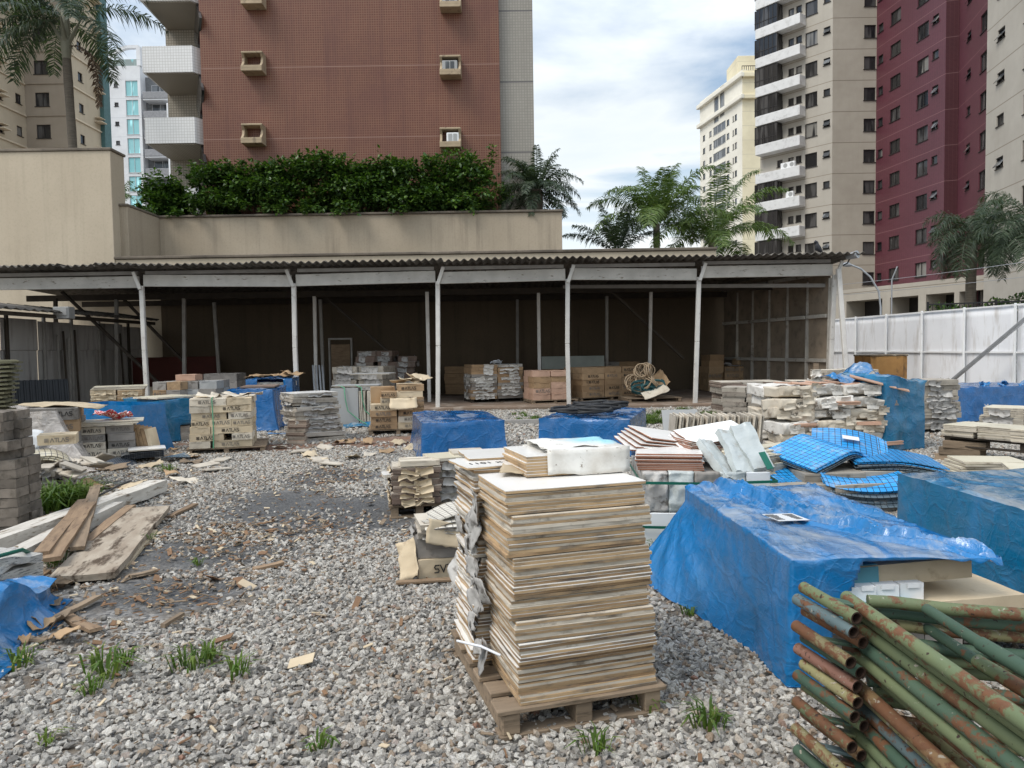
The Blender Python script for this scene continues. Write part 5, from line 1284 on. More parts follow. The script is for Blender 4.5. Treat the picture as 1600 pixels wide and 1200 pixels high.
def film(fr, dep, h_, mt, label, seed=0, res=(26, 40, 16), flare=.05, hem=.05, amp=.016, top=.03, cut=None, shape=None, w_=None, x0=0, y0=0, z0=0.0, group='blue plastic wrapped bundles', name='plastic_wrap', edge=.012, lines=28, tight=.6):
    """wrinkled plastic film over a stack: skirt with a flaring ragged hem, taut edges, bunched folds"""
    w_ = w_ or fr.w
    V, F = gridbox(w_, dep, h_, *res, bottom=False); C0 = V.copy()
    V[:, 0] += w_ / 2; V[:, 1] += dep / 2
    ux = (V[:, 0] / w_ - .5) * 2; uy = (V[:, 1] / dep - .5) * 2; uz = V[:, 2] / h_
    nrm = np.zeros_like(V); nrm[:, 0] = np.where(np.abs(ux) > .999, np.sign(ux), 0); nrm[:, 1] = np.where(np.abs(uy) > .999, np.sign(uy), 0); nrm[:, 2] = np.where(uz > .999, 1, 0)
    nl = np.linalg.norm(nrm, axis=1, keepdims=True); nrm /= np.maximum(nl, 1)
    q = np.c_[V[:, 0], V[:, 1], V[:, 2]]
    # vertical-ish folds on the sides, rumpled ridges on the top
    damp = np.clip(np.minimum(1 - np.abs(ux), 1 - np.abs(uy)) * 0 + np.where(np.abs(nrm[:, 0]) > .5, 1 - np.abs(uy), 1 - np.abs(ux)) * 5, 0, 1) * np.clip((1 - uz) * 6, 0, 1)
    fold = (ridge(q * np.array([1, 1, .45]), 3.2, 3, seed) * amp * 1.6 + fbm(q, 7, 3, seed + 7) * amp) * (.12 + .88 * damp) * tight
    fold = np.where(nrm[:, 2] > .5, (ridge(q * np.array([1, .55, 1]) + .4 * fbm(q, 1.5, 2, seed)[:, None], 3.4, 3, seed + 2) - .1) * top + fbm(q, 9, 3, seed + 1) * top * .5, fold)
    inset = (nl[:, 0] > 1.2) * -edge
    V += nrm * (fold + inset)[:, None]
    side = nrm[:, 2] < .5
    rl = random.Random(seed * 3 + 1); cell = max(w_ / res[0], dep / res[1])
    for fc in range(lines):           # taut straight creases in the film
        kind = fc % 4
        if kind == 0: mk = nrm[:, 2] > .5; a_, b_, A_, B_ = V[:, 0], V[:, 1], w_, dep
        elif kind == 1: mk = nrm[:, 0] < -.5; a_, b_, A_, B_ = V[:, 1], V[:, 2], dep, h_
        elif kind == 2: mk = nrm[:, 1] < -.5; a_, b_, A_, B_ = V[:, 0], V[:, 2], w_, h_
        else: mk = nrm[:, 2] > .5 if fc % 8 == 3 else nrm[:, 0] > .5; a_, b_, A_, B_ = (V[:, 0], V[:, 1], w_, dep) if fc % 8 == 3 else (V[:, 1], V[:, 2], dep, h_)
        th = rl.uniform(0, math.pi) if (kind == 0 or (kind == 3 and fc % 8 == 3)) else math.pi / 2 + rl.gauss(0, .55)
        ca, sa = math.cos(th), math.sin(th); pa, pb = rl.random() * A_, rl.uniform(.3, 1) * B_
        t_ = (a_ - pa) * ca + (b_ - pb) * sa; d_ = -(a_ - pa) * sa + (b_ - pb) * ca + .02 * np.sin(t_ * 9 + fc); L_ = rl.uniform(.25, .8) * min(1.2, max(A_, B_))
        win = np.clip(1 - np.abs(t_) / L_, 0, 1) ** .7; wd_ = max(.010, cell * .7) * rl.uniform(.8, 1.8)
        V += nrm * (mk * win * np.exp(-np.abs(d_) / wd_) * rl.uniform(.006, .024) * (1 if kind == 0 else tight * .6) * np.where(rl.random() < .25, -.6, 1.))[:, None]
    out = np.stack([ux * (np.abs(ux) > .9), uy * (np.abs(uy) > .9), 0 * ux], 1)
    fl_ = flare * (1 - uz) ** 2.2 * (.6 + 1.4 * np.clip(fbm(q * [1, 1, 0], 2.3, 2, seed + 11) + .35, 0, 2))
    V += out * (fl_ * side)[:, None]
    low = uz < .001; V[low, 2] += hem * (np.clip(fbm(q[low], 3.2, 3, seed + 13) + .25, 0, 2)) + .006
    if shape is not None: V = shape(V, ux, uy, uz)
    if cut is not None:
        cen = C0 + [w_ / 2, dep / 2, 0]
        F = [f for f in F if not cut(*(np.mean([cen[i] for i in f], axis=0)))]
    me = MB().add(V, F, 0, True).mesh(name, K[mt]); me.set_sharp_from_angle(angle=R(42)); o = link(name, me, None, fr.at(x0, y0, z0), fr.a); o.modifiers.new('thick', 'SOLIDIFY').thickness = .002
    return tag(o, label, 'plastic wrap', group)
def curve_obj(name, pts, r, mt, label, cat, group=None, n=7): return tag(MB().tube(pts, r, n).build(name, K[mt]), label, cat, group)
def strap(fr, dep, z0, z1, x, mt='strapg', label='green strap', dy=.012, r=.009, over=True):
    pts_ = [fr.at(x, -dy, z0), fr.at(x + .01, -dy - .006, (z0 + z1) / 2), fr.at(x, -dy, z1 + .012), fr.at(x, dep * .5, z1 + .018), fr.at(x, dep + .01, z1 + .012)]
    mb = MB()
    for a, b in zip(pts_, pts_[1:]): mb.bar(a, b, .018, .004)
    return tag(mb.build('packing_strap', K[mt]), label, 'strap', 'packing straps round the stacks')
# ================================================================ HERO: tall tile stack on its pallet
H = Fr(800, 1106, 1020, 1070, .13)
HW, HD = H.w, .44
pallet(H, -.055, -.02, HW + .10, .94, 'weathered pallet carrying the tallest tile stack in the foreground', .13)
LBL = 'thin white glazed tile with tan edge in the tall foreground stack'
tv = [slab(HW - .008 * (i % 3), HD - .008 * (i % 2), .0131, ('glaze', 'bodyw', 'bodyw', 'body')[i // 3 % 4], ('body', 'bodyd', 'body', 'bodyw')[i % 4], i, .005) for i in range(24)]
tb = [slab(HW - .02 - .02 * (i % 3), HD - .02, .0148, ('glaze', 'glaze', 'bodyw')[i % 3], ('body', 'bodyw', 'bodyd')[i // 2 % 3], i + 9, .007) for i in range(6)]
z = .131; k = 0; sx = sy = 0
while z < 1.005:
    if k % 6 == 0: sx, sy, sr, kb = random.uniform(-.012, .014), random.uniform(-.014, .012), random.uniform(-.02, .02), random.randrange(8) * 3
    u = (z - .13) / .87
    put('tile', tv[kb + k % 3 if k % 5 else random.randrange(24)], H, HW / 2 - .012 * u + .02 * (1 - u) + sx + random.uniform(-.004, .004), HD / 2 + .05 * u * .4 + sy + random.uniform(-.004, .004), z, sr + random.uniform(-.003, .003), LBL, 'tile', 'tiles in the tall foreground stack')
    z += .0136 + (.0035 if k % 6 == 5 else 0) + random.uniform(.0, .0008); k += 1
put('tile', slab(HW, HD, .0131, 'glaze', 'body', 77, .004), H, HW / 2 - .012, HD / 2 + .02, z, .01, 'clean white tile on top of the front column of the tall stack', 'tile'); z += .0136
HT = z
z = .131; k = 0
while z < 1.03:
    if k % 5 == 0: sx, sy, sr = random.uniform(-.015, .012), random.uniform(-.012, .012), random.uniform(-.025, .025)
    put('tile', tb[random.randrange(6)], H, HW / 2 - .05 + sx + random.uniform(-.006, .006), HD + .012 + HD / 2 + sy, z, sr, LBL.replace('tan edge in', 'chipped edge at the back of'), 'tile', 'tiles in the tall foreground stack')
    z += .0158 + (.004 if k % 5 == 4 else 0); k += 1
HB = z
for i in range(20):
    u = random.random(); zz = .2 + .75 * u
    if i < 20: x, y = -.035 + random.uniform(-.012, .01), random.choice((.05, .36, .42, .47, .5, .82)) + random.uniform(-.05, .05); rot = (R(90) + random.uniform(-.3, .3), random.uniform(-.6, .6), H.a + R(-90) + random.uniform(-.3, .3)); s_ = random.uniform(.05, .14)
    else: x, y = random.uniform(.05, HW - .05), -.016; rot = (R(90), random.uniform(-.2, .2), H.a); s_ = random.uniform(.04, .10)
    scrap('paper_scrap', s_ * (1.2 if i < 20 else 1.5), s_ * (.9 if i < 20 else .3), 'rag', H.at(x, y, zz), rot, 'crumpled grey paper scrap stuck between tiles of the tall foreground stack', 'paper scrap', .012, 8, i, 'paper scraps on the tall foreground stack', .0015, 0, .06)
# what lies on top of it: loose white tiles, cardboard, an opened carton of tiles with a hand hole
o = put('tile', slab(.40, .30, .011, 'glaze', 'body', 31), H, .12, .62, HB, .10, 'white tile printed with black code, on the back left of the tall stack', 'tile'); link('printed_lettering', text_mesh('1101 x 1', .062), o, (-.05, -.05, .0122))
put('tile', slab(.44, .33, .011, 'glaze', 'body', 32), H, .22, .80, HB + .013, -.05, 'plain white tile at the very back of the tall stack top', 'tile')
scrap('cardboard_piece', .17, .34, 'cardlight', H.at(.20, .47, HT + .02), (0, R(5), H.a - .35), 'torn flat piece of tan cardboard beside the opened carton on the tall stack', 'cardboard', .008, 10, 3, None, .005)
t = thing('tile_carton', 'opened white carton of tiles with oval hand hole on the tall stack', 'carton', H.at(.40, .44, HT + .004), H.a - .02)
me = packet_mesh(.42, .36, .095, 7, 'glaze', 'body', 5, .006); link('tile_bundle', me, t, (-.03, .0, 0), rot=(R(0), 0, .02))
V, F = gridbox(.40, .38, .115, 16, 14, 5, False); V[:, 2] += fbm(V, 6, 3, 2) * .014; V += fbm(V + 4, 9, 3, 4)[:, None] * .012
cf = lambda f: np.mean([V[i] for i in f], axis=0)
F = [f for f in F if not (((cf(f)[0] - .02) / .062) ** 2 + ((cf(f)[1] + .12) / .024) ** 2 < 1 and cf(f)[2] > .09) and not (cf(f)[0] < -.19)]
m = NT('printed_white_carton'); v = m.coord(rnd=False); sx_ = m.n('ShaderNodeSeparateXYZ', {0: v})
colr = m.mix(m.ramp(m.noise(v, 5, 6, .65), (.4, 0.), (.7, 1.)), (.74, .72, .67), (.50, .46, .40))
dd = m.n('ShaderNodeVectorMath', {0: v, 1: (.16, .10, .09)}, operation='DISTANCE').outputs[1]
colr = m.mix(m.ramp(m.math('ADD', dd, m.math('MULTIPLY', m.noise(v, 9, 5), .2)), (.20, 1.), (.30, 0.)), colr, (.30, .58, .68))
colr = m.mix(m.ramp(m.noise(v, 22, 7, .7), (.60, 0.), (.66, 1.)), colr, (.22, .18, .14)); m.bump(m.noise(v, 14, 5), .5, .01); m.fin(colr, .6)
o = MB().add(V, F, 0, True).build('wrapper', m.mat, t, (.06, -.005, .008)); o.modifiers.new('thick', 'SOLIDIFY').thickness = .003
mb = MB(); mb.tube([H.at(-.15, .34, .30), H.at(-.07, .22, .31), H.at(.0, .16, .285)], .006, 6); tag(mb.build('plastic_strip', K['whitebag']), 'white plastic strip poking out from the left side of the tall stack', 'strip')

# ================================================================ behind the hero, left: small stacks
f = Fr(612, 812, 690, 808); pallet(f, -.02, .02, f.w + .1, .5, 'low pallet under the dark brown tile packets left of the tall stack', .13)
packets(f, .42, 1, 1, 6, .36, 'packet of dark brown edged tiles in the low stack left of the tall stack', 'dark brown tile packets', [('bodyw', 'bodyb'), ('bodyb', 'bodyb')], .135, .02, 5, 'cardlight')
put('carton', carton_mesh(f.w * .8, .30, .05, 'cardwhite', 2), f, f.w * .58, .15, .50, .05, 'flat white carton on top of the dark brown tile packets', 'carton')
put('tile', slab(.17, .2, .03, 'glaze', 'bodyw', 3), f, .0, .12, .40, .1, 'short white tile pile on the left edge of the dark brown packets', 'tile')
f = Fr(676, 806, 752, 800); packets(f, .5, 1, 1, 7, .52, 'worn tile packet in the stack between the blue block and the tall stack', 'tile packets behind the tall stack', [('glazec', 'bodyg'), ('bodyw', 'bodyb')], .0, .025, 5, 'rag')
put('tile', slab(.30, .40, .03, 'glazec', 'bodyw', 4), f, .14, .2, .525, .1, 'yellowish tile pile on top of the stack behind the tall stack', 'tile')
put('tile', slab(.34, .36, .045, 'bodyw', 'bodyw', 5), f, .42, .3, .53, -.05, 'buff slab pile next to the yellowish tiles behind the tall stack', 'tile')
# two big cartons with mosaic on top
f = Fr(655, 912, 735, 905)
mb = MB(); mb.bar(f.at(-.16, -.03, .03), f.at(.32, -.07, .03), .05, .02, b=.004); tag(mb.build('timber_offcut', K['woodbrown']), 'flat brown timber offcut in front of the lettered grey cartons', 'offcut')
GA = 'lower lettered carton beside the tall tile stack, print upside down'
o = put('carton', carton_mesh(.44, .40, .135, 'cardlight', 1, .008), f, .215, .22, .02, .03, GA, 'carton'); link('printed_lettering', atlas(.05), o, (.02, -.213, .07), rot=(0, R(180), 0))
o = put('carton', carton_mesh(.43, .38, .14, 'cardgrey', 2, .010), f, .215, .22, .16, -.03, 'upper dusty carton beside the tall tile stack under the mosaic sheets', 'carton')
mb = MB(); mb.box((0, 0, 0), (.15, .002, .05)); link('printed_panel', mb.mesh('printed_panel', K['inkg']), o, (-.08, -.205, .09))
V = np.array([[0, 0, 0], [.13, .02, 0], [.12, .05, .26], [.03, .03, .27]]);
scrap('cardboard_piece', .16, .26, 'cardlight', f.at(-.06, .08, .15), (R(70), R(-22), f.a - .7), 'tall tan cardboard flap standing left of the lettered grey cartons', 'cardboard', .02, 10, 6, None, .004, .3)
scrap('cardboard_piece', .30, .17, 'cardlight', f.at(.20, -.03, .335), (R(72), R(14), f.a + .05), 'tan corrugated flap hanging over the front of the grey cartons', 'cardboard', .012, 10, 8, None, .005, .1)
def uvgrid(me, V):
    uv = me.uv_layers.new(name='UVMap'); 
    for p in me.polygons:
        for li in p.loop_indices: uv.data[li].uv = (V[me.loops[li].vertex_index][0] + 5, V[me.loops[li].vertex_index][1] + 5)
def mosaic(w_, d_, mt, fr, x, y, z, rz, label, fn, tilt=(0, 0), group=None, thick=.009, n=18, mats=None):
    V, F = sheet(w_, d_, n, n); U0 = V.copy(); V[:, 2] = fn(V[:, 0] / w_ * 2, V[:, 1] / d_ * 2)
    mb = MB().add(V, F, 0, False); me = mb.mesh('mosaic_sheet', mats or [K[mt]]); uvgrid(me, U0)
    o = link('mosaic_sheet', me, None, fr.at(x, y, z), rot=(tilt[0], tilt[1], fr.a + rz)); s_ = o.modifiers.new('thick', 'SOLIDIFY'); s_.thickness = thick; s_.offset = -1
    return tag(o, label, 'mosaic sheet', group)
packets(f, .38, 1, 1, 2, .10, 'packet of small white tiles between the grey cartons and the mosaic', 'small white tile packets', [('bodyw', 'bodyg')], .305, .015, 4, 'rag')
mosaic(.40, .34, 'moswhite', f, .22, .24, .425, .15, 'rumpled white mosaic sheet on top of the grey cartons, uppermost', lambda u, v: .03 * np.sin(u * 2.2 + .6) + .02 * v * u)
mosaic(.38, .20, 'moswhite', f, .24, .06, .405, -.04, 'flat white mosaic sheet at the front edge over the grey cartons', lambda u, v: -.012 * u * u - .02 * np.maximum(-v, 0) ** 2)

# ================================================================ two blue blocks in the middle distance
f = Fr(660, 722, 790, 716)
film(f, 1.9, .56, 'film2', 'square blue plastic wrapped bundle standing alone just behind the tall stack', 3, (24, 34, 16), .045, .03, .010, .016)
f2 = Fr(842, 712, 985, 716)
film(f2, 2.0, .56, 'film2', 'blue plastic wrapped bundle with black hose coils lying on its top', 5, (24, 34, 14), .03, .05, .010, .022)
for i in range(6):
    c = f2.at(.42 + .12 * i, .30 + .22 * (i % 3), .64 + .03 * (i % 3)); pts_ = []
    r_ = random.uniform(.15, .24); ph = random.uniform(0, 6)
    for k in range(46):
        a = k / 15 * 2 * math.pi + ph; pts_.append(c + Vector((math.cos(a) * r_ * (1.2 + .08 * math.sin(k)), math.sin(a) * r_ * .8, .02 * math.sin(k * .7) + .001 * k)))
    curve_obj('hose_coil', pts_, .022, 'black', 'coil of black hose lying on the blue wrapped bundle', 'hose', 'black hose coils on the blue bundle')

# ================================================================ white wrapped tile block right of the hero
f = Fr(1003, 872, 1120, 872)
WW = .94
pallet(f, .0, .06, WW, 1.0, 'dark pallet mostly hidden under the white slab block', .06, 0, 'darkwood')
for i in range(9): put('slab', MB().box((0, 0, .14), (WW, .085, .28), b=.004).mesh('slab', K['slabwhite']), f, WW / 2 + .02, .05 + .105 * i, .062, random.uniform(-.01, .01), 'white porcelain slab standing on edge in the strapped block', 'slab', 'white slabs standing on edge')
for i in range(5):
    V, F = gridbox(WW / 5 - .004, .95, .30, 12, 12, 16); V += fbm(V + i * 3, 13, 4, i)[:, None] * np.array([.014, .03, .014]); V[:, 1] -= ridge(V * [1, 1, .6] + i, 13, 3, i) * .016
    mt = ('rag', 'filmgrey', 'cardgrey', 'filmgrey', 'slabwhite')[i]
    if i < 4:
        put('wrapped_tile_bundle', MB().add(V, F, 0, True).mesh('wrapped_tile_bundle', K[mt]), f, WW / 5 * (i + .5) + .02, .49, .348, random.uniform(-.02, .02), 'upright tile bundle in torn grey white wrapping, strapped round with green', 'tile bundle', 'wrapped bundles right of the tall stack')
    else: put('slab', MB().box((0, 0, .15), (WW / 5 - .01, .92, .29), b=.004).mesh('slab', K['slabwhite']), f, WW / 5 * 4.5 + .03, .49, .348, 0, 'clean white slab pack at the right end of the strapped block', 'slab')
WT = .65
for zz, lb in ((.25, 'lower dark green strap round the white slab block'), (.585, 'upper dark green strap round the torn wrapped bundles')):
    mb = MB(); ps = [f.at(-.0, 1.0, zz), f.at(-.005, -.035, zz - .004), f.at(WW / 2, -.045, zz - .012), f.at(WW + .06, -.03, zz), f.at(WW + .06, 1.0, zz)]
    for a, b in zip(ps, ps[1:]): mb.bar(a, b, .006, .02)
    tag(mb.build('packing_strap', K['strapg']), lb, 'strap', 'packing straps round the stacks')
put('tile_packet', packet_mesh(.5, .42, .13, 9, 'glaze', 'bodyr', 2, .012), f, .25, .30, WT, -.12, 'pile of red clay tiles with white faces on the torn wrapped bundles', 'tile packet')
put('tile_packet', packet_mesh(.45, .40, .05, 3, 'glaze', 'bodyr', 3, .02), f, .24, .66, WT + .09, .25, 'fanned white tiles behind the red clay tile pile', 'tile packet', None, (R(8), R(7)))
for i in range(5): put('tile', slab(.45, .42, .012, 'glaze', 'bodyr', 40 + i), f, .12 + .035 * i, .62 + .03 * i, WT + .13 + .016 * i, .26 + .04 * i, 'loose white tile sliding off the fanned pile', 'tile', 'loose white tiles on the wrapped block', (R(9), R(5 + 1.2 * i)))
for i in range(4): put('tile', slab(.55, .40, .013, 'glaze', 'bodyr', 50 + i), f, .58 + .03 * i, .60, WT + .15 + .024 * i, .10 + .06 * i, 'white tile in the bridge of tiles above the hanging plastic', 'tile', 'tiles bridging the wrapped block', (R(12), R(-7)))
put('tile_packet', packet_mesh(.26, .34, .11, 8, 'glaze', 'bodyr', 8, .012), f, .50, .52, WT + .06, .3, 'dark red tile pile under the bridge of white tiles', 'tile packet', None, (0, R(12)))
for i, (x, rz, w_, l_, yy, zz, tx, ty) in enumerate(((.60, .55, .15, .46, .04, .03, 34, 16), (.73, .34, .14, .44, .08, .10, 40, 10), (.88, .16, .17, .46, .10, .13, 42, -8))):
    V, F = gridbox(w_, l_, .055, 10, 22, 4); V += fbm(V + 7 * i, 7, 4, 20 + i)[:, None] * np.array([.02, .02, .03]); V[:, 2] += np.where(V[:, 2] > .03, ridge(V * [1, .5, 1] + i, 12, 3, i) * .014, 0)
    me = MB().add(V, F, 0, True).mesh('wrapped_tile_bundle', K['filmgrey']); me.set_sharp_from_angle(angle=R(35))
    put('wrapped_tile_bundle', me, f, x, yy + .16, WT + zz, rz, ('leftmost fallen tile bundle in grey plastic on the front of the white block', 'middle fallen tile bundle in grey plastic on the white block', 'right fallen tile bundle with a green end on the white block')[i], 'tile bundle', None, (R(tx), R(ty)))
mb = MB(); mb.box((0, 0, 0), (.05, .16, .004)); tag(mb.build('green_label', K['strapg'], None, f.at(.93, .02, WT + .085), rot=(R(44), R(-8), f.a + .16)), 'dark green label strip on the right fallen bundle', 'label')
# white tiles bundled on edge and a leaning grey slab farther back
fb = Fr(1045, 745, 1180, 745)
packets(fb, .5, 2, 1, 3, .42, 'worn white tile packet in the low pile behind the white wrapped block', 'white tile packets behind the block', [('glaze', 'bodyw')], 0, .02, 5, 'paper')
for i in range(40): put('tile', MB().box((0, 0, .16), (.019, .42, .32 + .02 * math.sin(i * 1.7)), b=.002).mesh('tile', [K['bodyw'] if i % 3 else K['bodyg']]), fb, .06 + .027 * i, .25 + .02 * math.sin(i * 2.1), .425, random.uniform(-.03, .03), 'white tile standing on edge in the row behind the wrapped block', 'tile', 'tiles standing on edge behind the block', (0, R(random.uniform(3, 9))))
put('slab', slab(.52, .42, .02, 'slabgrey', 'bodyg', 60), fb, .35, 1.5, .50, .1, 'big grey square slab leaning up behind the row of upright white tiles', 'slab', None, (R(62), 0))
put('slab', slab(.5, .36, .02, 'slabgrey', 'bodyg', 61), fb, .9, 1.4, .42, -.05, 'smaller grey slab leaning right of the big grey square slab', 'slab', None, (R(50), 0))
fp_ = Fr(1040, 730, 1180, 728); packets(fp_, .5, 2, 1, 4, .38, 'grey tile packet holding up the leaning grey slabs', 'grey tile packets under the leaning slabs', [('bodyg', 'bodyg')], 0, .02, 5, None)

# ================================================================ big blue bundle in the foreground right, with its contents
N = G(1236, 1078); B1 = Fr(1236, 1078, 1300, 1076); B1.a = R(2.7); B1.w = .93
D1, H1 = 1.75, .61
pallet(B1, .05, .06, .84, 1.6, 'pallet under the big torn blue bundle', .10, 0, 'darkwood')
def shp(V, ux, uy, uz):
    V = V.copy(); y = np.clip(V[:, 1] / D1, 0, 1)
    lf = np.clip(-ux, 0, 1) > .95
    tent = np.where(lf, .36 * np.clip((y - .22) / .78, 0, 1) ** 1.1 * np.clip(.86 - uz, 0, 1) / .86, 0)
    ang = np.arctan2(.86 - uz, (1.02 - y) * 2.6)
    tent = tent + np.where(lf, .016 * np.abs(np.sin(ang * 9 + .4)) ** 3 * np.clip((.86 - uz) * 2, 0, 1) * np.clip(y * 1.5, 0, 1), 0)
    V[:, 0] -= tent
    pl_ = np.array([(.22, 1.02), (.42, .72), (.55, .45), (.72, .22), (1.02, .06)]); dmin = np.full(len(V), 9.)
    for a_, b_ in zip(pl_, pl_[1:]):
        ab = b_ - a_; pq = np.c_[(ux + 1) / 2, y] - a_; t_ = np.clip((pq @ ab) / (ab @ ab), 0, 1); dmin = np.minimum(dmin, np.linalg.norm((pq - t_[:, None] * ab) * [1, 1.6], axis=1))
    wv_ = fbm(np.c_[V[:, :2], 0 * y], 4, 3, 8)
    V[:, 2] += np.where(uz > .99, .045 * np.exp(-(dmin / .06) ** 2) + .022 * np.exp(-(dmin / .17) ** 2) * np.sin(dmin * 62 + wv_ * 9), 0)
    # tent of loose film pulled out from the far left side down to the ground
    pull = np.where(lf, (1 - uz) ** 1.4 * .012, 0)
    V[:, 0] -= pull; V[:, 1] += np.where(lf, -(1 - uz) * .0, 0)
    # long diagonal folds from the corner
    V[:, 0] -= np.where(lf, .004 * np.clip(np.sin((y * 1.7 + uz * 1.2) * 9) ** 9, 0, 1) * (1 - uz), 0)
    tp = uz > .99
    V[:, 2] += np.where(tp, .03 * np.exp(-((y - .80 + .25 * ux) / .06) ** 2), 0)
    rt = np.clip(ux - .25, 0, 1) * 1.0; V[:, 0] += rt * .10 * np.clip(1 - y * 1.1, 0, 1) * (uz > .9); V[:, 2] -= np.where(tp, rt * .06 * np.clip(1 - y, 0, 1), 0)
    return V
film(B1, D1, H1, 'film', 'big torn blue bundle in the right foreground with cartons showing inside', 11, (72, 110, 36), .015, .09, .010, .014,
     cut=lambda x, y, z: (y < .02 and ((x > .17 + .40 * max(0, z - .18) and z < .585) )) or (x > .91 and z < .56 and y < 1.0), shape=shp, edge=.008, lines=64, tight=.42)
pl = []
for i in range(4): put('carton', carton_mesh(.115, .30, .17, 'whitep', i, .004), B1, .24 + .12 * i, .17 + .01 * i, .295, random.uniform(-.02, .02), 'narrow white carton standing in the torn opening of the big blue bundle', 'carton', 'white cartons inside the big blue bundle')
for i in range(4): put('carton', carton_mesh(.185, .30, .19, 'cardgrey', i, .006), B1, .19 + .19 * i, .20, .105, 0, 'dusty carton at the base inside the big blue bundle', 'carton', 'base cartons inside the big blue bundle')
for i in range(6): put('carton', carton_mesh(.41, .40, .23, 'cardgrey', i, .006), B1, .25 + .43 * (i % 2), .56 + .42 * (i // 2), .105, 0, 'grey carton filling the back of the big blue bundle', 'carton', 'back cartons inside the big blue bundle')
for i in range(6): put('carton', carton_mesh(.41, .40, .23, 'cardgrey', i, .006), B1, .25 + .43 * (i % 2), .56 + .42 * (i // 2), .35, 0, 'grey carton filling the back of the big blue bundle', 'carton', 'back cartons inside the big blue bundle')
def flat_carton(c, rz, L, W, T_, label, tilt=(0, 0)):
    t = thing('flat_carton', label, 'carton', c, rz); t.rotation_euler = (tilt[0], tilt[1], rz)
    mb = MB(); V, F = gridbox(L, W, T_, 12, 8, 2); V += fbm(V, 4, 3, 3)[:, None] * .006; mb.add(V, F); mb.build('carton_body', K['cardlight'], t)
    n = 10; cv = [(-L / 2 - .003 + L * .0, -W / 2 - .006)] ; up = [(-L / 2 + .002, -W / 2 - .005)]
    for k in range(n + 1):
        u = k / n; up.append((-L * .5 + L * (.44 - .12 * u - .05 * math.sin(u * 6.28)), -W / 2 + W * u - (.005 if k == 0 else 0)))
    up.append((-L / 2 + .002, W / 2))
    mb = MB(); mb.prism(up, T_ + .005, T_ + .008); mb.box((-L * .28, -W / 2 - .008, T_ * .5), (L * .44, .004, T_ * .96)); mb.build('printed_panel', K['teals'], t)
    return t
cA, cB = G(1440, 953, .40), G(1583, 924, .40)
rz = math.atan2(cB.y - cA.y, cB.x - cA.x); rz = R(9)
flat_carton(Vector((1.90, 3.70, .27)), rz, 1.0, .62, .115, 'long tan and teal flat carton jutting out of the big blue bundle')
flat_carton(Vector((1.76, 3.74, .445)), R(4), .84, .55, .10, 'upper tan and teal flat carton under the torn blue film', (0, R(-3)))
for i in range(2): put('carton', carton_mesh(.4, .4, .17, 'cardgrey', i, .006), B1, .72 + .42 * i, .42, .105, .1, 'grey carton propping up the jutting flat cartons', 'carton', 'propping cartons by the big blue bundle')
lb = MB(); lb.box((0, 0, 0), (.20, .15, .002)); o = lb.build('paper_label', K['slabwhite'], None, B1.at(.28, .72, H1 + .026), rot=(R(2), R(3), B1.a + .25)); tag(o, 'white shipping label showing on top of the big blue bundle', 'label')
mb = MB()
for i in range(7): mb.box((-.07 + .0, -.05 + i * .017, .0025), (random.uniform(.05, .1), .006, .001)); mb.box((.05, -.05 + i * .017, .0025), (random.uniform(.03, .07), .006, .001))
mb.build('print', K['ink'], o)
B2 = Fr(1236, 1078, 1300, 1076); q = G(1416, 862); B2.o = Vector((2.86, 3.42, 0)); B2.a = R(3); B2.w = 1.5
film(B2, 1.85, .66, 'film3', 'teal blue bundle with dusty top cut by the right edge of the photo', 17, (56, 64, 26), .02, .03, .010, .018, lines=56, tight=.42, edge=.008)
scrap('plastic_wisp', .34, .42, 'film', Vector((2.72, 3.5, .38)), (R(74), R(-10), .2), 'loose flap of blue film between the two foreground blue bundles', 'plastic', .06, 16, 33, None, .002, .2)

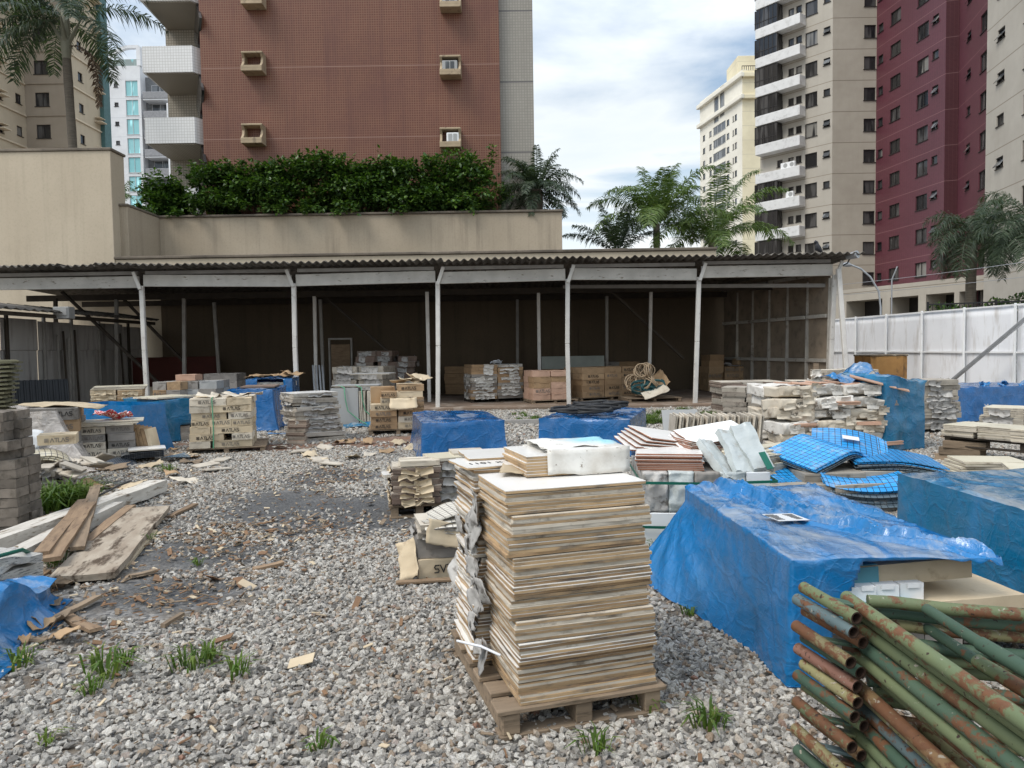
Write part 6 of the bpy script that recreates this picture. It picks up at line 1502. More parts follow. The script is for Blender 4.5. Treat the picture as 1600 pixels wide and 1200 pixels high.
# ================================================================ rusty scaffold frames, foreground right
mats_ = ['pg', 'pd', 'py', 'pd', 'pg', 'pg', 'pd', 'pg', 'pg', 'po', 'py', 'pb', 'pd', 'pg']
smat = ['pg', 'pb', 'po', 'py', 'pd', 'pr', 'py', 'pd', 'pg', 'pg', 'po', 'py', 'pb', 'pd']
for i in range(14):
    z = .690 - i * .0485; j = (i * 37 % 11 - 5) / 5; r_ = .0225
    t = thing('scaffold_frame', 'rusty tubular scaffold frame with chipped paint in the pile at lower right', 'scaffold frame', (1.20, 2.6, z), R(.5 * j), 'scaffold frames piled at lower right')
    xo, yo = .02 * j + .02 * (i % 2), .03 * j
    B_ = Vector((xo, yo, 0)); arc = [B_ + Vector((1.9, -.22 - .02 * j, -.01)), B_ + Vector((1.0, -.20, .0)), B_ + Vector((.55, -.17, .0)), B_ + Vector((.30, -.10, 0)), B_ + Vector((.14, -.03, .002)), B_ + Vector((.06, -.015, .002))]
    leg0 = B_ + Vector((.0, .02, .006)); leg = [leg0, leg0 + Vector((.022, -.45, -.006)), leg0 + Vector((.05, -.95, -.012)), leg0 + Vector((.09, -1.55, -.02))]
    MB().tube(arc, r_, 12).build('arch_tube', K[mats_[i]], t); MB().hollow(leg, r_, .0175, 14).build('leg_tube', [K[mats_[(i + 3) % 14] if i else 'pg'], K['bore']], t)
    sx_ = -.125 - .028 * (i % 2) + .012 * j
    s0 = Vector((sx_, .10 + yo * .6, .012)); s1 = Vector((sx_ + .075 + .01 * j, -.185 + yo * .7 - .015 * (i % 2), .002))
    MB().hollow([s1, s1.lerp(s0, .3), s1.lerp(s0, .7), s0], .0215, .0165, 16).build('coupling_stub', [K[smat[i]], K['bore']], t)
    MB().bar(s0.lerp(s1, .35), leg0 + Vector((0, -.09, 0)), .035, .012, b=.003).build('weld_plate', K[smat[(i + 4) % 14]], t)
    if i in (0, 2, 3, 5, 7, 9, 11):
        e = Vector((.22 + .03 * j, -.38 + .06 * j, .008)); MB().hollow([e, e + Vector((.03, -.4, -.004)), e + Vector((.10, -1.3, -.02))], .0225, .0175, 14).build('inner_tube', [K[mats_[(i + 6) % 14]], K['bore']], t)
        MB().tube([e + Vector((0, 0, 0)), e + Vector((.005, .30, -.003))], .019, 10).build('inner_pin', K[mats_[(i + 1) % 14]], t)

# ================================================================ blue mosaic pile
f = Fr(1205, 806, 1400, 800)
ML = 'blue mosaic sheet in the heap right of the white block'
packets(f, .8, 3, 1, 2, .20, 'dusty tile packet under the blue mosaic heap', 'tile packets under the blue mosaic', [('bodyg', 'bodyg')], 0, .03, 7, 'rag', rj=.08)
def pile(x, y, z, w_, d_, rz, n, fn, lb, tilt=(0, 0)):
    for k in range(n):
        top_ = k == n - 1
        mosaic(w_ * random.uniform(.97, 1.03), d_, 'mosblue' if top_ or k >= n - 2 else 'mosback', f, x + random.uniform(-.015, .015) - .01 * k, y + random.uniform(-.02, .02), z - .08 + k * .019, rz + random.uniform(-.04, .04), lb, fn, tilt, 'blue mosaic sheets in the heap')
pile(.24, .44, .34, .74, .56, .15, 5, lambda u, v: .05 * u * u - .06 * np.maximum(u, 0) + .02 * np.sin(3 * v), 'wavy blue mosaic sheet in the left part of the heap', (R(9), R(-3)))
pile(.50, .18, .24, .66, .30, .02, 5, lambda u, v: -.06 * np.maximum(-v, 0) ** 2 + .03 * np.sin(u * 1.7), 'blue mosaic sheet draped down at the front left of the heap', (R(8), 0))
pile(1.02, .16, .26, .78, .46, -.12, 9, lambda u, v: .05 * u * u - .07 * np.maximum(-v, 0) ** 2 - .02, 'blue mosaic sheet curling over the front middle of the heap', (R(7), R(2)))
pile(.74, .60, .50, .80, .62, .45, 4, lambda u, v: .10 * (1 - u * u) - .03 * v + .02 * np.sin(4 * u), 'steeply bent blue mosaic sheet at the back of the heap', (R(16), R(-6)))
pile(1.16, .70, .56, .70, .52, -.40, 5, lambda u, v: .05 * (1 - u * u) + .02 * v, 'blue mosaic sheet with a pale label on top of the heap', (R(14), R(8)))
pile(1.54, .44, .32, .84, .54, -.22, 12, lambda u, v: .03 * np.cos(2 * u) - .02 * u, 'blue mosaic sheet in the thick block at the right of the heap', (R(6), R(2)))
packets(f, .6, 2, 1, 2, .16, 'tile packet under the right side of the mosaic heap', 'tile packets under the blue mosaic', [('bodyg', 'bodyg')], .20, .03, 4, None, (.75, .3))
lb_ = MB(); lb_.box((0, 0, 0), (.16, .10, .003)); tag(lb_.build('paper_label', K['slabwhite'], None, f.at(1.12, .66, .628), rot=(R(14), R(8), f.a - .4)), 'pale printed label on the topmost blue mosaic sheet', 'label')
# cream tiles between white block and mosaic
f3 = Fr(1150, 800, 1290, 770)
packets(f3, .55, 2, 1, 6, .50, 'cream tile packet in the stack between the white block and the mosaic heap', 'cream tile packets right of the white block', [('glazec', 'bodyg'), ('glazec', 'bodyw')], 0, .03, 6, 'cardlight')
for i in range(3): put('tile', slab(.62, .5, .013, 'glazec', 'bodyw', 70 + i), f3, .36 + .06 * i, .28 + .05 * i, .51 + .018 * i, .12 * i - .05, 'loose cream tile on the stack between white block and mosaic heap', 'tile', 'loose cream tiles by the mosaic', (R(2), R(2)))
# ================================================================ right middle distance
# torn white carton pile with terracotta tiles and a blue sheet
f = Fr(1222, 712, 1372, 706)
TL = 'torn white paper carton in the sagging pile left of the hanging blue sheet'
for v in range(5):
    V, F = gridbox(.58, .5, .155, 22, 10, 8); V += fbm(V + v * 5, 4, 3, v)[:, None] * np.array([.03, .05, .045]); V[:, 1] -= np.where(V[:, 1] < -.2, ridge(V * [1, 1, .5] + v, 8, 3, v) * .03, 0)
    V[:, 1] -= np.where(V[:, 1] < -.15, .016 * np.sin(np.clip(V[:, 2] / .155, 0, 1) * math.pi), 0)
    for q_ in range(5):      # torn flaps
        W_, F_ = sheet(random.uniform(.08, .2), random.uniform(.06, .14), 5, 4); W_[:, 2] = fbm(W_ + q_ + v * 3, 14, 3, q_) * .04
        c = Vector((random.uniform(-.26, .26), -.27, random.uniform(.01, .13))); W2 = np.c_[W_[:, 0] + c.x, c.y - .02 - np.abs(W_[:, 1]) * .5 + W_[:, 2], W_[:, 1] + c.z]
        k_ = len(V); V = np.concatenate([V, W2]); F = F + [tuple(i + k_ for i in g) for g in F_]
    if v == 0: tm = []
    tm.append(MB().add(V, F, 0, True).mesh('torn_carton', K[('paper', 'cardwhite', 'paper', 'cardwhite', 'paper')[v]]))
for k in range(6):
    for i in range(3):
        for j in range(2):
            if j and k < 5 and i == 1: continue
            o = put('torn_carton', random.choice(tm), f, f.w / 3 * (i + .5) + random.uniform(-.05, .05) - .03 * (6 - k) / 6, .25 + .5 * j + random.uniform(-.05, .05) - .10 * (6 - k) / 6, .02 + .162 * k, random.uniform(-.16, .16), TL, 'carton', 'torn white cartons in the sagging pile', (random.uniform(-.08, .08), random.uniform(-.07, .07)))
            if j == 0 and i < 2 and k in (3, 4): link('printed_lettering', text_mesh(random.choice(('90S', 'SOS', '506')), .075), o, (random.uniform(-.05, .05), -.305, .07), rot=(R(90), random.uniform(-.1, .1), 0))
for i in range(16): put('tile', slab(random.uniform(.3, .45), .14, .013, 'pinktile', 'pinktile', 80 + i % 5), f, random.uniform(.25, 1.5), random.uniform(.05, .8), .985 + .012 * (i % 4), random.uniform(-.6, .6), 'loose terracotta pink tile on the torn white carton pile', 'tile', 'terracotta tiles on the torn carton pile', (R(random.uniform(-8, 8)), R(random.uniform(-10, 10))))
for i in range(7): put('tile', slab(.46, .13, .014, 'pinktile', 'pinktile', 90 + i), f, 1.30 + .07 * i, -.02 + .08 * (i % 3), 1.06 - .018 * i, -.5 + .1 * (i % 3), 'terracotta pink tile sliding down towards the blue sheet', 'tile', 'terracotta tiles sliding to the blue sheet', (R(10), R(16)))
for i in range(10): put('tile_packet', packet_mesh(.34, .3, .05, 4, 'pinktile', 'pinktile', i, .015), f, .1 + .17 * i, -.02, .12 + .3 * (i % 3), random.uniform(-.3, .3), 'terracotta tile bundle showing through a tear in the carton pile', 'tile packet', 'terracotta bundles in the torn pile') if i % 2 else None
fs = Fr(1384, 708, 1446, 702)
film(fs, .9, 1.02, 'film3', 'tall blue sheet hanging over the right end of the torn carton pile', 23, (18, 20, 26), .02, .05, .035, .07, shape=lambda V, ux, uy, uz: V + np.c_[.10 * (1 - uz) ** 1.2 * -1 * (ux > .9), 0 * ux, .10 * uz * np.exp(-((ux + .8) / .5) ** 2)])
scrap('plastic_wisp', .75, .45, 'film', f.at(1.35, .45, 1.13), (R(18), R(-8), f.a + .3), 'crumpled blue plastic thrown over the top of the torn carton pile', 'plastic', .13, 22, 41, None, .002)
for i in range(8): put('carton', carton_mesh(.42, .4, .22, 'cardgrey', i % 3), fs, .25 + .0 * i, .22 + .42 * (i // 4), .02 + .235 * (i % 4), 0, 'grey carton hidden behind the tall hanging blue sheet', 'carton', 'cartons behind the hanging blue sheet')
fq = Fr(1290, 672, 1372, 670); packets(fq, .6, 2, 1, 8, 1.12, 'tile packet in the pile behind the torn carton pile', 'tile packets behind the torn cartons', [('bodyw', 'bodyg'), ('glaze', 'bodyw')], 0, .03, 4, 'paper')
# rusty square drum and dark chest by the fence
q = G(1375, 622); t = thing('rusty_drum', 'big rusty orange square drum standing by the white fence', 'drum', (q.x, q.y, 0), .12)
wd = 60 / FPX * q.y; hd = Z(1375, 556, q.y)
V, F = gridbox(wd, wd * .8, hd, 14, 10, 14); rr_ = np.hypot(V[:, 0], V[:, 1] * 1.25); cx = np.abs(V[:, 0]) > wd * .40; V[:, 1] *= np.where(cx, .9, 1); V += fbm(V, 4, 3, 4)[:, None] * .02; V[:, 2] += np.where(V[:, 2] > hd * .95, fbm(V, 5, 2, 3) * .06, 0)
MB().add(V, F).build('body', K['rust'], t)
mb = MB(); mb.box((0, 0, hd + .015), (wd * 1.02, wd * .82, .05), b=.02); mb.build('rim', pm('drum_dark_rim', (.16, .12, .075), (.09, .065, .04), 5, c3=(.35, .3, .22), s3=5), t)
mb = MB(); mb.box((.05, 0, hd * .12), (wd * 1.12, wd * .9, .12), b=.03); mb.build('base_band', K['rust'], t)
q = G(1440, 640); mb = MB(); s = q.y / FPX; w_ = 70 * s; hh = Z(1440, 597, q.y)
mb.add([(-w_ / 2, -.4, 0), (w_ / 2 * 1.05, -.4, 0), (w_ / 2 * 1.05, .5, 0), (-w_ / 2, .5, 0), (-w_ / 2, -.4, hh), (w_ * .28, -.4, hh), (w_ * .28, .5, hh), (-w_ / 2, .5, hh)], [(0, 3, 2, 1), (4, 5, 6, 7), (0, 1, 5, 4), (1, 2, 6, 5), (2, 3, 7, 6), (3, 0, 4, 7)])
mb.box((-.1, -.42, hh * .5), (.05, .04, hh * .9)); mb.box((-.05, -.415, hh * .95), (w_ * .8, .03, .05)); tag(mb.build('wedge_chest', pm('dark_stained_chest', (.055, .05, .044), (.03, .028, .025), 3, c3=(.16, .14, .11), s3=4), None, (q.x, q.y, 0)), 'dark grey wedge topped chest against the white fence right of the drum', 'chest')
# tile stacks along the right edge
f = Fr(1440, 678, 1500, 676); packets(f, .7, 1, 1, 9, .86, 'weathered tile packet in the tall stack between the hanging blue sheet and the blue bundle', 'tile packets by the white fence', [('bodyw', 'bodyg'), ('bodyg', 'bodyg')], .08, .04, 5, 'rag')
f = Fr(1492, 662, 1640, 655); film(f, 1.2, .70, 'film2', 'long blue bundle by the white fence with a ragged top edge', 29, (30, 20, 16), .06, .05, .022, .03)
for i in range(9): scrap('plastic_wisp', .14, .12, 'film', f.at(.7 + .17 * i, .1 + .1 * (i % 3), .735), (random.uniform(-.8, .8), random.uniform(-.8, .8), i), 'ragged scrap of blue film on top of the long bundle by the fence', 'plastic', .04, 8, 50 + i, 'blue film scraps on the long bundle', .002)
f = Fr(1470, 722, 1640, 742)
pallet(f, .0, .05, 1.9, .9, 'dark raised pallet under the cream tile packs at the right edge', .13, .22, 'darkwood'); 
for i in range(3): put('timber_block', MB().box((0, 0, 0), (.5, .22, .10), b=.006).mesh('timber_block', K['wood']), f, .14 + .05 * i, .16, .05 + .10 * i - (0 if i < 2 else .005), .1 * i, 'brown timber block propping up the dark pallet at right', 'timber block', 'timber blocks under the right pallet')
packets(f, .6, 3, 1, 2, .16, 'long cream tile pack on the dark raised pallet at the right edge', 'cream tile packs on the raised pallet', [('glazec', 'bodyw')], .355, .03, 8, None)
f = Fr(1530, 690, 1680, 700); packets(f, .6, 2, 1, 4, .56, 'cream tile pack in the upper right pile behind the raised pallet', 'cream tile packs behind the raised pallet', [('glazec', 'bodyg')], .0, .05, 4, 'rag')
f = Fr(1500, 775, 1590, 778)
for i in range(5): put('tile', slab(.62, .46, .022, 'glazec', 'bodyw', 100 + i), f, .25 + .02 * i, .28, .22 + .028 * i, .12 * (i % 2) + .08, 'big cream tile in the short neat pile at the right edge', 'tile', 'cream tiles in the short right pile')
packets(f, .5, 1, 1, 2, .21, 'old tile pack under the short neat pile of cream tiles', 'old packs under the right cream pile', [('bodyg', 'bodyg')], 0, .02, 4, None)
f = Fr(1470, 806, 1600, 812)
for i in range(4): put('tile', slab(.85, .62, .02, 'glazec', 'bodyw', 110 + i), f, .40 + .02 * i, .34, .16 + .024 * i, -.10 + .04 * i, 'large pale cream slab lying flat in front of the neat cream pile', 'tile', 'large pale slabs at the right edge', (R(1), R(1)))
packets(f, .5, 2, 1, 2, .15, 'broken tile pack under the large pale slabs at right', 'packs under the pale slabs', [('bodyg', 'bodyg')], 0, .04, 4, 'rag')
f = Fr(1575, 800, 1660, 806); packets(f, .45, 1, 1, 9, .36, 'grey edged tile pack in the pile cut by the right edge', 'grey tile packs at the right edge', [('glazec', 'bodyg')], .05, .03, 2, None)
# long brown-grey stacks before the shed's right end
f = Fr(1128, 677, 1205, 680); pallet(f, 0, .05, 1.0, 1.0, 'pallet under the long grey brown tile stack near the shed corner', .12)
packets(f, 1.0, 2, 2, 8, .72, 'long grey brown tile pack in the stack near the right end of the shed', 'grey brown packs near the shed corner', [('bodyg', 'bodyg'), ('bodyb', 'bodyg')], .125, .025, 4, None)
f = Fr(1130, 652, 1228, 650); packets(f, .9, 3, 1, 6, .78, 'weathered tile pack in the back stack before the shed end wall', 'weathered packs before the shed end wall', [('bodyg', 'bodyg'), ('bodyw', 'bodyb')], 0, .04, 5, None)
f = Fr(1235, 668, 1300, 668); packets(f, .6, 2, 1, 7, .9, 'faded tile pack behind the left side of the torn carton pile', 'faded packs behind the torn pile', [('bodyw', 'bodyg')], 0, .04, 4, 'rag')
mb = MB(); a_ = sp(1275, 600, 19.2) + Vector((0, YS, 0)); mb.bar((a_.x, 19.2, .02), (a_.x + .06, 19.35, 1.1), .14, .03, b=.005); tag(mb.build('leaning_board', K['wood']), 'short brown board leaning on the shed end wall', 'board')

# ================================================================ under the shed
f = Fr(737, 634, 818, 631); pallet(f, .0, .05, f.w, 1.0, 'pallet under the blue and white marked tile boxes between the middle posts', .10, .08, 'darkwood')
packets(f, 1.0, 2, 1, 11, .98, 'flat tile box with torn white and blue wrapping, in the twin column under the shed', 'torn wrapped boxes in the twin column', [('cardbrown', 'cardbrown'), ('slabgrey', 'bodyg'), ('cardbrown', 'cardgrey')], .18, .012, 2, 'paper', name='tile_box', cat='tile box', rj=.02)
scrap('white_bag', .3, .25, 'whitebag', f.at(.85, .4, 1.22), (0, 0, .4), 'small crumpled white bag on top of the twin column', 'bag', .07, 10, 61)
for i, (xl, xr, yb, rows, lb, gp, hh_) in enumerate(((695, 737, 622, 8, 'brown tile box in the column left of the twin column under the shed', 'brown boxes left of the twin column', .92),)):
    f = Fr(xl, yb, xr, yb); packets(f, .9, 1, 1, rows, hh_, lb, gp, [('cardbrown', 'cardbrown')], .12, .02, 2, None, name='tile_box', cat='tile box', rj=.03)
f = Fr(694, 612, 800, 611); packets(f, .8, 4, 1, 9, 1.45, 'dark tile box in the shaded back rows behind the twin column', 'dark boxes behind the twin column', [('cardbrown', 'cardbrown'), ('bodyb', 'bodyb')], .10, .03, 2, None, name='tile_box', cat='tile box')
f = Fr(833, 636, 889, 634); pallet(f, -.02, .0, f.w + .3, 1.0, 'pallet under the brown cartons by the fourth front post', .10, .08)
cartons(f, 1.0, [[1, 1]] * 5, .16, 'brown carton in the short stack at the foot of the fourth front post', 'brown cartons by the fourth front post', ['cardbrown', 'pinktile'], .3, .185, 2, .01, ink='inkg')
f = Fr(910, 632, 996, 627); pallet(f, -.05, .0, f.w + .25, 1.0, 'pallet under the three brown carton columns in the middle of the shed', .10, .08)
cartons(f, 1.0, [[1.25, 1, .9]] * 5, .17, 'brown printed carton in the three column stack left of the rope heap', 'brown cartons left of the rope heap', ['cardbrown', 'card'], .85, .185, 2, .012, ink='ink', markh=.38)
f = Fr(872, 618, 1000, 615); cartons(f, .8, [[1, 1, 1, 1]] * 5, .2, 'brown carton in the second row behind the three column stack', 'brown cartons in the second row', ['cardbrown', 'cardgrey'], .3, .1, 1, .02, ink='inkg')
f = Fr(1000, 601, 1050, 601); cartons(f, .8, [[1, 1]] * 8, .19, 'dark carton in the tall back stack behind the rope heap', 'dark cartons behind the rope heap', ['cardbrown'], 0, .1, 1, .02)
f = Fr(1048, 604, 1092, 604); cartons(f, .8, [[1, 1]] * 6, .2, 'dark carton in the back stack beside the fifth front post', 'dark cartons beside the fifth post', ['cardbrown'], 0, .1, 1, .02)
f = Fr(1108, 616, 1200, 614); cartons(f, 1.0, [[1, 1, 1, 1]] * 4, .2, 'brown carton in the row right of the fifth front post', 'brown cartons right of the fifth post', ['cardbrown', 'card'], .7, .1, 1, .02, ink='inkg')
cartons(f, .8, [[1, -3]] * 2, .2, 'brown carton on the left end of the row right of the fifth post', 'brown cartons right of the fifth post', ['cardbrown'], 0, .9, 1, .02)
put('carton', carton_mesh(.42, .36, .24, 'card', 1), f, 1.25, .4, .91, .2, 'open carton standing on the row right of the fifth post', 'carton')
put('carton', carton_mesh(.3, .3, .26, 'cardlight', 2), f, f.w - .3, .35, .91, .2, 'small pale carton at the right end of the row by the end wall', 'carton')
scrap('white_bag', .6, .4, 'whitebag', f.at(.8, .2, .96), (0, R(12), .2), 'flat white plastic bag lying on the row right of the fifth post', 'bag', .06, 12, 63)
# pale board bench in the dark
a_, b_ = P(846, 560, 24.2), P(944, 562, 24.2)
mb = MB(); mb.box((0, 0, 0), (b_.x - a_.x, .04, .42), b=.005); tag(mb.build('pale_board', pm('pale_green_board', (.36, .38, .34), (.28, .3, .27), 2), None, ((a_.x + b_.x) / 2, 24.2, 1.12)), 'pale greenish board propped up in the dark behind the carton stacks', 'board')
mb = MB(); mb.box((0, 0, .45), (b_.x - a_.x, .5, .9), b=.01); mb.box((0, -.26, .45), (.05, .03, .85)); tag(mb.build('dark_bench', K['darkwood'], None, ((a_.x + b_.x) / 2, 24.5, .08)), 'dark bench under the pale greenish board at the back of the shed', 'bench')
# rope heap on cardboard on a pallet
f = Fr(985, 634, 1062, 632); pallet(f, -.05, .0, 1.5, 1.1, 'pallet under the heap of tan and green ropes', .12, .08)
scrap('cardboard_piece', 1.0, .8, 'card', f.at(.72, .5, .50), (R(34), R(-24), f.a - .2), 'big bent cardboard sheet under the rope heap', 'cardboard', .10, 14, 65, None, .006, .5)
scrap('cardboard_piece', .75, .28, 'cardwhite', f.at(.70, -.02, .34), (R(40), R(-20), f.a), 'pale torn cardboard flap at the front of the rope heap', 'cardboard', .04, 10, 66, None, .006, .2)
cc = f.at(.48, .45, .62)
for i in range(13):
    c = cc + Vector((random.uniform(-.32, .38), random.uniform(-.25, .1), random.uniform(-.12, .34))); a_ = Euler((random.uniform(.5, 1.5), random.uniform(-.8, .8), random.uniform(-1, 1))).to_matrix(); r_ = random.uniform(.14, .26)
    pts_ = [c + a_ @ Vector((math.cos(k * .42) * r_ * (1 + .2 * math.sin(k * .3)), math.sin(k * .42) * r_, .02 * math.sin(k * .9) + .003 * k)) for k in range(42)]
    curve_obj('rope_coil', pts_, .016, 'rope', 'tan rope coil in the heap under the shed', 'rope', 'tan rope coils in the heap', 6)
for i in range(5):
    c = cc + Vector((random.uniform(-.1, .35), -.3 + random.uniform(-.05, .05), -.16 + random.uniform(-.06, .1))); r_ = random.uniform(.12, .22)
    pts_ = [c + Vector((math.cos(k * .45 + i) * r_ * 1.5, .05 * math.sin(k * .8), math.sin(k * .45 + i) * r_ * .6 + .002 * k)) for k in range(36)]
    curve_obj('rope_coil', pts_, .016, 'ropeg', 'dark teal rope coil at the front of the rope heap', 'rope', 'teal rope coils in the heap', 6)
# left bays: piles behind the yard stacks
f = Fr(522, 640, 600, 640); packets(f, 1.0, 2, 1, 6, 1.08, 'grey tile pack in the pile under the shed behind the leaning stack', 'grey packs under the shed left', [('bodyg', 'bodyg'), ('slabgrey', 'bodyg')], .1, .05, 5, 'rag')
f = Fr(560, 632, 650, 630); packets(f, 1.0, 3, 1, 9, 1.5, 'dark jumbled tile pack in the highest pile under the shed', 'dark jumbled packs under the shed', [('bodyg', 'bodyb'), ('bodyb', 'bodyb')], .1, .07, 4, 'rag', hole=.3, rj=.2)
put('slab', slab(1.0, .6, .03, 'slabgrey', 'bodyg', 120), Fr(545, 650, 620, 650), .55, .3, 1.02, .06, 'wide flat grey slab on the pile right of the grey slab block', 'slab')
for i in range(4):
    mb = MB(); a_ = sp(494 + i * 5, 620, 21.5); mb.bar((a_.x, 21.4, .1), (a_.x - .18, 21.9, 1.2), .05, .05, b=.005); tag(mb.build('leaning_rail', K['steel']), 'grey metal rail leaning by the shed post behind the leaning stack', 'rail', 'leaning rails in the shed')
t = thing('door_frame', 'old brown door panel in a pale frame standing at the back of the shed', 'door', (X(533, 580, 24), 24, .08))
mb = MB(); mb.box((0, 0, .95), (.62, .05, 1.6), b=.008); mb.build('panel', K['woodbrown'], t)
mb = MB()
for x in (-.36, .36): mb.box((x, 0, .95), (.06, .07, 1.9), b=.006)
mb.box((0, 0, 1.93), (.78, .07, .06), b=.006); mb.build('frame', K['greypost'], t)

# ================================================================ left middle distance
# light lettered cartons, green strapped
f = Fr(297, 712, 396, 707); pallet(f, -.06, .0, f.w + .25, 1.15, 'pallet under the pale lettered cartons tied with a green strap', .10)
rows = [[1.2, -.12, 2.2], [2, -.4, 1.2], [1.1, 2.2], [1.1, 1.2, 1.2], [2.0, -.2, 1.3], [1.1, 2.2], [2.0, 1.4]]
zt1 = cartons(f, 1.1, rows, .112, 'pale lettered carton in the green strapped stack on the left of the yard', 'pale cartons in the green strapped stack', ['cardlight', 'cardwhite', 'cardlight'], .85, .105, 2, .012, markh=.42)
strap(f, 1.1, .1, zt1, f.w * .37, 'strapl', 'pale green strap round the pale lettered cartons', .022)
for i in range(4): scrap('cardboard_piece', .36, .3, 'cardwhite', f.at(.25 + .22 * i, .3 + .15 * (i % 2), zt1 + .025), (R(random.uniform(-6, 6)), R(random.uniform(-6, 6)), random.uniform(-.5, .5)), 'pale torn flap lying on the green strapped cartons', 'cardboard', .03, 8, 70 + i, 'flaps on the green strapped cartons', .004, .2)
# second lettered stack, middle
f = Fr(579, 682, 664, 679); pallet(f, -.04, .0, f.w + .1, .95, 'pallet under the lettered cartons right of the grey slab block', .12)
rows = [[1, 1], [1, 1], [1, 1], [1, .6, .4], [-.42, .58, .55, -.1, .45], [-.42, .58, 1], [-1.0, 1]]
zt2 = cartons(f, .9, rows, .118, 'worn lettered carton in the stepped stack right of the grey slab block', 'worn cartons in the stepped stack', ['cardlight', 'card', 'cardwhite'], .9, .125, 2, .012, markh=.42)
for i in range(3): scrap('cardboard_piece', .42, .34, 'cardlight', f.at(.62 + .16 * i, .35, zt2 + .05 + .03 * i), (R(12 * i - 8), R(-8 + 9 * i), .3 * i), 'open pale flap sticking up from the stepped carton stack', 'cardboard', .04, 8, 75 + i, 'flaps on the stepped carton stack', .004, .35)
scrap('cardboard_piece', .5, .22, 'cardlight', f.at(.62, -.06, .60), (R(60), 0, f.a), 'torn pale flap hanging from the front of the stepped stack', 'cardboard', .03, 8, 79, None, .004, .2)
put('carton', carton_mesh(.46, .4, .30, 'card', 1), f, .24, .62, .60, .04, 'open brown carton behind the left column of the stepped stack', 'carton')
# leaning torn tile stack
f = Fr(470, 694, 540, 688)
packets(f, .8, 1, 1, 11, .86, 'torn grey tile pack in the leaning stack left of the grey slab block', 'torn packs in the leaning stack', [('bodyw', 'bodyg'), ('bodyg', 'bodyg'), ('glaze', 'bodyg')], .02, .03, 4, 'rag', (-.12, .05), tj=.03)
f = Fr(448, 694, 478, 694); packets(f, .5, 1, 1, 6, .42, 'small brown tile pack at the left foot of the leaning stack', 'brown packs at the foot of the leaning stack', [('pinktile', 'bodyg'), ('bodyw', 'bodyb')], 0, .02, 4, None, (.02, 0))
# grey slab block
f = Fr(517, 668, 582, 667)
for i in range(6): put('slab', MB().box((0, 0, .40), (.58, .045, .80), b=.004).mesh('slab', K['slabgrey']), f, .30, .03 + .05 * i, .02, random.uniform(-.01, .01), 'large grey slab standing on edge behind the leaning stack', 'slab', 'grey slabs standing on edge')
for i in range(9): put('tile', MB().box((0, 0, .36), (.026, .4, .72), b=.003).mesh('tile', K['bodyw']), f, .63 + .034 * i, .22, .04, random.uniform(-.02, .02), 'pale tile standing on edge right of the grey slabs', 'tile', 'pale tiles on edge by the grey slabs', (0, R(random.uniform(-2, 2))))
for a_, lb in ((.36, 'pale green strap looping down over the grey slabs'), (.72, 'pale green strap round the upright pale tiles')):
    curve_obj('packing_strap', [f.at(a_ - .2, .1, .88), f.at(a_ - .05, -.03, .84), f.at(a_ - .03, -.04, .6), f.at(a_ + .02, -.05, .35), f.at(a_ + .25, -.08, .16), f.at(a_ + .5, -.1, .02)], .012, 'strapl', lb, 'strap', 'packing straps round the stacks')
put('slab', slab(1.0, .6, .03, 'slabgrey', 'bodyg', 130), f, .5, .35, .85, .05, 'flat grey slab lying across the upright grey slabs', 'slab')
scrap('plastic_wisp', .7, .35, 'film3', f.at(.65, -.18, .06), (R(8), 0, .2), 'dark teal plastic scrap on the ground before the grey slabs', 'plastic', .05, 12, 81, None, .002)
scrap('plastic_wisp', .5, .16, 'film', G(440, 680) + Vector((0, 0, .03)), (0, 0, .3), 'bright blue plastic scrap on the ground by the leaning stack', 'plastic', .03, 10, 82, None, .002)
# blue bundles on the left
f = Fr(357, 676, 428, 674); film(f, 1.5, .86, 'film2', 'dark blue bundle directly behind the green strapped cartons', 43, (18, 26, 18), .06, .04, .016, .03)
put('slab', slab(.7, .8, .03, 'bodyb', 'bodyb', 140), f, .48, .8, .875, .05, 'brown board lying on the dark blue bundle behind the strapped cartons', 'board')
f = Fr(385, 652, 458, 650); film(f, 1.2, .95, 'film2', 'blue and white wrapped bundle left of the second front post', 47, (16, 18, 16), .04, .1, .02, .03, cut=lambda x, y, z: y < .02 and .3 < x < .95 and z > .12)
packets(f, .9, 2, 1, 6, .84, 'white torn pack showing through the bundle left of the second post', 'white packs in the left blue bundle', [('slabwhite', 'bodyw')], .02, .02, 4, 'paper', (.0, .1))
for i in range(4): scrap('cardboard_piece', .5, .4, 'card', f.at(.2 + .3 * i, .4, 1.0 + .02 * i), (R(5), R(random.uniform(-8, 8)), .3 * i), 'torn brown cardboard on top of the bundle by the second post', 'cardboard', .05, 8, 84 + i, 'cardboard on the bundle by the second post', .004)
f = Fr(208, 712, 262, 704); film(f, 1.5, .84, 'film', 'blue bundle with white label behind the carton stack with the red cloth', 53, (18, 28, 20), .08, .05, .02, .03)
mb = MB(); mb.box((0, 0, 0), (.15, .003, .36)); tag(mb.build('paper_label', K['paper'], None, f.at(f.w + .045, .35, .45), rot=(0, 0, f.a + R(90))), 'torn white label on the side of the left blue bundle', 'label')
f = Fr(250, 694, 300, 688); film(f, 1.2, .78, 'film3', 'smaller teal blue bundle left of the green strapped cartons', 59, (16, 20, 18), .06, .06, .02, .03, cut=lambda x, y, z: y < .02 and z < .3 and x > .4)
put('tile', slab(.8, .7, .03, 'glazec', 'bodyw', 150), f, .35, .4, .80, .1, 'cream slab on the smaller teal blue bundle', 'slab')
packets(f, .9, 1, 1, 5, .72, 'grey pack inside the smaller teal blue bundle', 'packs in the smaller teal bundle', [('bodyg', 'bodyg')], 0, .01, 4, None, (.0, .12))
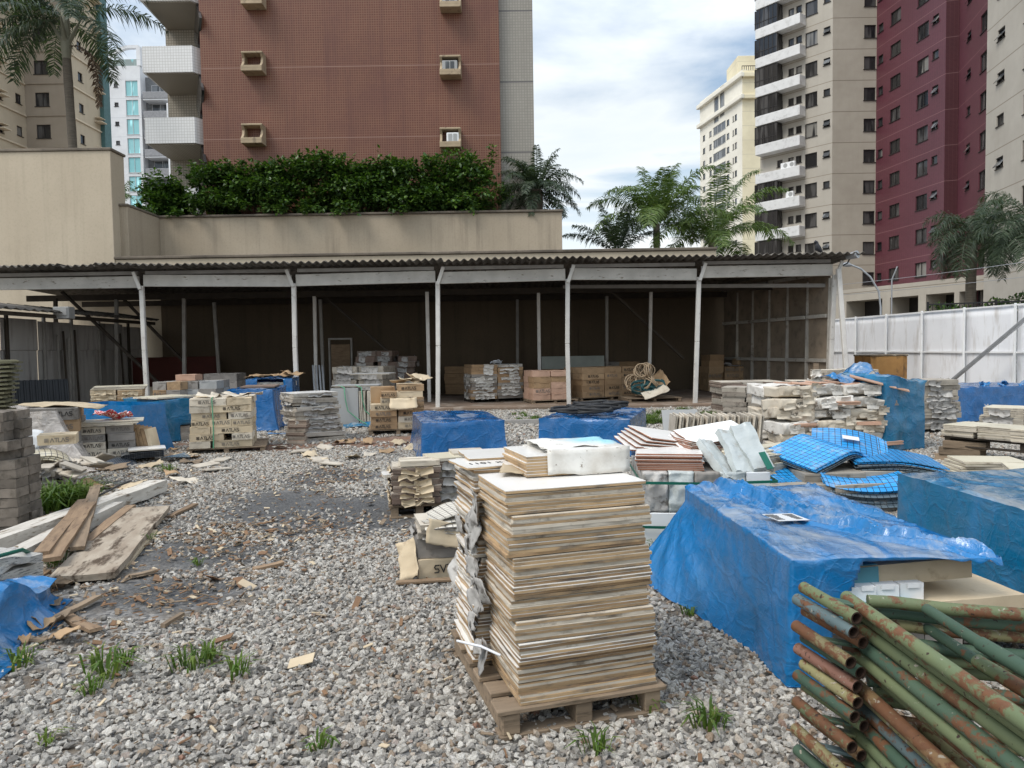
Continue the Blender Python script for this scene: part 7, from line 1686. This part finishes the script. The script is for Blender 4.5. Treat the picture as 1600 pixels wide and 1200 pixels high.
# grey carton stacks in the left bay
f = Fr(240, 660, 283, 660); cartons(f, .9, [[1, 1]] * 5, .19, 'grey brown carton in the low stack beside the first front post', 'grey brown cartons by the first post', ['cardgrey', 'card'], .2, 0, 1, .02, ink='inkg')
f = Fr(284, 658, 340, 657); cartons(f, .9, [[1, 1]] * 5, .19, 'grey carton in the stack right of the first front post', 'grey cartons right of the first post', ['cardgrey', 'slabgrey'], 0, 0, 2, .02)
put('carton', carton_mesh(.46, .5, .14, 'pinktile', 1), f, .05, .4, .96, .03, 'reddish flat carton on top between the two grey stacks', 'carton')
f = Fr(318, 645, 372, 644); cartons(f, .9, [[1, 1]] * 5, .21, 'dark grey carton in the shaded stack behind the dark blue bundle', 'dark cartons behind the dark blue bundle', ['cardgrey'], 0, 0, 1, .03)
# beige tile packets behind the carton stack with the red cloth
f = Fr(143, 672, 224, 668); packets(f, .9, 2, 1, 8, .84, 'tan cardboard tile pack in the tall stack behind the red cloth', 'tan packs behind the red cloth', [('cardlight', 'cardlight'), ('cardlight', 'card')], 0, .03, 2, 'cardlight', rj=.04)
for i in range(3): put('tile', slab(1.05, .7, .02, 'glazec', 'bodyw', 160 + i), f, .52 + .02 * i, .4, .85 + .024 * i, .03 * i, 'long pale slab on the tan pack stack', 'slab', 'pale slabs on the tan pack stack')
# lettered carton stack with red cloth, leaning cartons
f = Fr(127, 728, 212, 722); pallet(f, -.08, -.05, f.w + .35, 1.0, 'broken pallet under the cartons with the red cloth', .10)
cartons(f, .85, [[1, 1.1]] * 4, .112, 'faded lettered carton under the red patterned cloth', 'faded cartons under the red cloth', ['cardwhite', 'cardgrey', 'cardwhite'], .9, .11, 2, .012, markh=.38)
for i in range(3): put('tile', slab(.82, .6, .018, 'glazec', 'bodyw', 170 + i), f, .30 + .06 * i, .25, .565 + .022 * i, .03 * i - .05, 'cream slab between the red cloth and the faded cartons', 'slab', 'cream slabs under the red cloth')
scrap('red_cloth', .48, .34, 'redbag', f.at(.42, .3, .70), (0, 0, .2), 'red and white patterned cloth bundle on the faded cartons', 'cloth', .09, 18, 91, None, .006)
mb = MB()
for i in range(5): put('leaning_carton', MB().box((0, 0, .20), (.30, .052, .40), b=.005).mesh('leaning_carton', K['card' if i < 4 else 'cardlight']), f, f.w + .06 + .055 * i, .32 - .03 * i, .13 - .012 * i, R(68), 'flat tan carton leaning on the right end of the faded cartons', 'carton', 'flat cartons leaning by the red cloth', (R(-12), 0))
put('tile', slab(.5, .42, .02, 'glaze', 'bodyw', 180), f, f.w + .16, -.12, .20, .05, 'white tile on the dark mosaic sheets at the pallet corner', 'tile')
for i in range(5): mosaic(.56, .36, 'mosblack', f, f.w + .10, -.10 - .012 * i, .10 + .02 * i, .05, 'dark mosaic sheet in the small pile before the leaning tan cartons', lambda u, v: -.03 * np.maximum(-u, 0) ** 2, (0, 0), 'dark mosaic sheets in the small pile')
mosaic(.46, .4, 'mosblack', f, f.w - .22, -.32, .12, .5, 'dark mosaic sheet hanging down over the broken pallet edge', lambda u, v: -.10 * np.maximum(-v, 0) - .04 * u * u)
mosaic(.34, .28, 'mosback', f, f.w + .55, -.30, .07, .3, 'small slate blue mosaic sheet lying on the ground', lambda u, v: .02 * u * v + .02)
# brown cartons under clear plastic at the far left
f = Fr(20, 742, 128, 734); cartons(f, .9, [[1, 1.2]] * 5, .17, 'brown lettered carton under clear plastic on the left', 'brown cartons under the clear plastic', ['card', 'cardbrown', 'cardgrey'], .7, .03, 2, .02, markh=.32)
film(f, .75, .95, 'clear', 'clear wrinkled plastic draped over the left end of the brown cartons', 61, (22, 20, 20), .22, .05, .035, .05, w_=.62, x0=-.1, y0=-.14, group=None, name='clear_plastic', shape=lambda V, ux, uy, uz: V + np.c_[.25 * (1 - uz) * (ux > .9), -.12 * (1 - uz) * (uy < -.9), -.22 * (uz > .9) * (ux + 1) / 2])
for i in range(2): scrap('paper_sheet', .22, .26, 'slabwhite', f.at(.02 + .26 * i, -.30, .50), (R(66), R(6 * i), .1), 'white paper sheet stuck on the clear plastic', 'paper', .02, 6, 93 + i, 'white papers on the clear plastic', .001)
scrap('cardboard_piece', 1.0, .5, 'cardlight', f.at(.6, .4, .90), (0, R(2), .05), 'pale torn sheet along the top of the brown cartons', 'cardboard', .05, 12, 96, None, .004)
# rubble of tiles at the pallet end: carton, cream mosaic, loose packs
f = Fr(62, 772, 112, 768)
packets(f, .7, 2, 1, 4, .30, 'broken tile pack in the rubble heap left of the red cloth stack', 'broken packs in the left rubble heap', [('bodyw', 'bodyg'), ('glaze', 'bodyg')], .02, .06, 4, 'rag', tj=.12, rj=.4)
for i in range(14): put('tile', slab(.26, .2, .02, 'bodyw', 'bodyg', 190 + i % 4), f, random.uniform(-.1, .62), random.uniform(-.12, .5), .32 - .02 * (i % 6), random.uniform(-1, 1), 'loose broken tile piece in the left rubble heap', 'tile', 'broken tiles in the left rubble heap', (R(random.uniform(-25, 25)), R(random.uniform(-25, 25))))
for i in range(3): mosaic(.44, .38, 'moscream', f, .02, .45, .42 + .02 * i, .1 * i, 'yellow cream mosaic sheet drooping over the left rubble heap', lambda u, v: -.09 * np.maximum(u, 0) ** 2 - .05 * np.maximum(-v, 0) ** 2, (0, 0), 'cream mosaic sheets on the rubble')
o = put('carton', carton_mesh(.42, .36, .12, 'cardlight', 2), f, .10, .78, .50, .05, 'single pale lettered carton on top of the left rubble heap', 'carton'); link('printed_lettering', atlas(.048, 'inkg'), o, (0, -.195, .06))
put('timber_block', MB().box((0, 0, 0), (.34, .2, .07), b=.006).mesh('timber_block', K['wood']), Fr(112, 778, 150, 778), .1, .05, .09, -.5, 'short brown timber block on a yellow board by the weeds', 'timber block')
put('board', MB().box((0, 0, 0), (.46, .26, .025), b=.004).mesh('board', K['cardlight']), Fr(112, 778, 150, 778), .14, .02, .035, -.35, 'flat yellowish board under the short timber block', 'board')
# concrete block stack at the left edge
f = Fr(-150, 846, 30, 838); bw = f.w / 5; bm = []
for v in range(4):
    V, F = gridbox(bw - .008, .20, .082, 8, 6, 4); V += fbm(V + v * 3, 9, 3, v)[:, None] * .008; bm.append(MB().add(V, F).mesh('concrete_block', K['paver']))
for k in range(13):
    for i in range(5):
        for j in range(2):
            if j == 1 and k < 11 and i < 4: continue
            top_ = k > 7; 
            if top_ and random.random() < .10 and k > 11: continue
            put('concrete_block', random.choice(bm), f, bw * (i + .5) - (.07 if top_ else 0) + random.uniform(-.012, .012) + (random.uniform(-.05, .04) if top_ else 0), .1 + .215 * j + random.uniform(-.01, .01) + (random.uniform(-.04, .04) if top_ else 0), .005 + .085 * k, random.uniform(-.03, .03) * (3 if top_ else 1), 'grey concrete block in the tall block stack at the left edge', 'concrete block', 'concrete blocks in the left stack')
# stack of mossy battens at the left edge, behind the blocks
f = Fr(-70, 770, 18, 766)
for k in range(30):
    L = f.w * random.uniform(.96, 1.06); put('batten', MB().tube([(-L / 2, 0, .02), (L / 2 - .03, 0, .022), (L / 2, 0, .02)], [.024, .024, .014], 8).bar((-L / 2, .0, .012), (L / 2 - .02, 0, .012), .3, .022).mesh('batten', K['greenbar']), f, f.w / 2 + random.uniform(-.03, .04) + .05 * math.sin(k * .25), .2, .01 + .052 * k, random.uniform(-.03, .03), 'mossy greenish batten with rounded end in the tall stack at the far left edge', 'batten', 'mossy battens at the left edge')
mb = MB(); mb.box((0, 0, 0), (.26, .004, .09)); o = mb.build('paper_label', K['slabwhite'], None, f.at(f.w - .22, -.16, 1.30), f.a); tag(o, 'white label on the mossy batten stack at the left edge', 'label'); link('print', MB().box((0, 0, -.015), (.18, .002, .02)).mesh('print', K['ink']), o, (0, -.004, 0))

# ================================================================ timber in the left foreground
def beam(p, q, w_, h_, mt, label, cat='beam', rz=0, z0=0.0, z1=0.0, group=None, n=10, rough=.006, seed=0):
    a_, b_ = G(*p), G(*q); a_.z = z0; b_.z = z1; d = b_ - a_; L = d.length
    V, F = gridbox(L, w_, h_, max(6, int(L * 5)), 5, 3); V = V + fbm(V + seed, 3, 4, seed)[:, None] * np.array([rough * 3, rough, rough]) * 2
    o = MB().add(V, F).build('timber_' + cat if cat in ('beam', 'plank') else cat, K[mt], None, (a_ + b_) / 2, rot=(0, -math.asin((z1 - z0) / L), math.atan2(d.y, d.x))); return tag(o, label, cat, group)
beam((-60, 897), (248, 772), .20, .13, 'beamw', 'long old white painted beam lying behind the brown boards', 'beam', z0=.06, z1=.03, seed=1)
beam((-40, 918), (182, 806), .14, .12, 'beamw', 'shorter white beam in front of the long white beam', 'beam', z0=.01, z1=.02, seed=2)
beam((-30, 908), (120, 838), .06, .10, 'wood', 'dark brown beam squeezed between the two white beams', 'beam', z0=.03, z1=.03, seed=3)
beam((128, 915), (230, 808), .42, .05, 'plank', 'broad weathered plank with dark stain and peeling pale surface', 'plank', z0=.02, z1=.05, seed=4, rough=.01)
beam((66, 902), (132, 812), .10, .03, 'woodbrown', 'narrow brown board with split end, leftmost of the loose boards', 'board', z0=.16, z1=.17, seed=5)
beam((80, 905), (140, 818), .13, .03, 'woodbrown', 'wider brown board beside the leftmost loose board', 'board', z0=.13, z1=.18, seed=6)
beam((122, 880), (150, 792), .10, .03, 'wood', 'dark brown board crossing under the wider brown board', 'board', z0=.10, z1=.20, seed=7)
beam((135, 862), (205, 805), .09, .03, 'woodbrown', 'short brown board close to the broad weathered plank', 'board', z0=.06, z1=.08, seed=8)
beam((190, 890), (240, 836), .07, .025, 'cardlight', 'fresh yellow batten lying right of the broad plank', 'board', z0=.0, z1=.02, seed=9)
beam((150, 803), (205, 775), .03, .01, 'black', 'thin dark strip lying on the white beam', 'strip', z0=.175, z1=.165, seed=10)
for i, (a_, b_, lb) in enumerate((((110, 968), (150, 995), 'short brown splinter board on bare soil at lower left'), ((70, 985), (155, 940), 'rotten flaky board by the blue plastic'), ((265, 812), (305, 795), 'small brown timber chip on the gravel track'), ((205, 905), (250, 895), 'thin dark stick lying on the bare track'), ((400, 893), (445, 885), 'dark stick on the gravel right of the track'), ((255, 985), (285, 970), 'short tan chip in the open gravel'), ((20, 935), (75, 900), 'thin pale splinter under the blue plastic'))):
    beam(a_, b_, random.uniform(.03, .07), .02, 'woodbrown' if i % 2 == 0 else 'wood', lb, 'splinter', z0=.02, z1=.03, seed=20 + i, rough=.012)
# printed-paper bundle and blue film at the far left
f = Fr(-60, 985, 60, 935)
for i in range(7): put('newspaper_bundle', (lambda V, F: MB().add(V + fbm(V + i * 2, 4, 4, i)[:, None] * np.array([.03, .03, .06]), F, 0, False).mesh('newspaper_bundle', K['newsp']))(*gridbox(.62, .5, .045, 12, 10, 2)), f, .34 + .02 * (i % 3), .30, .02 + .042 * i, .15 * (i % 3) - .1, 'sagging bundle of printed paper tied with green strap at far left', 'paper bundle', 'printed paper bundles at far left', (0, R(4)))
curve_obj('packing_strap', [f.at(-.1, .05, .34), f.at(.25, .02, .36), f.at(.5, .05, .34), f.at(.68, .15, .26), f.at(.7, .3, .1)], .013, 'strapg', 'dark green strap tied over the printed paper bundles', 'strap', 'packing straps round the stacks')
ff = Fr(-70, 1052, 60, 960)
film(ff, .62, .26, 'film', 'blue plastic film heaped over rubble at the lower left edge', 71, (34, 24, 12), .16, .02, .035, .06, w_=1.0, x0=-.05, y0=-.05, shape=lambda V, ux, uy, uz: V + np.c_[0 * ux, .12 * (1 - uz) * (ux > .5), -.10 * uz * np.clip(ux, 0, 1) + .05 * uz * np.cos(ux * 5)])
for i in range(5): put('carton', carton_mesh(.26, .3, .16, 'cardgrey', i % 3), ff, .1 + .2 * i, .28, .01, .1, 'dusty carton hidden under the lower left blue film', 'carton', 'cartons under the lower left film')
# bits near the shed kerb
mb = MB()
for i in range(9):
    V, F = gridbox(1.0, .2, .09, 8, 3, 2); V += fbm(V + i, 3, 3, i)[:, None] * .02; q = G(985 + 0 * i, 663) + Vector((-4.4 + 1.02 * i, .35 + .06 * math.sin(i), 0)); mb.add([(p[0] + q.x, p[1] + q.y, p[2]) for p in V], F)
struct(mb.build('kerb', K['concrete']))
for i, (px, py) in enumerate(((345, 722), (322, 730), (500, 722), (520, 728), (340, 737), (470, 708))):
    q = G(px, py); put('tile', slab(random.uniform(.25, .5), random.uniform(.2, .3), .015, 'bodyw', 'bodyw', 200 + i), Fr(px, py, px + 20, py), 0, 0, .03, i, 'broken pale tile lying flat on the gravel before the stacks', 'tile', 'broken tiles on the gravel', (R(3), R(-3)))

# torn flaps and flattened cardboard littered round the stacks
def litter(px0, px1, py0, py1, n, lb, gp, mts, seed, s0=.12, s1=.42):
    r_ = random.Random(seed)
    for i in range(n):
        q = G(r_.uniform(px0, px1), r_.uniform(py0, py1)); a_ = r_.uniform(s0, s1)
        scrap('cardboard_piece' if mts[0] != 'paper' else 'paper_scrap', a_, a_ * r_.uniform(.4, .9), mts[i % len(mts)], (q.x, q.y, .035 + a_ * .04), (r_.uniform(-.25, .25), r_.uniform(-.25, .25), r_.uniform(0, 6)), lb, 'litter', .035, 7, seed + i, gp, .004, .1, .07)
litter(60, 300, 700, 770, 26, 'scrap of cardboard or board littered among the left stacks', 'litter among the left stacks', ['card', 'cardlight', 'wood', 'cardwhite'], 300)
litter(430, 690, 688, 722, 16, 'scrap of cardboard littered before the middle left stacks', 'litter before the middle left stacks', ['cardlight', 'card', 'bodyw'], 330, .1, .3)
litter(1000, 1300, 690, 780, 24, 'torn white scrap littered between the right hand stacks', 'litter between the right stacks', ['paper', 'rag', 'cardlight'], 360, .1, .35)
litter(1210, 1380, 690, 735, 22, 'torn wrapping fallen at the foot of the torn carton pile', 'wrapping at the foot of the torn pile', ['paper', 'cardwhite', 'paper'], 390, .15, .45)
litter(0, 120, 900, 1010, 10, 'dark rotten scrap on the bare soil at lower left', 'scraps on the bare soil at lower left', ['wood', 'card'], 420, .06, .18)
